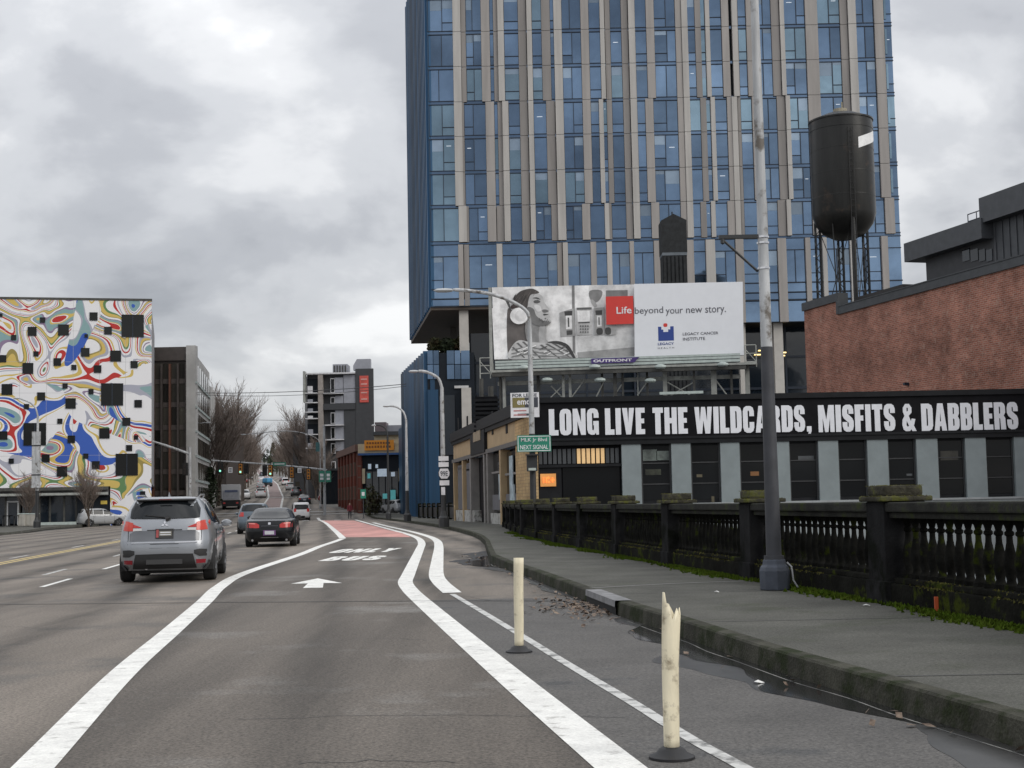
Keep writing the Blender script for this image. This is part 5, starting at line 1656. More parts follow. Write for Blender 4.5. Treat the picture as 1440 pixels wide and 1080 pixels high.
for y0, y1 in ((300, 215), (362, 325), (480, 415), (568, 500), (655, 595), (760, 700)):
    ub('window_frame', M_wht, apt, Cm, cu(188), cu(214), -.1, .39, cz_(y0), cz_(y1))
    ub('window_pane', M_wdark, apt, Cm, cu(192), cu(210), -.16, -.11, cz_(y0 - 4), cz_(y0 - (y0 - y1) * .55))
    ub('window_pane', M_wdark, apt, Cm, cu(192), cu(210), -.16, -.11, cz_(y0 - (y0 - y1) * .45), cz_(y1 + 5))
for y in (305, 490, 575):
    ub('slab', M_wht, apt, Cm, cu(150), cu(266), -.9, .38, cz_(y + 3), cz_(y - 3))
for y0, y1 in ((300, 215), (355, 318), (410, 370), (448, 418), (540, 480), (620, 560)):
    ub('balcony_slab', M_wht, apt, Cm, cu(46), cu(116), -1.3, .3, cz_(y0 + 5), cz_(y0))
    ub('balcony_panel', M_wht if y0 in (300, 448) else M_lg, apt, Cm, cu(60), cu(90), -1.28, -1.2, cz_(y0), cz_(y0 - (y0 - y1) * .45))
    ub('balcony_back', M_core, apt, Cm, cu(50), cu(116), .2, .39, cz_(y0), cz_(y1))
ub('edge_fin', M_steel_l, apt, Cm, cu(34), cu(46), -1.4, .3, cz_(355), cz_(175))
MB().box(cu(193), cu(280), 2, 6, cz_(190) - .1, cz_(126)).build('roof_unit', M_lg, apt, Cm)
for i in range(5):
    ub('louvre', M_steel, apt, Cm, cu(200 + 16 * i), cu(208 + 16 * i), 1.92, 2.01, cz_(180), cz_(134))
MB().prism([(cu(318), cz_(166)), (cu(420), cz_(166)), (cu(420), cz_(102)), (cu(340), cz_(102)), (cu(318), cz_(140))], 1, 2.5).build('roof_house', M_lg, apt, Cm)

# ================================================================== LOW BRICK SHOP ON THE FAR CORNER
KF = Face((P(504, 700, 172).x, 172), (P(566, 700, 172).x, 172), .0)
shop = empty('corner_shop', None, label='low brick corner shop with a cream front, blue stripe and orange board', cat='building', M=KF.M)
Km = KF.M
def kz(zy): return KF.z(530, 480 + zy / 4.154)
def ku(zx): return KF.u(420 + zx / 4.154)
M_kb = brick_mat('dark_red_brick', (.17, .055, .04), (.12, .04, .03), (.14, .10, .08), .5)
M_cream2 = mat('cream_wall', (.52, .44, .30), .7, var=.08)
KS = Face((P(475, 690, 172 + 24).x + .2, 172 + 24.0), (KF.A.x, 172.0))
MB().box(0, KS.len, 0, .5, -.5, kz(600)).build('side_wall', M_kb, shop, KS.M)
for i in range(6):
    ub('side_pilaster', M_kb, shop, KS.M, KS.len * (i + .2) / 6, KS.len * (i + .42) / 6, -.25, .01, -.5, kz(640))
ub('side_cornice', mat('cornice_brown', (.16, .09, .07), .8), shop, KS.M, -.1, KS.len, -.35, .6, kz(640), kz(600))
MB().box(.02, KF.len, .5, 20, -.5, kz(605)).build('body', M_core, shop, Km)
ub('front_wall', M_cream2, shop, Km, 0, KF.len, .0, .49, kz(652), kz(598))
ub('blue_stripe', mat('stripe_blue', (.03, .10, .28), .5), shop, Km, 0, KF.len, -.2, .48, kz(664), kz(653))
ub('corner_pier', M_kb, shop, Km, -.05, ku(350) + .25, -.04, .5, -.5, kz(665))
for a, b, c, d, m in ((352, 384, 830, 742, M_cream2), (580, 626, 820, 742, M_cream2)):
    ub('front_panel', m, shop, Km, ku(a), ku(b), .1, .45, kz(c), kz(d))
for i in range(5):
    a = 390 + i * 38
    ub('shop_window', M_dk, shop, Km, ku(a), ku(a + 32), .3, .42, kz(990), kz(760))
oz = empty('orange_board', Km @ Vector((ku(470), -.15, kz(637))), label='orange advertising board fixed on the cream shop front', cat='sign')
ow = (ku(556) - ku(384)) / 2
ub('panel', mat('board_orange', (.80, .30, .02), .5, var=.05), oz, None, -ow, ow, -.1, .1, 0, kz(578) - kz(637))
for y0, y1, a, b in ((.62, .82, -.85, .8), (.25, .45, -.9, .85)):
    hh = kz(578) - kz(637)
    for i in range(9):
        x = ow * (a + (b - a) * i / 9)
        ub('print_mark', mat('board_brown', (.22, .07, .01), .5), oz, None, x, x + ow * .12, -.125, -.1, hh * y0, hh * y1)
M_teal = mat('lit_teal', (.1, .5, .5), .4, emit=(.2, .6, .65, .12))
M_litw = mat('lit_white', (.7, .8, .9), .4, emit=(.6, .75, .9, .15))
for a, b, c, d, m in ((402, 420, 745, 715, M_litw), (445, 460, 740, 718, M_litw), (398, 415, 800, 770, M_teal), (455, 510, 790, 745, M_litw), (485, 515, 920, 890, M_teal), (530, 560, 930, 870, M_teal), (535, 558, 790, 765, M_litw)):
    ub('window_sign', m, shop, Km, ku(a), ku(b), .18, .26, kz(c), kz(d))
bk = empty('rear_building', (P(540, 600, 200).x, 200, 0), label='pale flat roofed building peeking over the cream shop', cat='building')
s2 = 200 / FPX
MB().box(-14 * s2, 24 * s2, 0, 9, 0, P(540, 612, 200).z).build('wall', M_cream2, bk)
MB().box(-16 * s2, 26 * s2, -.5, 9.5, P(540, 612, 200).z + .01, P(540, 607, 200).z).build('roof', M_cop, bk)
MB().box(-14 * s2, 2 * s2, 1, 5, P(540, 606, 200).z, P(540, 593, 200).z).build('roof_unit', mat('unit_mauve', (.16, .13, .14), .7), bk)
ub('upper_wall', M_lg, bk, None, 2.2 * s2, 24 * s2, 2, 6, P(540, 606, 200).z, P(540, 597, 200).z)
# dark clutter building filling the far left behind the trees
for (x0, x1, Y, ytop, lab, m) in ((287, 318, 210, 600, 'low brown building behind the left street trees', M_brown), (412, 448, 262, 610, 'low grey building behind the right street trees', M_char), (452, 476, 205, 662, 'low dark building left of the brick shop', M_core)):
    z0 = gz(Y) - .5
    p, q = P(x0, ytop, Y), P(x1, ytop, Y)
    e = empty('low_building', (p.x, Y, z0), label=lab, cat='building')
    h = p.z - z0
    MB().box(0, q.x - p.x, 0, 14, 0, h).build('wall', m, e)
    MB().box(-.2, q.x - p.x + .2, -.2, 14.2, h + .002, h + .3).build('roof', M_cop, e)
    for r in range(max(1, int(h / 3.2))):
        for i in range(3):
            w = (q.x - p.x) / 3
            ub('window_pane', M_bglass, e, None, w * i + .4, w * (i + 1) - .4, -.05, .02, 1.2 + 3.1 * r, 2.7 + 3.1 * r)

# ================================================================== STREET TREES (bare, winter)
def tree_meshes(seed, H=17.0):
    t = random.Random(seed)
    tr, tw = MB(), MB()
    th = H * .16
    tr.tube((0, 0, -.4), (0, 0, th), .26, .2, 7)
    def grow(p, d, L, r, lev):
        q = p + d * L
        mid = p + d * (L * .5) + Vector((t.gauss(0, 1), t.gauss(0, 1), 0)) * L * .04
        tgt = tr if lev < 2 else tw
        n = 5 if lev < 2 else 3
        tgt.tube(p, mid, r, r * .8, n, cap=False); tgt.tube(mid, q, r * .8, r * .5, n, cap=False)
        if lev >= 4:
            return
        k = (8, 7, 6, 4)[lev]
        for i in range(k):
            f = .25 + .75 * (i + t.random()) / k
            b = p.lerp(q, f)
            a = t.uniform(0, 6.28)
            side = Vector((math.cos(a), math.sin(a), 0))
            nd = (d * 1.0 + side * t.uniform(.35, .75) + Vector((0, 0, .35))).normalized()
            grow(b, nd, L * t.uniform(.42, .62), max(.02, r * .5), lev + 1)
    for i in range(8):
        a = i * .79 + t.uniform(-.3, .3)
        sp = t.uniform(.12, .42) if i else .02
        d = Vector((math.cos(a) * sp, math.sin(a) * sp, 1)).normalized()
        grow(Vector((0, 0, th * (.8 + .2 * t.random()))), d, H * t.uniform(.42, .55), .12, 0 if i == 0 else 1)
    return tr, tw
M_twig = mat('twig', (.175, .14, .12), .9, var=.3, scale=.6)
tprot = []
for sd in (3, 8, 14):
    tr, tw = tree_meshes(sd)
    e = empty('street_tree', (0, 0, 0))
    tr.build('trunk', M_bark, e, norm=False)
    tw.build('crown', M_twig, e, norm=False)
    tprot.append(e)
used = set()
def plant(i, x, y, h, rz, label, group):
    k = i % 3
    e = tprot[k] if k not in used else copy_tree(tprot[k])
    used.add(k)
    e.matrix_basis = Matrix.Translation((x, y, gz(y))) @ Matrix.Rotation(rz, 4, 'Z') @ Matrix.Diagonal((h / 17 * 1.15, h / 17 * 1.15, h / 17, 1))
    return tag(e, label, 'tree', group)
ordn = ['nearest', 'second', 'third', 'fourth', 'fifth', 'sixth', 'seventh', 'eighth', 'ninth', 'tenth', 'eleventh', 'twelfth', 'thirteenth', 'fourteenth', 'fifteenth', 'sixteenth']
k = 0
Ls = [(302, 190, 560), (313, 205, 552), (322, 222, 548), (331, 238, 560), (338, 256, 575), (344, 278, 590), (350, 300, 600), (354, 330, 612), (358, 365, 622), (361, 405, 630), (364, 450, 636), (366, 520, 641), (368.5, 620, 646)]
for i, (x, Y, yt) in enumerate(Ls):
    q = P(x - 5, 700, Y)
    h = P(x, yt, Y).z - gz(Y)
    plant(k, q.x, Y, h * 1.0, k * 1.3, 'bare brown winter tree, %s in the row left of the far street' % ordn[i], 'bare trees left of the far street'); k += 1
Rs = [(449, 205, 640), (442, 225, 622), (437, 243, 605), (428, 250, 590), (421, 268, 580), (414, 290, 588), (409, 315, 598), (404, 345, 610), (400, 380, 620), (396, 425, 630), (392, 490, 638), (388, 580, 645)]
for i, (x, Y, yt) in enumerate(Rs):
    q = P(x + 2, 700, Y)
    h = P(x, yt, Y).z - gz(Y)
    plant(k, q.x, Y, h * 1.02, k * 1.7, 'bare brown winter tree, %s in the row right of the far street' % ordn[i], 'bare trees right of the far street'); k += 1
for i, (x, Y, yt) in enumerate(((296, 205, 575), (306, 222, 566), (318, 246, 572), (329, 268, 585), (338, 305, 602))):
    q = P(x - 6, 700, Y)
    plant(k, q.x, Y, (P(x, yt, Y).z - gz(Y)) * 1.0, k * 1.1, 'bare winter tree set back behind the left row, %s' % ordn[i], 'bare trees set back left of the far street'); k += 1
for i, (x, Y, yt) in enumerate(((440, 262, 602), (430, 285, 600), (421, 318, 606), (412, 350, 615))):
    q = P(x + 4, 700, Y)
    plant(k, q.x, Y, (P(x, yt, Y).z - gz(Y)) * 1.0, k * 1.3, 'bare winter tree set back behind the right row, %s' % ordn[i], 'bare trees set back right of the far street'); k += 1
for i, (x, Y, yt, lab) in enumerate(((125, 128, 655, 'thin bare sapling in front of the painted building'), (40, 129, 668, 'thin bare sapling beside the left lamp post'))):
    q = P(x, 700, Y)
    h = P(x, yt, Y).z
    plant(k, q.x, Y, h, i, lab, 'saplings by the painted building'); k += 1
# evergreens where the hill street vanishes
def conifer(x, Y, yt, seed, lab):
    q = P(x, 660, Y)
    h = max(6, P(x, yt, Y).z - gz(Y))
    e = empty('evergreen_tree', (q.x, Y, gz(Y) - .3), label=lab, cat='tree')
    t = random.Random(seed)
    mb = MB()
    for i in range(700):
        f = t.random() ** .7
        r = h * .24 * (1 - f) + .25
        a = t.uniform(0, 6.28)
        rr_ = r * t.random() ** .5
        c = Vector((math.cos(a) * rr_, math.sin(a) * rr_, h * (.12 + .88 * f)))
        s_ = h * .035
        u1 = Vector((t.gauss(0, 1), t.gauss(0, 1), t.gauss(0, .5))).normalized() * s_
        u2 = Vector((t.gauss(0, 1), t.gauss(0, 1), t.gauss(0, .5))).normalized() * s_
        mb.add([c - u1, c + u2, c + u1, c - u2], [(0, 1, 2, 3)])
    mb.build('crown', M_leaf, e, norm=False)
    MB().tube((0, 0, 0), (0, 0, h * .6), h * .02, h * .008, 6).build('trunk', M_bark, e)
for i, (x, Y, yt) in enumerate(((384, 640, 622), (389, 560, 630), (379, 900, 640), (393, 520, 628), (372, 1200, 648), (296, 188, 668), (288, 186, 672))):
    conifer(x, Y, yt, i + 40, ('dark evergreen right of the far end of the street, tallest', 'dark evergreen just behind the right row of bare trees', 'small far evergreen closing the street, middle', 'dark evergreen nearest of those right of the far street',
                             'smallest far evergreen at the vanishing point of the street', 'dark shrubby evergreen at the foot of the left trees', 'low dark evergreen beside the brown office block')[i])
# far wooded skyline
t = random.Random(77)
mb = MB()
for i in range(5200):
    Y = t.uniform(1350, 2100)
    x = left(Y) + t.uniform(-520, 900)
    c = Vector((x, Y, gz(Y) + t.uniform(0, 13)))
    s_ = t.uniform(2, 5)
    u1 = Vector((t.gauss(0, 1), t.gauss(0, 1), t.gauss(0, 1))).normalized() * s_
    u2 = Vector((t.gauss(0, 1), t.gauss(0, 1), t.gauss(0, 1))).normalized() * s_
    mb.add([c - u1, c + u2, c + u1, c - u2], [(0, 1, 2, 3)])
tag(mb.build('far_wood', mat('far_wood', (.06, .068, .062), .9, var=.4, scale=.02), norm=False), 'far wooded ridge at the end of the street', 'wood', kind='stuff')

# ================================================================== CARS
M_cglass = mat('car_glass', (.008, .010, .012), .05, var=.1, spec=.4)
M_tyre = mat('tyre', (.016, .016, .017), .8, var=.2)
M_rim = mat('rim_grey', (.22, .22, .23), .35, .8)
M_plast = mat('black_plastic', (.02, .02, .021), .6, var=.15)
M_lamp = mat('tail_red', (.34, .012, .010), .18, emit=(1, .05, .03, .07), coat=.5)
M_lampo = mat('tail_orange', (.42, .028, .012), .18, emit=(1, .07, .02, .07), coat=.5)
M_lampw = mat('lamp_clear', (.55, .55, .55), .15, coat=.5)
M_chrome = mat('chrome', (.6, .6, .62), .15, .9, var=.03)
M_plate = mat('plate_white', (.55, .56, .6), .5)
def paint(name, c, metal=.35, rough=.28):
    return mat(name, c, rough, metal, var=.05, scale=1.5, coat=.7)
# level: height, rear y, front y, half width, corner radius
SUV = [(.24, -2.02, 2.06, .78, .25), (.36, -2.15, 2.14, .87, .28), (.56, -2.18, 2.18, .90, .30), (.78, -2.17, 2.16, .905, .32), (.90, -2.12, 2.10, .90, .32), (.99, -2.10, 1.98, .89, .32),
       (1.05, -2.09, 1.20, .875, .30), (1.13, -2.07, .92, .86, .28), (1.25, -2.03, .72, .82, .26), (1.42, -1.93, .42, .745, .24), (1.55, -1.86, .20, .68, .22), (1.61, -1.80, .02, .63, .22), (1.645, -1.62, -.2, .52, .2), (1.66, -1.3, -.5, .36, .2)]
SEDAN = [(.20, -2.22, 2.20, .78, .25), (.32, -2.36, 2.36, .87, .30), (.52, -2.40, 2.40, .895, .34), (.68, -2.39, 2.36, .90, .36), (.84, -2.36, 2.15, .89, .34), (.93, -2.33, 1.5, .875, .32), (.965, -2.15, 1.1, .86, .3),
         (1.0, -1.72, .98, .83, .28), (1.12, -1.42, .72, .765, .26), (1.26, -1.12, .42, .69, .24), (1.35, -.88, .16, .62, .24), (1.385, -.7, -.1, .53, .2), (1.40, -.5, -.3, .36, .15)]
VAN = [(.28, -2.3, 2.3, .84, .2), (.5, -2.36, 2.36, .92, .22), (.8, -2.36, 2.34, .93, .22), (1.05, -2.35, 2.2, .925, .22), (1.12, -2.34, 1.6, .92, .22), (1.5, -2.30, 1.1, .88, .2), (1.80, -2.24, .7, .83, .18), (1.88, -2.1, .5, .74, .2), (1.9, -1.8, .2, .5, .2)]
def lev(spec, z):
    if z <= spec[0][0]: return spec[0]
    for a, b in zip(spec, spec[1:]):
        if a[0] <= z <= b[0]:
            k = (z - a[0]) / (b[0] - a[0])
            return tuple(a[i] + (b[i] - a[i]) * k for i in range(5))
    return spec[-1]
def hw_at(spec, y, z):
    _, yr, yf, hw, rc = lev(spec, z)
    L = (yf - yr) / 2
    m = (yf + yr) / 2
    taper = 1 - .05 * abs((y - m) / max(L, .1)) ** 2.2
    return hw * taper
def contour(spec, z, n=6):
    _, yr, yf, hw, rc = lev(spec, z)
    rc = min(rc, hw * .8, (yf - yr) * .4)
    pts = []
    def arc(cx, cy, a0):
        for i in range(n + 1):
            a = a0 + math.pi / 2 * i / n
            pts.append((cx + rc * math.cos(a), cy + rc * math.sin(a)))
    arc(hw - rc, yf - rc, 0)
    for i in range(1, 4): pts.append(((hw - rc) * (1 - i / 2), yf))
    arc(-hw + rc, yf - rc, math.pi / 2)
    for i in range(1, 6): pts.append((-hw, yf - rc + (yr - yf + 2 * rc) * i / 6))
    arc(-hw + rc, yr + rc, math.pi)
    for i in range(1, 4): pts.append(((-hw + rc) * (1 - i / 2), yr))
    arc(hw - rc, yr + rc, 3 * math.pi / 2)
    for i in range(1, 6): pts.append((hw, yr + rc + (yf - yr - 2 * rc) * i / 6))
    out = []
    m, L = (yf + yr) / 2, (yf - yr) / 2
    for x, y in pts:
        t = 1 - .05 * abs((y - m) / max(L, .1)) ** 2.2
        bul = .05 * (1 - (x / hw) ** 2)
        out.append((x * t, y + (bul if y > m else -bul) * max(0, (abs(y - m) - (L - rc)) / rc)))
    return out
def rear_pt(spec, x, z, off=0.0, front=False):
    """A point of the rear (or nose) surface at lateral x, height z, pushed out by off."""
    _, yr, yf, hw, rc = lev(spec, z)
    t = .95
    rc = min(rc, hw * .8)
    ax = min(abs(x) / t, hw - .001)
    dy = 0 if ax <= hw - rc else rc - math.sqrt(max(0, rc * rc - (ax - (hw - rc)) ** 2))
    bul = .05 * (1 - (ax / hw) ** 2) * max(0, 1 - dy / rc)
    return Vector((x, yf - dy + bul + off, z)) if front else Vector((x, yr + dy - bul - off, z))
def side_pt(spec, y, z, sg, off=0.0):
    _, yr, yf, hw, rc = lev(spec, z)
    return Vector((sg * (hw_at(spec, y, z) + off), y, z))
def patch(surf, cols, off=.008, nb=4, deep=.03, ns=3):
    """Thickened panel on a surface; cols: (a, low b, high b)."""
    mb = MB()
    cc = []
    for c, d in zip(cols, cols[1:]):
        for i in range(ns):
            k = i / ns
            cc.append(tuple(c[j] + (d[j] - c[j]) * k for j in range(3)))
    cc.append(cols[-1])
    N = nb + 1
    for o in (off, -deep):
        for a, lo, hi in cc:
            for j in range(N):
                mb.v.append(tuple(surf(a, lo + (hi - lo) * j / nb, o)))
    n = len(cc)
    for i in range(n - 1):
        for j in range(nb):
            k = i * N + j
            mb.f.append((k, k + N, k + N + 1, k + 1))
    T = n * N
    rim = [i * N for i in range(n)] + [(n - 1) * N + j for j in range(1, N)] + [i * N + nb for i in range(n - 2, -1, -1)] + [j for j in range(nb - 1, 0, -1)]
    for a, b in zip(rim, rim[1:] + rim[:1]):
        mb.f.append((a, b, b + T, a + T))
    return mb
def wheel(root, x, y, r, w, sg, far=False):
    t = MB().lathe([(r * .62, -w / 2), (r * .93, -w / 2), (r, -w / 2 + .03), (r, w / 2 - .03), (r * .93, w / 2), (r * .62, w / 2)], 14 if far else 24, (0, 0, 0), 'X').build('wheel', M_tyre, root, smooth=True)
    t.matrix_basis = Matrix.Translation((x, y, r))
    mb = MB().lathe([(.02, sg * w * .38), (r * .2, sg * w * .40), (r * .22, sg * w * .3), (r * .60, sg * w * .3), (r * .64, sg * w * .45), (r * .66, sg * w * .1)], 14 if far else 20, (0, 0, 0), 'X')
    if not far:
        for i in range(5):
            a = i * 2 * math.pi / 5
            c, s_ = math.cos(a), math.sin(a)
            mb.tube((sg * w * .40, c * r * .15, s_ * r * .15), (sg * w * .44, c * r * .62, s_ * r * .62), .035, .03, 5)
    mb.build('rim', M_rim, t, smooth=True)
def car(name, spec, m, loc, rz, label, cat, kind='suv', far=False, group=None, roof_m=None):
    root = empty(name, loc, rz, label=label, cat=cat, group=group)
    mb = MB()
    n = 3 if far else 6
    rings = []
    zs_ = [l[0] for l in spec]
    if not far:
        zs_ = sorted(set(zs_ + [(a + b) / 2 for a, b in zip(zs_, zs_[1:])]))
    for z in zs_:
        rings.append([(x, y, z) for x, y in contour(spec, z, n)])
    N = len(rings[0])
    for r in rings: mb.v += r
    for j in range(len(rings) - 1):
        for i in range(N):
            mb.f.append((j * N + i, j * N + (i + 1) % N, (j + 1) * N + (i + 1) % N, (j + 1) * N + i))
    mb.f += [tuple(range(N - 1, -1, -1)), tuple(range((len(rings) - 1) * N, len(rings) * N))]
    mb.build('body', m, root, smooth='all' if far else True)
    Rr = lambda a, b, o: rear_pt(spec, a, b, o)
    Rf = lambda a, b, o: rear_pt(spec, a, b, o, True)
    wr = .345 if kind == 'suv' else (.32 if kind == 'sedan' else .36)
    yax = (-1.32, 1.32) if kind == 'suv' else ((-1.36, 1.38) if kind == 'sedan' else (-1.45, 1.5))
    hw = spec[2][3]
    for y in yax:
        for sg in (-1, 1):
            arch = MB().lathe([(.01, sg * (hw * .955 - .35)), (wr + .06, sg * (hw * .955 - .35)), (wr + .075, sg * (hw * .975 + .012)), (.01, sg * (hw * .975 + .006))], 20, (0, y, wr + .01), 'X')
            arch.v = [(x, y_, max(z, .22)) for x, y_, z in arch.v]
            arch.build('wheel_arch', M_plast, root)
            wheel(root, sg * (hw - .105), y, wr, .24, sg, far)
    MB().box(-hw * .75, hw * .75, spec[0][1] + .3, spec[0][2] - .3, .17, .26).build('underbody', M_plast, root)
    S = lambda sg: (lambda a, b, o: side_pt(spec, a, b, sg, o))
    if kind == 'suv':
        wins = [[(-1.66, 1.30, 1.42), (-1.42, 1.16, 1.50), (-1.02, 1.12, 1.53)], [(-.95, 1.11, 1.53), (-.10, 1.09, 1.54)], [(-.02, 1.09, 1.54), (.30, 1.09, 1.46), (.78, 1.10, 1.18)]]
        rw = [(-.66, 1.25, 1.42), (-.58, 1.24, 1.57), (0, 1.23, 1.60), (.58, 1.24, 1.57), (.66, 1.25, 1.42)]
        fw = [(-.68, 1.08, 1.3), (-.55, 1.08, 1.5), (0, 1.08, 1.55), (.55, 1.08, 1.5), (.68, 1.08, 1.3)]
        hl = (.62, .84)
    elif kind == 'sedan':
        wins = [[(-1.28, 1.02, 1.06), (-.72, 1.01, 1.31), (-.52, 1.0, 1.335)], [(-.45, 1.0, 1.34), (.02, 1.0, 1.34), (.14, 1.0, 1.32)], [(.2, 1.0, 1.31), (.45, 1.0, 1.20), (.75, 1.0, 1.06)]]
        rw = [(-.70, 1.03, 1.10), (-.58, 1.02, 1.30), (0, 1.01, 1.335), (.58, 1.02, 1.30), (.70, 1.03, 1.10)]
        fw = [(-.70, 1.02, 1.10), (-.58, 1.02, 1.28), (0, 1.02, 1.32), (.58, 1.02, 1.28), (.70, 1.02, 1.10)]
        hl = (.58, .76)
    else:
        wins = [[(-2.0, 1.2, 1.68), (-1.0, 1.2, 1.7)], [(-.9, 1.2, 1.7), (.1, 1.2, 1.7)], [(.2, 1.2, 1.7), (.75, 1.2, 1.6), (1.25, 1.2, 1.3)]]
        rw = [(-.72, 1.15, 1.66), (.72, 1.15, 1.66)]
        fw = [(-.75, 1.2, 1.7), (.75, 1.2, 1.7)]
        hl = (.75, .98)
    patch(Rr, rw, .020, 5, .03).build('rear_window', M_cglass, root, smooth=True)
    patch(Rf, fw, .006, 5, .02).build('windscreen', M_cglass, root, smooth=True)
    for sg in (-1, 1):
        for w in wins:
            patch(S(sg), w, .006, 4, .02).build('side_window', M_cglass, root, smooth=True)
        patch(Rf, [(sg * .5, hl[0], hl[1]), (sg * .8, hl[0] + .04, hl[1] + .03)], .01, 2).build('headlight', M_lampw, root)
        m_ = MB().lathe([(.0, -.06), (.07, -.05), (.09, 0), (.07, .05), (.0, .06)], 10, (0, 0, 0), 'Y')
        m_.v = [(x * 1.3, y, z * .85) for x, y, z in m_.v]
        o = m_.tube((0, 0, -.02), (-sg * .14, .03, -.06), .025, n=5).build('mirror', m if kind != 'sedan' else M_plast, root, smooth=True)
        o.matrix_basis = Matrix.Translation((sg * (hw_at(spec, .62, 1.08) + .14), .62, 1.10 if kind != 'sedan' else 1.04))
    if not far and kind != 'van':
        for sg in (-1, 1):
            for y in (-.98, .02, .95) if kind == 'suv' else (-.5, .17, 1.0):
                MB().box(sg * hw * .96, sg * (hw + .001), y - .006, y + .006, .35, 1.0).build('door_seam', M_plast, root)
            for y in (-.82, .2):
                p = side_pt(spec, y, .93 if kind == 'suv' else .84, sg, .012)
                MB().box(p.x - .015, p.x + .015, y - .09, y + .09, p.z - .018, p.z + .018).build('door_handle', m, root, bevel=.006)
    return root, Rr, Rf, S

def on_road(x, y, z=0.0): return G(x, y, z)
# -------------------------------------------------- silver-blue crossover
M_slate = paint('slate_silver_paint', (.30, .315, .34), .6, .32)
g = on_road(237, 817)
ang = R(7.6)
fwd = Vector((-math.sin(ang), math.cos(ang), 0))
c = g + fwd * 1.45
suv, Rr, Rf, S = car('suv', SUV, M_slate, (c.x, c.y, 0), ang, 'silver blue crossover with slanted red tail lights, nearest car in the left lane', 'car', 'suv')
for sg in (-1, 1):
    patch(Rr, [(sg * .60, 1.0, 1.155), (sg * .72, 1.0, 1.19), (sg * .835, 1.01, 1.19)], .014, 3).build('tail_light', M_lampo, suv, smooth=True)
    patch(Rr, [(sg * .44, 1.06, 1.07), (sg * .595, 1.06, 1.13)], .013, 2).build('tail_light', M_lamp, suv, smooth=True)
    patch(Rr, [(sg * .43, 1.005, 1.05), (sg * .595, 1.0, 1.05)], .012, 2).build('reverse_light', M_lampw, suv, smooth=True)
    patch(Rr, [(sg * .56, .55, .62), (sg * .66, .50, .64), (sg * .83, .50, .63)], .010, 3).build('corner_vent', M_plast, suv, smooth=True)
    patch(Rr, [(sg * .60, .36, .44), (sg * .83, .37, .44)], .016, 2).build('reflector', mat('reflector_red', (.22, .012, .02), .25), suv, smooth=True)
    patch(S(sg), [(-2.0, .24, .42), (-1.75, .24, .40)], .012, 2).build('cladding', M_plast, suv, smooth=True)
    patch(S(sg), [(-.92, .24, .40), (.9, .24, .40)], .014, 2).build('cladding', M_plast, suv, smooth=True)
patch(Rr, [(-.60, .27, .30), (-.54, .27, .55), (0, .27, .56), (.54, .27, .55), (.60, .27, .30)], .018, 5).build('diffuser', M_plast, suv, smooth=True)
patch(Rr, [(-.34, .36, .45), (.34, .36, .45)], .034, 2).build('skid_plate', mat('skid_grey', (.06, .06, .062), .5), suv)
patch(Rr, [(-.66, .80, .95), (-.56, .80, 1.0), (.56, .80, 1.0), (.66, .80, .95)], .004, 3).build('plate_recess', paint('slate_dark', (.11, .115, .125), .5), suv, smooth=True)
patch(Rr, [(-.62, .765, .785), (.62, .765, .785)], .022, 1).build('chrome_strip', M_chrome, suv)
patch(Rr, [(-.17, .855, 1.035), (.17, .855, 1.035)], .02, 2).build('plate_frame', M_plast, suv)
patch(Rr, [(-.10, .90, .99), (.135, .90, .99)], .026, 2).build('number_plate', mat('dealer_plate', (.17, .16, .13), .5), suv)
patch(Rr, [(-.155, .87, 1.02), (-.11, .87, 1.02)], .026, 2).build('plate_mark', mat('dealer_mark', (.28, .05, .05), .5), suv)
patch(Rr, [(-.08, .955, .975), (.12, .955, .975)], .030, 1).build('plate_mark', M_plate, suv)
patch(Rr, [(-.08, .915, .93), (.12, .915, .93)], .030, 1).build('plate_mark', M_plate, suv)
patch(Rr, [(-.33, 1.005, 1.02), (.33, 1.005, 1.02)], .010, 1).build('handle_strip', M_plast, suv)
def diamond(cx, cz):
    w, h = .021, .036
    return [(cx, cz - h), (cx + w, cz), (cx, cz + h), (cx - w, cz)]
for cx, cz__, rot in ((0, 1.16, 0), (-.031, 1.106, 1), (.031, 1.106, 1)):
    mb = MB()
    pts = diamond(cx, cz__) if not rot else [(cx - .03, cz__ - .018), (cx + .012 * (1 if cx > 0 else -1) + .0, cz__ - .018), (cx + .03, cz__ + .018 - (.036 if cx > 0 else 0)), (cx, cz__ + .018)]
    if rot:
        sgn = 1 if cx > 0 else -1
        pts = [(sgn * .002, 1.124), (sgn * .045, 1.124), (sgn * .066, 1.09), (sgn * .023, 1.09)]
    q = [Rr(x, z, .016) for x, z in pts] + [Rr(x, z, -.01) for x, z in pts]
    mb.v = [tuple(p) for p in q]
    mb.f = [(0, 1, 2, 3)] + [(i, (i + 1) % 4, (i + 1) % 4 + 4, i + 4) for i in range(4)]
    mb.build('emblem', M_chrome, suv)
MB().box(-.57, .57, -1.99, -1.70, 1.592, 1.622).build('spoiler', M_slate, suv, bevel=.012)
MB().box(-.55, .55, -1.97, -1.75, 1.575, 1.591).build('spoiler_underside', M_plast, suv)
for sg in (-1, 1):
    patch(Rr, [(sg * .685, .80, 1.19), (sg * .695, .80, 1.19)], .004, 3, ns=1).build('tailgate_seam', M_plast, suv)
patch(Rr, [(-.70, .738, .748), (.70, .738, .748)], .004, 1).build('bumper_seam', M_plast, suv, smooth=True)
patch(Rr, [(-.80, .665, .672), (.80, .665, .672)], .004, 1).build('bumper_crease', mat('slate_crease', (.16, .165, .17), .4, .5), suv, smooth=True)
MB().box(-.12, .12, -2.045, -2.02, 1.59, 1.605).build('brake_light', mat('brake_dark', (.12, .01, .01), .3), suv)
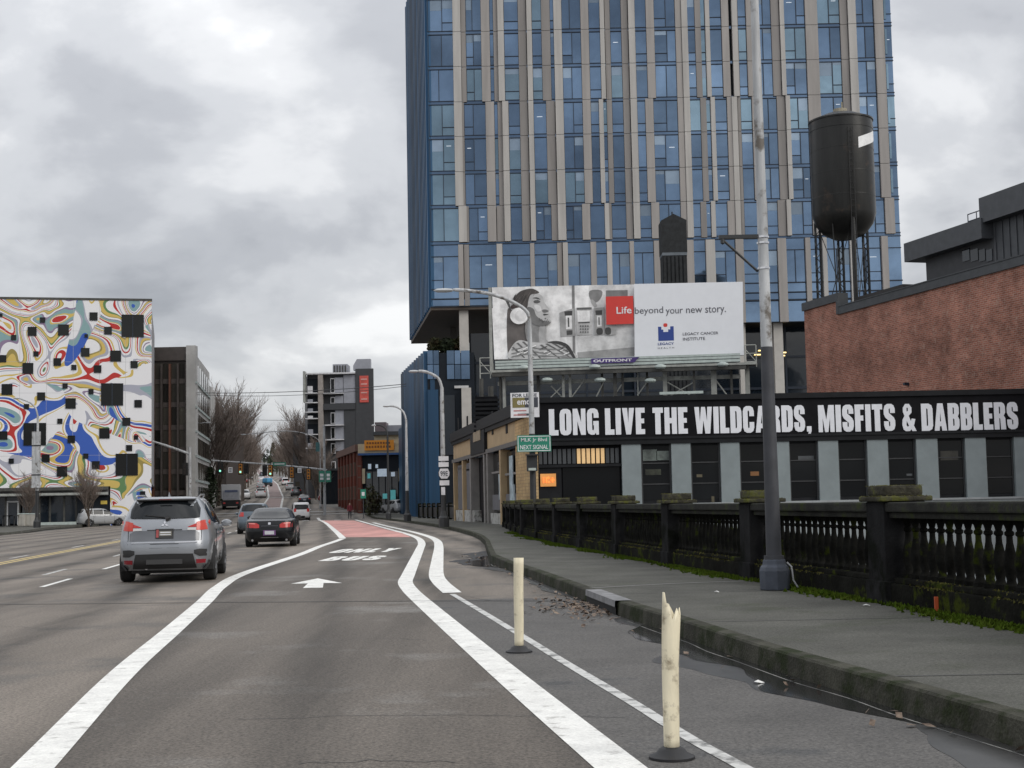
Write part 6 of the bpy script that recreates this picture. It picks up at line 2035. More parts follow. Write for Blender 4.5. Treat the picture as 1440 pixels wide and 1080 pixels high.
MB().add([(-.02, -1.35, 1.64), (.02, -1.35, 1.64), (.02, -1.05, 1.64), (-.02, -1.05, 1.64), (0, -1.33, 1.76), (0, -1.2, 1.73)], [(0, 1, 5, 4), (2, 3, 4, 5), (0, 4, 3), (1, 2, 5)]).build('antenna', M_slate, suv)
wv = MB()
wv.tube(Rr(.02, 1.22, .03), Rr(.10, 1.25, .05), .045, .03, 8).tube(Rr(.05, 1.25, .035), Rr(-.38, 1.30, .03), .014, .008, 5)
wv.build('rear_wiper', M_plast, suv)
for sg in (-1, 1):
    MB().path([(sg * .60, -1.6, 1.64), (sg * .62, -1.4, 1.68), (sg * .60, -.3, 1.69), (sg * .56, -.1, 1.64)], .018, 6).build('roof_bar', M_chrome, suv)
MB().tube((-.35, -2.1, .30), (-.35, -1.7, .30), .045, n=10).build('exhaust', M_chrome, suv)
# -------------------------------------------------- black saloon
M_ink = mat('black_paint_car', (.006, .007, .009), .25, 0, var=.05, spec=.3, coat=.25)
g = on_road(381, 768.5)
ang = R(6.2)
fwd = Vector((-math.sin(ang), math.cos(ang), 0))
c = g + fwd * 1.6
sed, Rr, Rf, S = car('sedan', SEDAN, M_ink, (c.x, c.y, 0), ang, 'black saloon with wide red tail lights, ahead of the silver blue crossover', 'car', 'sedan')
for sg in (-1, 1):
    patch(Rr, [(sg * .36, .69, .80), (sg * .46, .68, .86), (sg * .80, .70, .88)], .012, 3).build('tail_light', M_lamp, sed, smooth=True)
    patch(Rr, [(sg * .50, .82, .86), (sg * .74, .83, .875)], .017, 1).build('tail_light_top', mat('lamp_pink', (.55, .18, .16), .2, emit=(1, .2, .2, .15)), sed)
    MB().tube((sg * .6, -2.43, .25), (sg * .6, -2.1, .25), .04, n=8).build('exhaust', M_chrome, sed)
patch(Rr, [(-.80, .335, .345), (.80, .335, .345)], .016, 1).build('chrome_strip', M_chrome, sed)
patch(Rr, [(-.22, .42, .60), (.22, .42, .60)], .014, 1).build('plate_frame', mat('plate_purple', (.16, .07, .2), .4), sed)
patch(Rr, [(-.165, .45, .575), (.165, .45, .575)], .020, 1).build('number_plate', M_plate, sed)
patch(Rr, [(-.045, .80, .875), (.045, .80, .875)], .014, 1).build('emblem', M_chrome, sed)
patch(Rr, [(-.30, .745, .76), (.30, .745, .76)], .012, 1).build('lettering_strip', mat('trim_grey', (.12, .12, .13), .3, .7), sed)
patch(Rr, [(-.84, .60, .608), (.84, .60, .608)], .003, 1).build('bumper_seam', M_plast, sed)
# -------------------------------------------------- other traffic
def simple(name, spec, m, px_, Y, ang, label, kind, group=None, back=True, z=None):
    p = P(px_, 710, Y)
    z0 = gz(Y) if z is None else z
    r_, Rr, Rf, S = car(name, spec, m, (p.x, Y + 2, z0), ang, label, 'car', kind, True, group)
    if back:
        zl = {'suv': (.95, 1.18), 'sedan': (.70, .86), 'van': (.9, 1.25)}[kind]
        for sg in (-1, 1):
            patch(Rr, [(sg * .55, zl[0], zl[1]), (sg * .80, zl[0], zl[1])], .012, 2).build('tail_light', M_lamp, r_, smooth=True)
        patch(Rr, [(-.2, zl[0] - .15, zl[0] - .03), (.2, zl[0] - .15, zl[0] - .03)], .012, 1).build('number_plate', M_plate, r_)
        patch(Rr, [(-.8, .28, .48), (.8, .28, .48)], .010, 1).build('bumper', M_plast, r_)
    return r_
P_silver = paint('silver_paint', (.36, .37, .38), .15, .4)
P_white = paint('white_paint_car', (.62, .62, .63), 0, .3)
P_dark = paint('dark_blue_paint', (.03, .04, .055), .4)
P_redc = paint('red_paint_car', (.22, .02, .02), .2)
P_grey = paint('grey_paint_car', (.14, .145, .15), .4)
simple('hatchback', SUV, paint('steel_blue_paint', (.10, .13, .16), .5), 349, 77, R(9), 'dark silver blue hatchback half hidden left of the black saloon', 'suv')
simple('estate_car', VAN, P_white, 418, 150, R(12), 'white people carrier with a black bumper, right of the black saloon', 'van')
far_cars = [(364, 238, SUV, P_white, 'suv', 'white estate car going up the hill, lowest of the uphill line'), (364.5, 300, SEDAN, P_grey, 'sedan', 'grey saloon second in the uphill line'), (365, 345, SUV, P_silver, 'suv', 'silver car third in the uphill line'),
            (366, 415, SEDAN, P_white, 'sedan', 'small white car fourth in the uphill line'), (367, 500, SUV, P_dark, 'suv', 'tiny dark car highest in the uphill line')]
for x, Y, sp, m, kd, lab in far_cars:
    simple('car', sp, m, x, Y, R(10), lab, kd, 'cars driving up the far hill')
park_l = [(341, 232, SUV, P_white, 'suv', 'white car parked just right of the box truck'), (334, 330, VAN, P_white, 'van', 'white van at the left kerb of the hill, under the signals'), (344, 385, SUV, P_redc, 'suv', 'dark red car at the left kerb on the hill'), (350, 440, SEDAN, P_dark, 'sedan', 'dark car highest at the left kerb on the hill')]
for x, Y, sp, m, kd, lab in park_l:
    simple('parked_car', sp, m, x, Y, R(10) + math.pi, lab, kd, 'cars at the left kerb of the hill', back=False)
park_r = [(425, 205, SEDAN, P_dark, 'sedan', 'dark parked saloon nearest at the right kerb of the hill'), (414, 245, SUV, P_grey, 'suv', 'grey parked car second at the right kerb of the hill'), (406, 290, SUV, P_silver, 'suv', 'silver parked car third at the right kerb of the hill'),
          (400, 345, VAN, P_white, 'van', 'white parked van fourth at the right kerb of the hill'), (396, 400, SEDAN, P_grey, 'sedan', 'small grey parked car farthest at the right kerb of the hill')]
for x, Y, sp, m, kd, lab in park_r:
    simple('parked_car', sp, m, x, Y, R(10), lab, kd, 'cars parked at the right kerb of the hill')
simple('parked_car', SUV, P_redc, 466, 212, R(80), 'dark red car standing in the side street right of the signal pole', 'suv', back=False)
simple('parked_car', SUV, P_silver, 553, 166, R(30), 'silver car parked in front of the corner shop windows', 'suv', back=False)
# silver crossover at the painted building, nose to the right
p = G(141, 740)
pk, Rr, Rf, S = car('parked_car', SUV, P_silver, (p.x, p.y + .6, 0), R(-62), 'silver white crossover parked in front of the painted building, nose to the right', 'car', 'suv', False)
patch(Rf, [(-.4, .62, .86), (.4, .62, .86)], .014, 2).build('grille', M_plast, pk)
patch(Rf, [(-.7, .3, .45), (.7, .3, .45)], .012, 2).build('bumper_intake', M_plast, pk)
p = G(166, 736)
simple('parked_car', SEDAN, P_dark, 176, 139, R(-75), 'dark low car parked beyond the silver crossover', 'sedan', back=False)
# box truck ahead
p = P(324.5, 700, 190)
s190 = 190 / FPX
tk = empty('box_truck', (p.x, 190, gz(190)), R(9.5), label='white box truck seen from behind in the left lane', cat='truck')
MB().box(-1.22, 1.22, 0, 6.2, 1.25, 3.35).build('cargo_box', P_white, tk, bevel=.04)
MB().box(-1.18, 1.18, -.02, 6.0, .45, 1.24).build('chassis', M_plast, tk)
MB().box(-1.05, 1.05, -.05, -.001, 1.35, 2.55).build('roller_door', mat('roller_pale', (.45, .46, .5), .5), tk)
MB().box(-.8, .9, -.08, -.051, 2.3, 2.6).build('name_strip', mat('strip_blue', (.12, .15, .25), .5), tk)
MB().box(-1.1, 1.1, 6.3, 8.0, .5, 2.6).build('cab', P_white, tk, bevel=.15)
for sg in (-1, 1):
    MB().box(sg * .85 - .15, sg * .85 + .15, -.07, -.02, .78, .98).build('tail_light', M_lamp, tk)
    for y in (1.4, 7.0):
        wheel(tk, sg * 1.0, y, .45, .3, sg, True)
# bright lorry with a blue tarpaulin crossing far up
p = P(375, 668, 335)
lo = empty('lorry', (p.x, 335, gz(335)), R(60), label='small white lorry with a bright blue load turning far up the street', cat='truck')
MB().box(-1.0, 1.0, -1.0, .5, .9, 2.0).build('load', mat('tarp_blue', (.05, .22, .38), .5, var=.3), lo, bevel=.25)
MB().box(-1.0, 1.0, .6, 1.7, .5, 1.9).build('cab', P_white, lo, bevel=.2)
MB().box(-.9, .9, -1.0, 1.6, .4, .88).build('chassis', M_plast, lo)
for sg in (-1, 1):
    for y in (-.5, 1.1):
        wheel(lo, sg * .95, y, .42, .3, sg, True)

# ================================================================== LAMPS, SIGNALS, SIGNS
M_galv = mat('galvanised', (.42, .43, .44), .6, .1, var=.25, scale=2.5, spots=((.13, .115, .10), 3.0, .55, .10), stretch=(2.5, 2.5, .4))
M_dpole = mat('pole_dark_grey', (.048, .05, .058), .6, .1, var=.2, scale=3)
M_dbase = mat('pole_base_grey', (.058, .068, .09), .6, .1, var=.2, scale=4, bump=.2)
M_bpole = mat('pole_black', (.022, .024, .026), .5, var=.2)
M_lhead = mat('lamp_head_grey', (.45, .46, .47), .5, var=.08)
def poly_section(mb, x, y, z0, z1, r0, r1, n=8): return mb.tube((x, y, z0), (x, y, z1), r0, r1, n)
# big grey pole by the balustrade
g = G(1090, 829, .175)
big = empty('lamp_post', g, label='tall thick grey pole with a square foot and black side bracket, nearest on pavement', cat='post')
zc_ = P(1078, 488, g.y).z - g.z
MB().tube((0, 0, .34), (0, 0, zc_), .105, .083, 16).build('lower_shaft', M_dpole, big, smooth=True)
MB().tube((0, 0, zc_ - .01), (0, 0, 10.5), .078, .046, 16).build('upper_shaft', M_galv, big, smooth=True)
MB().lathe([(.20, .0), (.205, .25), (.19, .30), (.16, .33), (.15, .40), (.02, .42)], 8).build('base', M_dbase, big, bevel=.012)
MB().lathe([(.135, .36), (.135, .45), (.02, .45)], 16).build('collar', M_dpole, big, smooth=True)
zb_ = P(1066, 333, g.y).z - g.z
MB().box(-.60, -.02, -.03, .03, zb_ - .02, zb_ + .03).tube((-.56, 0, zb_ - .02), (-.08, 0, zb_ - .48), .018, n=6).lathe([(.0, zb_ - .10), (.03, zb_ - .08), (.03, zb_ - .02), (.0, zb_ - .02)], 8, (-.55, 0, 0)).build('bracket', M_bpole, big)
for z in (zb_ - .02, zb_ - .10, zb_ - .45):
    MB().lathe([(.06, z), (.084, z), (.084, z + .025), (.06, z + .025)], 16).build('band', M_chrome, big)
MB().path([(0, 0, 10.4), (-.15, 0, 10.75), (-.8, 0, 10.95), (-2.2, 0, 10.95)], .045, 8).build('arm', M_galv, big, smooth=True)
MB().lathe([(.0, 0), (.14, .04), (.16, .3), (.10, .62), (.0, .66)], 10, (0, 0, 10.93), 'X').build('lamp_head', M_lhead, big).matrix_basis = Matrix.Translation((-2.8, 0, 0))
MB().path([(.16, -.05, .36), (.22, -.05, .30), (.24, -.05, .12), (.30, -.05, .02)], .012, 6).build('cable', M_lhead, big)

def street_lamp(base_px, base_z, head, elbow, mid, top_r, bot_r, label, lower=None, col=None, dark=False, head_m=None, name='street_lamp', Y=None, group=None):
    """base_px: foot pixel; head, elbow: measured pixels of the lamp head tip and the bend of the shaft."""
    g = G(*base_px, base_z) if Y is None else Vector((P(*base_px, Y).x, Y, gz(Y)))
    e = empty(name, g, label=label, cat='street lamp', group=group)
    up = col or M_galv
    pe = P(*elbow, g.y) - g
    ph = P(*head, g.y) - g
    zt = pe.z
    zl = zt * .0 if lower is None else P(base_px[0], lower, g.y).z - g.z
    if lower is not None:
        MB().tube((0, 0, 0), (0, 0, zl), bot_r, bot_r * .9, 10).build('lower_shaft', M_bpole, e, smooth=True)
    MB().tube((0, 0, zl), (0, 0, zt), bot_r * .85, top_r, 10).build('shaft', up, e, smooth=True)
    pm = [P(*m_, g.y) - g for m_ in mid]
    pts = [Vector((0, 0, zt - .02))] + [Vector((p.x, 0, p.z)) for p in pm]
    end = Vector((ph.x, 0, ph.z))
    sgn = 1 if end.x > 0 else -1
    hl = min(.75, abs(end.x) * .3)
    pts.append(Vector((end.x - sgn * hl, 0, end.z)))
    MB().path(catm3(pts, 4), [top_r * .8] * (len(catm3(pts, 4)) - 1) + [top_r * .5], 8).build('arm', up, e, smooth=True)
    hm = MB().lathe([(.0, 0), (.10, .02), (.15, hl * .35), (.13, hl * .8), (.0, hl)], 10, (0, 0, 0), 'X')
    hm.v = [(x * sgn, y, z * .55) for x, y, z in hm.v]
    o = hm.build('lamp_head', head_m or M_lhead, e, smooth=True)
    o.matrix_basis = Matrix.Translation((end.x - sgn * hl, 0, end.z - .02))
    MB().lathe([(bot_r * 1.9, 0), (bot_r * 1.9, .5), (bot_r * 1.4, .6), (bot_r * 1.05, .85), (.02, .86)], 8).build('base', M_bpole if lower else up, e)
    return e
def catm3(pts, n):
    out = []
    for i in range(len(pts) - 1):
        p0, p1, p2, p3 = pts[max(i - 1, 0)], pts[i], pts[i + 1], pts[min(i + 2, len(pts) - 1)]
        for k in range(n):
            t = k / n
            out.append(.5 * ((2 * p1) + (p2 - p0) * t + (2 * p0 - 5 * p1 + 4 * p2 - p3) * t * t + (3 * p1 - p0 - 3 * p2 + p3) * t ** 3))
    return out + [pts[-1]]
lampA = street_lamp((751, 753), .17, (609, 408), (746, 462), [(742, 440), (722, 425), (692, 414), (660, 409)], .085, .13, 'grey lamp post with a long curved arm carrying the green street sign', lower=610)
lampB = street_lamp((624.5, 741), .17, (574, 522), (620.5, 545), [(617, 533), (607, 526), (597, 522.5)], .10, .15, 'grey lamp post with a stack of white route signs by the blue podium', lower=650)
lampC = street_lamp((573, 733), .17, (538, 571), (569, 590), [(567, 579), (558, 572.5), (549, 571)], .09, .15, 'grey lamp post with a thin curved arm in front of the low blue block', lower=690)
lampD = street_lamp((546.5, 730), .17, (522, 598), (544, 612), [(542.5, 603), (537, 599), (532, 598)], .09, .13, 'black ornamental lamp post in front of the corner shop', col=M_bpole)
lampE = street_lamp((52, 742), .15, (18, 560), (52.5, 585), [(50, 574), (42, 566), (30, 561)], .09, .16, 'grey lamp post with a box on its shaft before the painted building', lower=690)
lampF = street_lamp((258.5, 724), 0, (297, 594), (258.5, 610), [(259.5, 603), (266, 599), (278, 596)], .07, .11, 'thin grey lamp post with its arm to the right beside the brown office block', Y=172)
lampG = street_lamp((451, 722), 0, (338, 611), (451, 628), [(447, 618), (430, 610), (400, 606)], .06, .11, 'thin lamp post with a long arm across the far street', Y=186)
# sign box under lamp A
def sign_box(name, label, cat, face_p, w, z0, z1, m, depth=.08, ang=0.0, group=None):
    e = empty(name, (face_p.x, face_p.y, z0), ang, label=label, cat=cat, group=group)
    return e
gA = lampA.location
fa = Face((P(727, 624, gA.y - .2).x, gA.y - .2), (P(775, 624, gA.y - .2).x, gA.y - .2))
z0, z1 = fa.z(750, 635.5), fa.z(750, 612)
M_green = mat('sign_green', (.015, .20, .13), .45, var=.04)
sA = empty('street_sign', fa.A + Vector((0, 0, z0)), label='green street sign with white border on the near grey lamp post', cat='sign')
MB().box(0, fa.len, 0, .03, z0, z1).build('panel', M_green, sA, fa.M, bevel=.012)
t_ = .025
for (a, b, c, d) in ((.03, fa.len - .03, z0 + .03, z0 + .03 + t_), (.03, fa.len - .03, z1 - .03 - t_, z1 - .03), (.03, .03 + t_, z0 + .056, z1 - .056), (fa.len - .03 - t_, fa.len - .03, z0 + .056, z1 - .056)):
    ub('border', M_sw, sA, fa.M, a, b, -.006, -.001, c, d)
hh = z1 - z0
text_fit('lettering', 'MLK Jr Blvd', M_sw, sA, fa.M, fa.len * .12, fa.len * .88, z0 + hh * .56, z0 + hh * .84, -.001, bold=.006, thick=.004)
text_fit('lettering', 'NEXT SIGNAL', M_sw, sA, fa.M, fa.len * .09, fa.len * .91, z0 + hh * .16, z0 + hh * .42, -.001, bold=.006, thick=.004)
for x in (.35, .65):
    ub('bracket', M_bpole, sA, fa.M, fa.len * x - .03, fa.len * x + .03, .031, .12, z0 + .1, z1 - .1)
# pedestrian signal under it
pz = P(749, 663, gA.y).z
sg_ = empty('pedestrian_signal', (gA.x - .02, gA.y - .2, pz), label='black pedestrian signal box under the green street sign', cat='signal')
ub('housing', M_bpole, sg_, None, -.20, .20, -.22, .08, .0, .62)
ub('visor', M_plast, sg_, None, -.24, .24, -.40, -.22, .58, .63)
ub('lens', mat('lens_pale', (.4, .45, .42), .4), sg_, None, -.14, .14, -.235, -.221, .03, .12)
ub('bracket', M_bpole, sg_, None, -.04, .04, .08, .2, .2, .4)
# route signs on lamp B
gB = lampB.location
sB = Face((P(616, 660, gB.y - .2).x, gB.y - .2), (P(631.5, 660, gB.y - .2).x, gB.y - .2))
def route(y0, y1, xa, xb, label, txt=None, shield=False):
    z0, z1 = sB.z(624, y1), sB.z(624, y0)
    e = empty('route_sign', sB.M @ Vector((sB.u(xa), 0, z0)), label=label, cat='sign', group='route signs stacked on one lamp post')
    a, b = sB.u(xa), sB.u(xb)
    if shield:
        c = (a + b) / 2
        w, h = (b - a) / 2, (z1 - z0)
        pts = [(c - w * .55, z0), (c + w * .55, z0), (c + w * .95, z0 + h * .3), (c + w, z0 + h * .62), (c + w * .72, z1), (c - w * .72, z1), (c - w, z0 + h * .62), (c - w * .95, z0 + h * .3)]
        MB().prism([(c + (x - c) * 1.1, z0 + h / 2 + (z - z0 - h / 2) * 1.1) for x, z in pts], .012, .03).build('backing', M_bpole, e, sB.M)
        MB().prism(pts, 0, .011).build('panel', M_sw, e, sB.M)
    else:
        MB().box(a, b, 0, .025, z0, z1).build('panel', M_sw, e, sB.M)
    if txt:
        text_fit('lettering', txt, M_sd, e, sB.M, a + (b - a) * .16, b - (b - a) * .16, z0 + (z1 - z0) * .25, z1 - (z1 - z0) * .25, -.001, bold=.01)
    ub('bracket', M_bpole, e, sB.M, (a + b) / 2 - .03, (a + b) / 2 + .03, .031, .1, z0 + .05, z1 - .05)
    return e
route(641.5, 648, 616, 630, 'small white plate topmost of the stack of route signs')
route(650, 656.5, 616, 630, 'small white plate just above the route shield')
route(659, 673, 616, 631, 'white route shield in the middle of the stack of signs', '99E', True)
route(675.5, 682.5, 617, 630.5, 'white plate just below the route shield')
route(685, 696, 619, 624.5, 'narrow white plate lowest of the stack of route signs')
# box on lamp E
gE = lampE.location
bx_ = empty('control_box', (gE.x, gE.y - .25, P(52, 686, gE.y).z), label='grey control cabinet strapped to the left lamp post', cat='box')
ub('case', M_galv, bx_, None, -.32, .30, -.2, .12, 0, 4.6)
ub('strap', M_bpole, bx_, None, -.34, .32, -.22, .13, 1.0, 1.1)
ub('strap', M_bpole, bx_, None, -.34, .32, -.22, .13, 3.4, 3.5)

# traffic signals
M_sigy = mat('signal_amber_case', (.48, .19, .02), .5, var=.1)
M_sigb = mat('signal_black', (.012, .012, .012), .6)
M_gon = mat('signal_green_lit', (.2, .9, .6), .4, emit=(.35, 1, .75, 1.2))
M_off = mat('signal_lens_off', (.03, .02, .015), .3)
def signal(loc, label, case, lit, group, back=False):
    e = empty('traffic_signal', loc, label=label, cat='traffic light', group=group)
    ub('housing', case, e, None, -.19, .19, -.12, .12, -1.15, 0)
    ub('backplate', M_sigb, e, None, -.30, .30, .121, .14, -1.25, .1)
    for i in range(3):
        z = -.2 - .37 * i
        o = MB().lathe([(.0, -.125), (.12, -.125), (.12, -.119), (.0, -.119)], 12, (0, 0, z), 'Y').build('lens', M_gon if (lit and i == 2) else M_off, e)
        MB().path([(-.13, -.2, z + .02), (-.09, -.24, z + .12), (.09, -.24, z + .12), (.13, -.2, z + .02)], .02, 5).build('visor', case, e)
    ub('hanger', M_sigb, e, None, -.04, .04, -.05, .05, .0, .35)
    return e
def mast(name, base_px, Y, p0, p1, top, label, r=.13):
    x0 = P(base_px, 700, Y).x
    e = empty(name, (x0, Y, gz(Y)), label=label, cat='signal mast')
    o = Vector((x0, Y, gz(Y)))
    a, b = P(*p0, Y) - o, P(*p1, Y) - o
    zt = P(base_px, top, Y).z - gz(Y)
    MB().tube((0, 0, 0), (0, 0, zt), r * 1.25, r * .9, 10).build('pole', M_galv, e, smooth=True)
    MB().path(catm3([Vector((0, 0, a.z - .15)), Vector((a.x, 0, a.z)), Vector(((a.x + b.x) / 2, 0, (a.z + b.z) / 2 + .08)), Vector((b.x, 0, b.z))], 5), [r, r * .95, r * .9, r * .85, r * .8] + [r * .75] * 5 + [r * .6] * 6, 8).build('arm', M_galv, e, smooth=True)
    return e
mast('signal_mast', 456.5, 166, (452, 660), (297, 647.5), 598, 'grey signal mast on the right with its arm across the street', .14)
mast('signal_mast', 267, 150, (263, 637), (186, 612.5), 628, 'grey signal mast on the left with a rising arm by the painted building', .17)
sigs = [(310, 649, M_sigb, True, 'black signal showing green, leftmost on the long arm'), (338.5, 650.5, M_sigy, True, 'amber cased signal showing green, second from the left on the long arm'), (380.5, 653, M_sigy, True, 'amber cased signal in the middle of the long arm'),
        (410.5, 655.5, M_sigy, False, 'orange cased unlit signal right of the middle of the long arm'), (434, 658, M_sigy, False, 'orange cased unlit signal nearest the right mast')]
for x, y, m, lit, lab in sigs:
    p = P(x, y, 165.7)
    signal((p.x, 165.6, p.z - .15), lab, m, lit, 'signals on the long mast arm')
for x, y, Y, lab in ((222, 628, 149.6, 'black signal seen from behind on the left mast arm, right one'), (182, 627, 149.6, 'black signal seen from behind on the left mast arm, left one'), (260, 652, 149.6, 'black signal on the shaft of the left mast')):
    p = P(x, y, Y)
    signal((p.x, Y, p.z), lab, M_sigb, False, 'black signals on the left mast')
for x, y, Y, lab in ((346, 652, 178, 'small far signal just right of the amber cased second one'), (372, 655, 178, 'small far signal left of the middle amber one')):
    p = P(x, y, Y)
    signal((p.x, Y, p.z), lab, M_sigb, False, 'small far signals')
# small plates on the arm and the pole
def plate(x0, y0, x1, y1, Y, m, name, label, cat='sign', marks=None, group=None):
    a, b = P(x0, y1, Y), P(x1, y0, Y)
    e = empty(name, ((a.x + b.x) / 2, Y, a.z), label=label, cat=cat, group=group)
    w, h = (b.x - a.x) / 2, b.z - a.z
    ub('panel', m, e, None, -w, w, -.02, .02, 0, h)
    ub('bracket', M_bpole, e, None, -.05, .05, .021, .25, h * .3, h * .7)
    for (f0, f1, g0, g1, mm) in marks or ():
        ub('mark', mm, e, None, -w + 2 * w * f0, -w + 2 * w * f1, -.032, -.021, h * g0, h * g1)
    return e
bars = [(.2, .8, .2, .32, M_sd), (.2, .8, .45, .57, M_sd), (.2, .8, .7, .82, M_sd)]
plate(321, 657, 327, 665, 165.4, M_sw, 'lane_sign', 'white lane sign left of the lit amber signal', marks=bars)
plate(418.5, 658, 424, 665, 165.4, M_sw, 'lane_sign', 'white lane sign between the two orange signals', marks=bars)
plate(448.5, 662, 456.5, 678, 165.2, M_green, 'direction_sign', 'green direction sign left of the right mast', marks=[(.2, .8, .5, .75, M_sw), (.2, .8, .2, .4, M_sw)])
plate(458, 662, 465.5, 678, 165.2, M_green, 'direction_sign', 'green direction sign right of the right mast', marks=[(.2, .8, .5, .75, M_sw), (.2, .8, .2, .4, M_sw)])
plate(384, 650, 402, 655, 165.2, M_green, 'street_sign', 'long green street name sign on the signal arm', marks=[(.1, .9, .35, .65, M_sw)])
plate(507, 688, 514.5, 701, 140, M_green, 'bus_stop_sign', 'green round topped bus stop sign in front of the brick shop', marks=[(.25, .75, .3, .7, M_sw)])
g = P(511, 729, 140)
e = empty('sign_post', (g.x, 140, .17), label='thin post under the green bus stop sign', cat='post')
MB().tube((0, .1, 0), (0, .1, P(511, 690, 140).z), .04, n=6).build('pole', M_dpole, e)
MB().lathe([(.12, 0), (.12, .04), (.02, .05)], 8, (0, .1, 0)).build('foot', M_dpole, e)
# banner up the right mast
plate(444, 622, 450, 635, 186, mat('banner_teal', (.05, .15, .16), .6), 'street_banner', 'small teal banner on the thin lamp post across the street', 'banner')

# dark railing in front of the podium, dark screens
rlg = empty('railing', (P(640, 735, 100).x, 104, .17), label='dark panelled railing in front of the blue podium', cat='railing')
a, b = Vector((-3.95, 108, .17)), Vector((-8.9, 134, .17))
L_ = (b - a).length
FR = Matrix.Translation(a) @ Matrix.Rotation(math.atan2((b - a).y, (b - a).x), 4, 'Z')
for i in range(9):
    ub('post', M_stone, rlg, FR, L_ * i / 8 - .15, L_ * i / 8 + .15, -.15, .15, 0, 1.35)
for i in range(8):
    ub('panel', M_bpole, rlg, FR, L_ * i / 8 + .16, L_ * (i + 1) / 8 - .16, -.05, .05, .12, 1.0)
    ub('handrail', M_bpole, rlg, FR, L_ * i / 8 + .151, L_ * (i + 1) / 8 - .151, -.06, .06, 1.12, 1.22)
# shrubs and small things near the corner shop
for i, (x, Y, h, lab) in enumerate(((520, 158, 2.0, 'reddish leafed street shrub in front of the shop windows'), (528, 160, 1.5, 'brown street shrub beside the black ornamental lamp post'))):
    p = P(x, 715, Y)
    shrub('street_shrub', (p.x, Y, gz(Y)), .75, h, M_leafr, lab, 'shrub', 380, 60 + i, .14)
# bins and cabinets at the painted building
def cabinet(x0, x1, y0, y1, Y, m, name, label):
    a, b = P(x0, y1, Y), P(x1, y0, Y)
    e = empty(name, ((a.x + b.x) / 2, Y, .15), label=label, cat='cabinet')
    w, h = (b.x - a.x) / 2, b.z - .15
    MB().box(-w, w, 0, .9, .06, h).build('case', m, e, bevel=.03)
    MB().box(-w - .04, w + .04, -.04, .94, h + .002, h + .08).build('lid', M_plank, e)
    ub('door', m, e, None, -w + .08, -.03, -.03, -.001, .15, h - .1)
    ub('door', m, e, None, .03, w - .08, -.03, -.001, .15, h - .1)
    return e
M_beige = mat('cabinet_beige', (.36, .345, .31), .7, var=.08)
cabinet(25, 35, 723, 744, 127, M_beige, 'utility_cabinet', 'narrow beige utility cabinet, left of the pair by the lamp post')
cabinet(35.5, 50, 723, 744, 127.3, M_beige, 'utility_cabinet', 'wide pale utility cabinet beside the left lamp post')
for i, x in enumerate((4, 13, 20)):
    p = P(x, 742, 127)
    e = empty('cafe_table', (p.x, 127, .15), label='dark outdoor table outside the painted building, %s' % (('leftmost', 'middle one', 'next to the beige cabinet')[i]), cat='table', group='dark tables outside the painted building')
    MB().box(-.45, .45, -.4, .4, .95, 1.02).build('top', M_bpole, e)
    MB().tube((0, 0, .03), (0, 0, .95), .05, n=6).build('stem', M_bpole, e)
    MB().lathe([(.28, 0), (.28, .03), (.03, .05)], 10).build('foot', M_bpole, e)
# overhead cables
def cable(pa, Ya, pb, Yb, sag, label, r=.03):
    a, b = P(*pa, Ya), P(*pb, Yb)
    pts = [a.lerp(b, i / 16) - Vector((0, 0, sag * 4 * (i / 16) * (1 - i / 16))) for i in range(17)]
    tag(MB().path(pts, r, 4).build('overhead_cable', M_bpole), label, 'cable', 'overhead cables')
cable((262, 552), 167, (571, 540), 138, .35, 'overhead cable crossing the far street, upper one', .035)
cable((262, 554), 167, (571, 543), 138, .55, 'overhead cable hanging just under the upper one', .025)
cable((288, 585), 190, (430, 590), 228, .3, 'thin overhead cable crossing in front of the bare trees', .03)

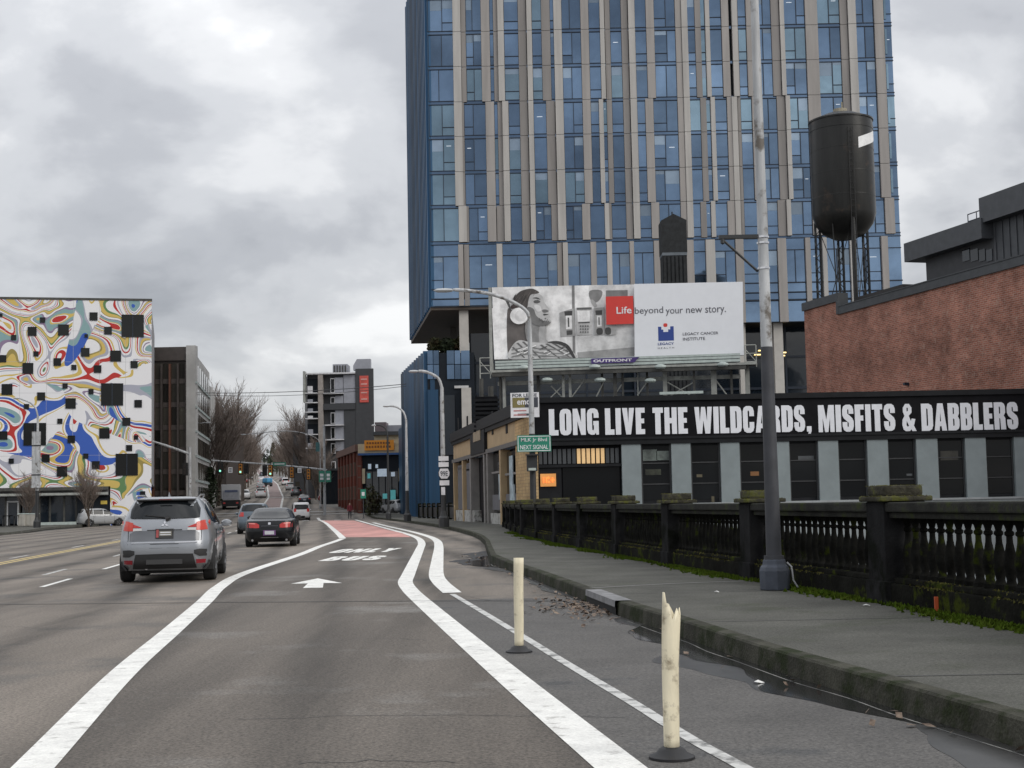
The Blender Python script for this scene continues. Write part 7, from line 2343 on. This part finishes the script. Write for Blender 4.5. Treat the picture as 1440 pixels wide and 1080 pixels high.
# ================================================================== PEDESTRIAN
def person(loc, rz, label, top, trousers):
    V = [(0, 0, .92), (0, 0, 1.15), (0, .0, 1.40), (0, .01, 1.50), (0, .03, 1.60), (0, .02, 1.72),
         (-.10, 0, .86), (-.11, .08, .48), (-.11, .02, .08), (-.11, .14, .04), (.10, 0, .86), (.11, -.06, .48), (.11, -.22, .10), (.11, -.12, .04),
         (-.19, 0, 1.40), (-.25, -.04, 1.13), (-.24, .06, .88), (-.24, .08, .80), (.19, 0, 1.40), (.25, .02, 1.13), (.24, .14, .90), (.24, .17, .82)]
    E = [(0, 1), (1, 2), (2, 3), (3, 4), (4, 5), (0, 6), (6, 7), (7, 8), (8, 9), (0, 10), (10, 11), (11, 12), (12, 13), (2, 14), (14, 15), (15, 16), (16, 17), (2, 18), (18, 19), (19, 20), (20, 21)]
    Rd = [.15, .14, .15, .055, .095, .075, .095, .07, .045, .04, .095, .07, .045, .04, .07, .055, .045, .035, .07, .055, .045, .035]
    me = bpy.data.meshes.new('person'); me.from_pydata(V, E, [])
    o = bpy.data.objects.new('person', me); COL.objects.link(o)
    md = o.modifiers.new('skin', 'SKIN')
    for i, r_ in enumerate(Rd):
        me.skin_vertices[0].data[i].radius = (r_, r_ * (.72 if i < 3 else 1))
    me.skin_vertices[0].data[0].use_root = True
    sb = o.modifiers.new('sub', 'SUBSURF'); sb.levels = 1; sb.render_levels = 1
    dg = bpy.context.evaluated_depsgraph_get()
    m2 = bpy.data.meshes.new_from_object(o.evaluated_get(dg))
    bpy.data.objects.remove(o)
    m2.materials.clear()
    for m in (mat('skin', (.42, .26, .19), .6), top, trousers, mat('hair_dark', (.03, .02, .015), .8), M_bpole):
        m2.materials.append(m)
    for p in m2.polygons:
        z, x, y = p.center.z, abs(p.center.x), p.center.y
        p.use_smooth = True
        p.material_index = 3 if (z > 1.68 or (z > 1.58 and y < .0)) else (0 if z > 1.50 or (x > .2 and z < .86 and z > .7) else (1 if z > .84 else (4 if z < .09 else 2)))
    o = bpy.data.objects.new('person', m2); COL.objects.link(o)
    o.location = loc; o.rotation_euler = (0, 0, rz)
    return tag(o, label, 'person')
p = P(492, 727, 152)
person((p.x, 152, .0), R(190), 'person in a dark red jacket walking over the far corner', mat('jacket_red', (.20, .03, .04), .8), mat('trousers_dark', (.03, .03, .04), .8))
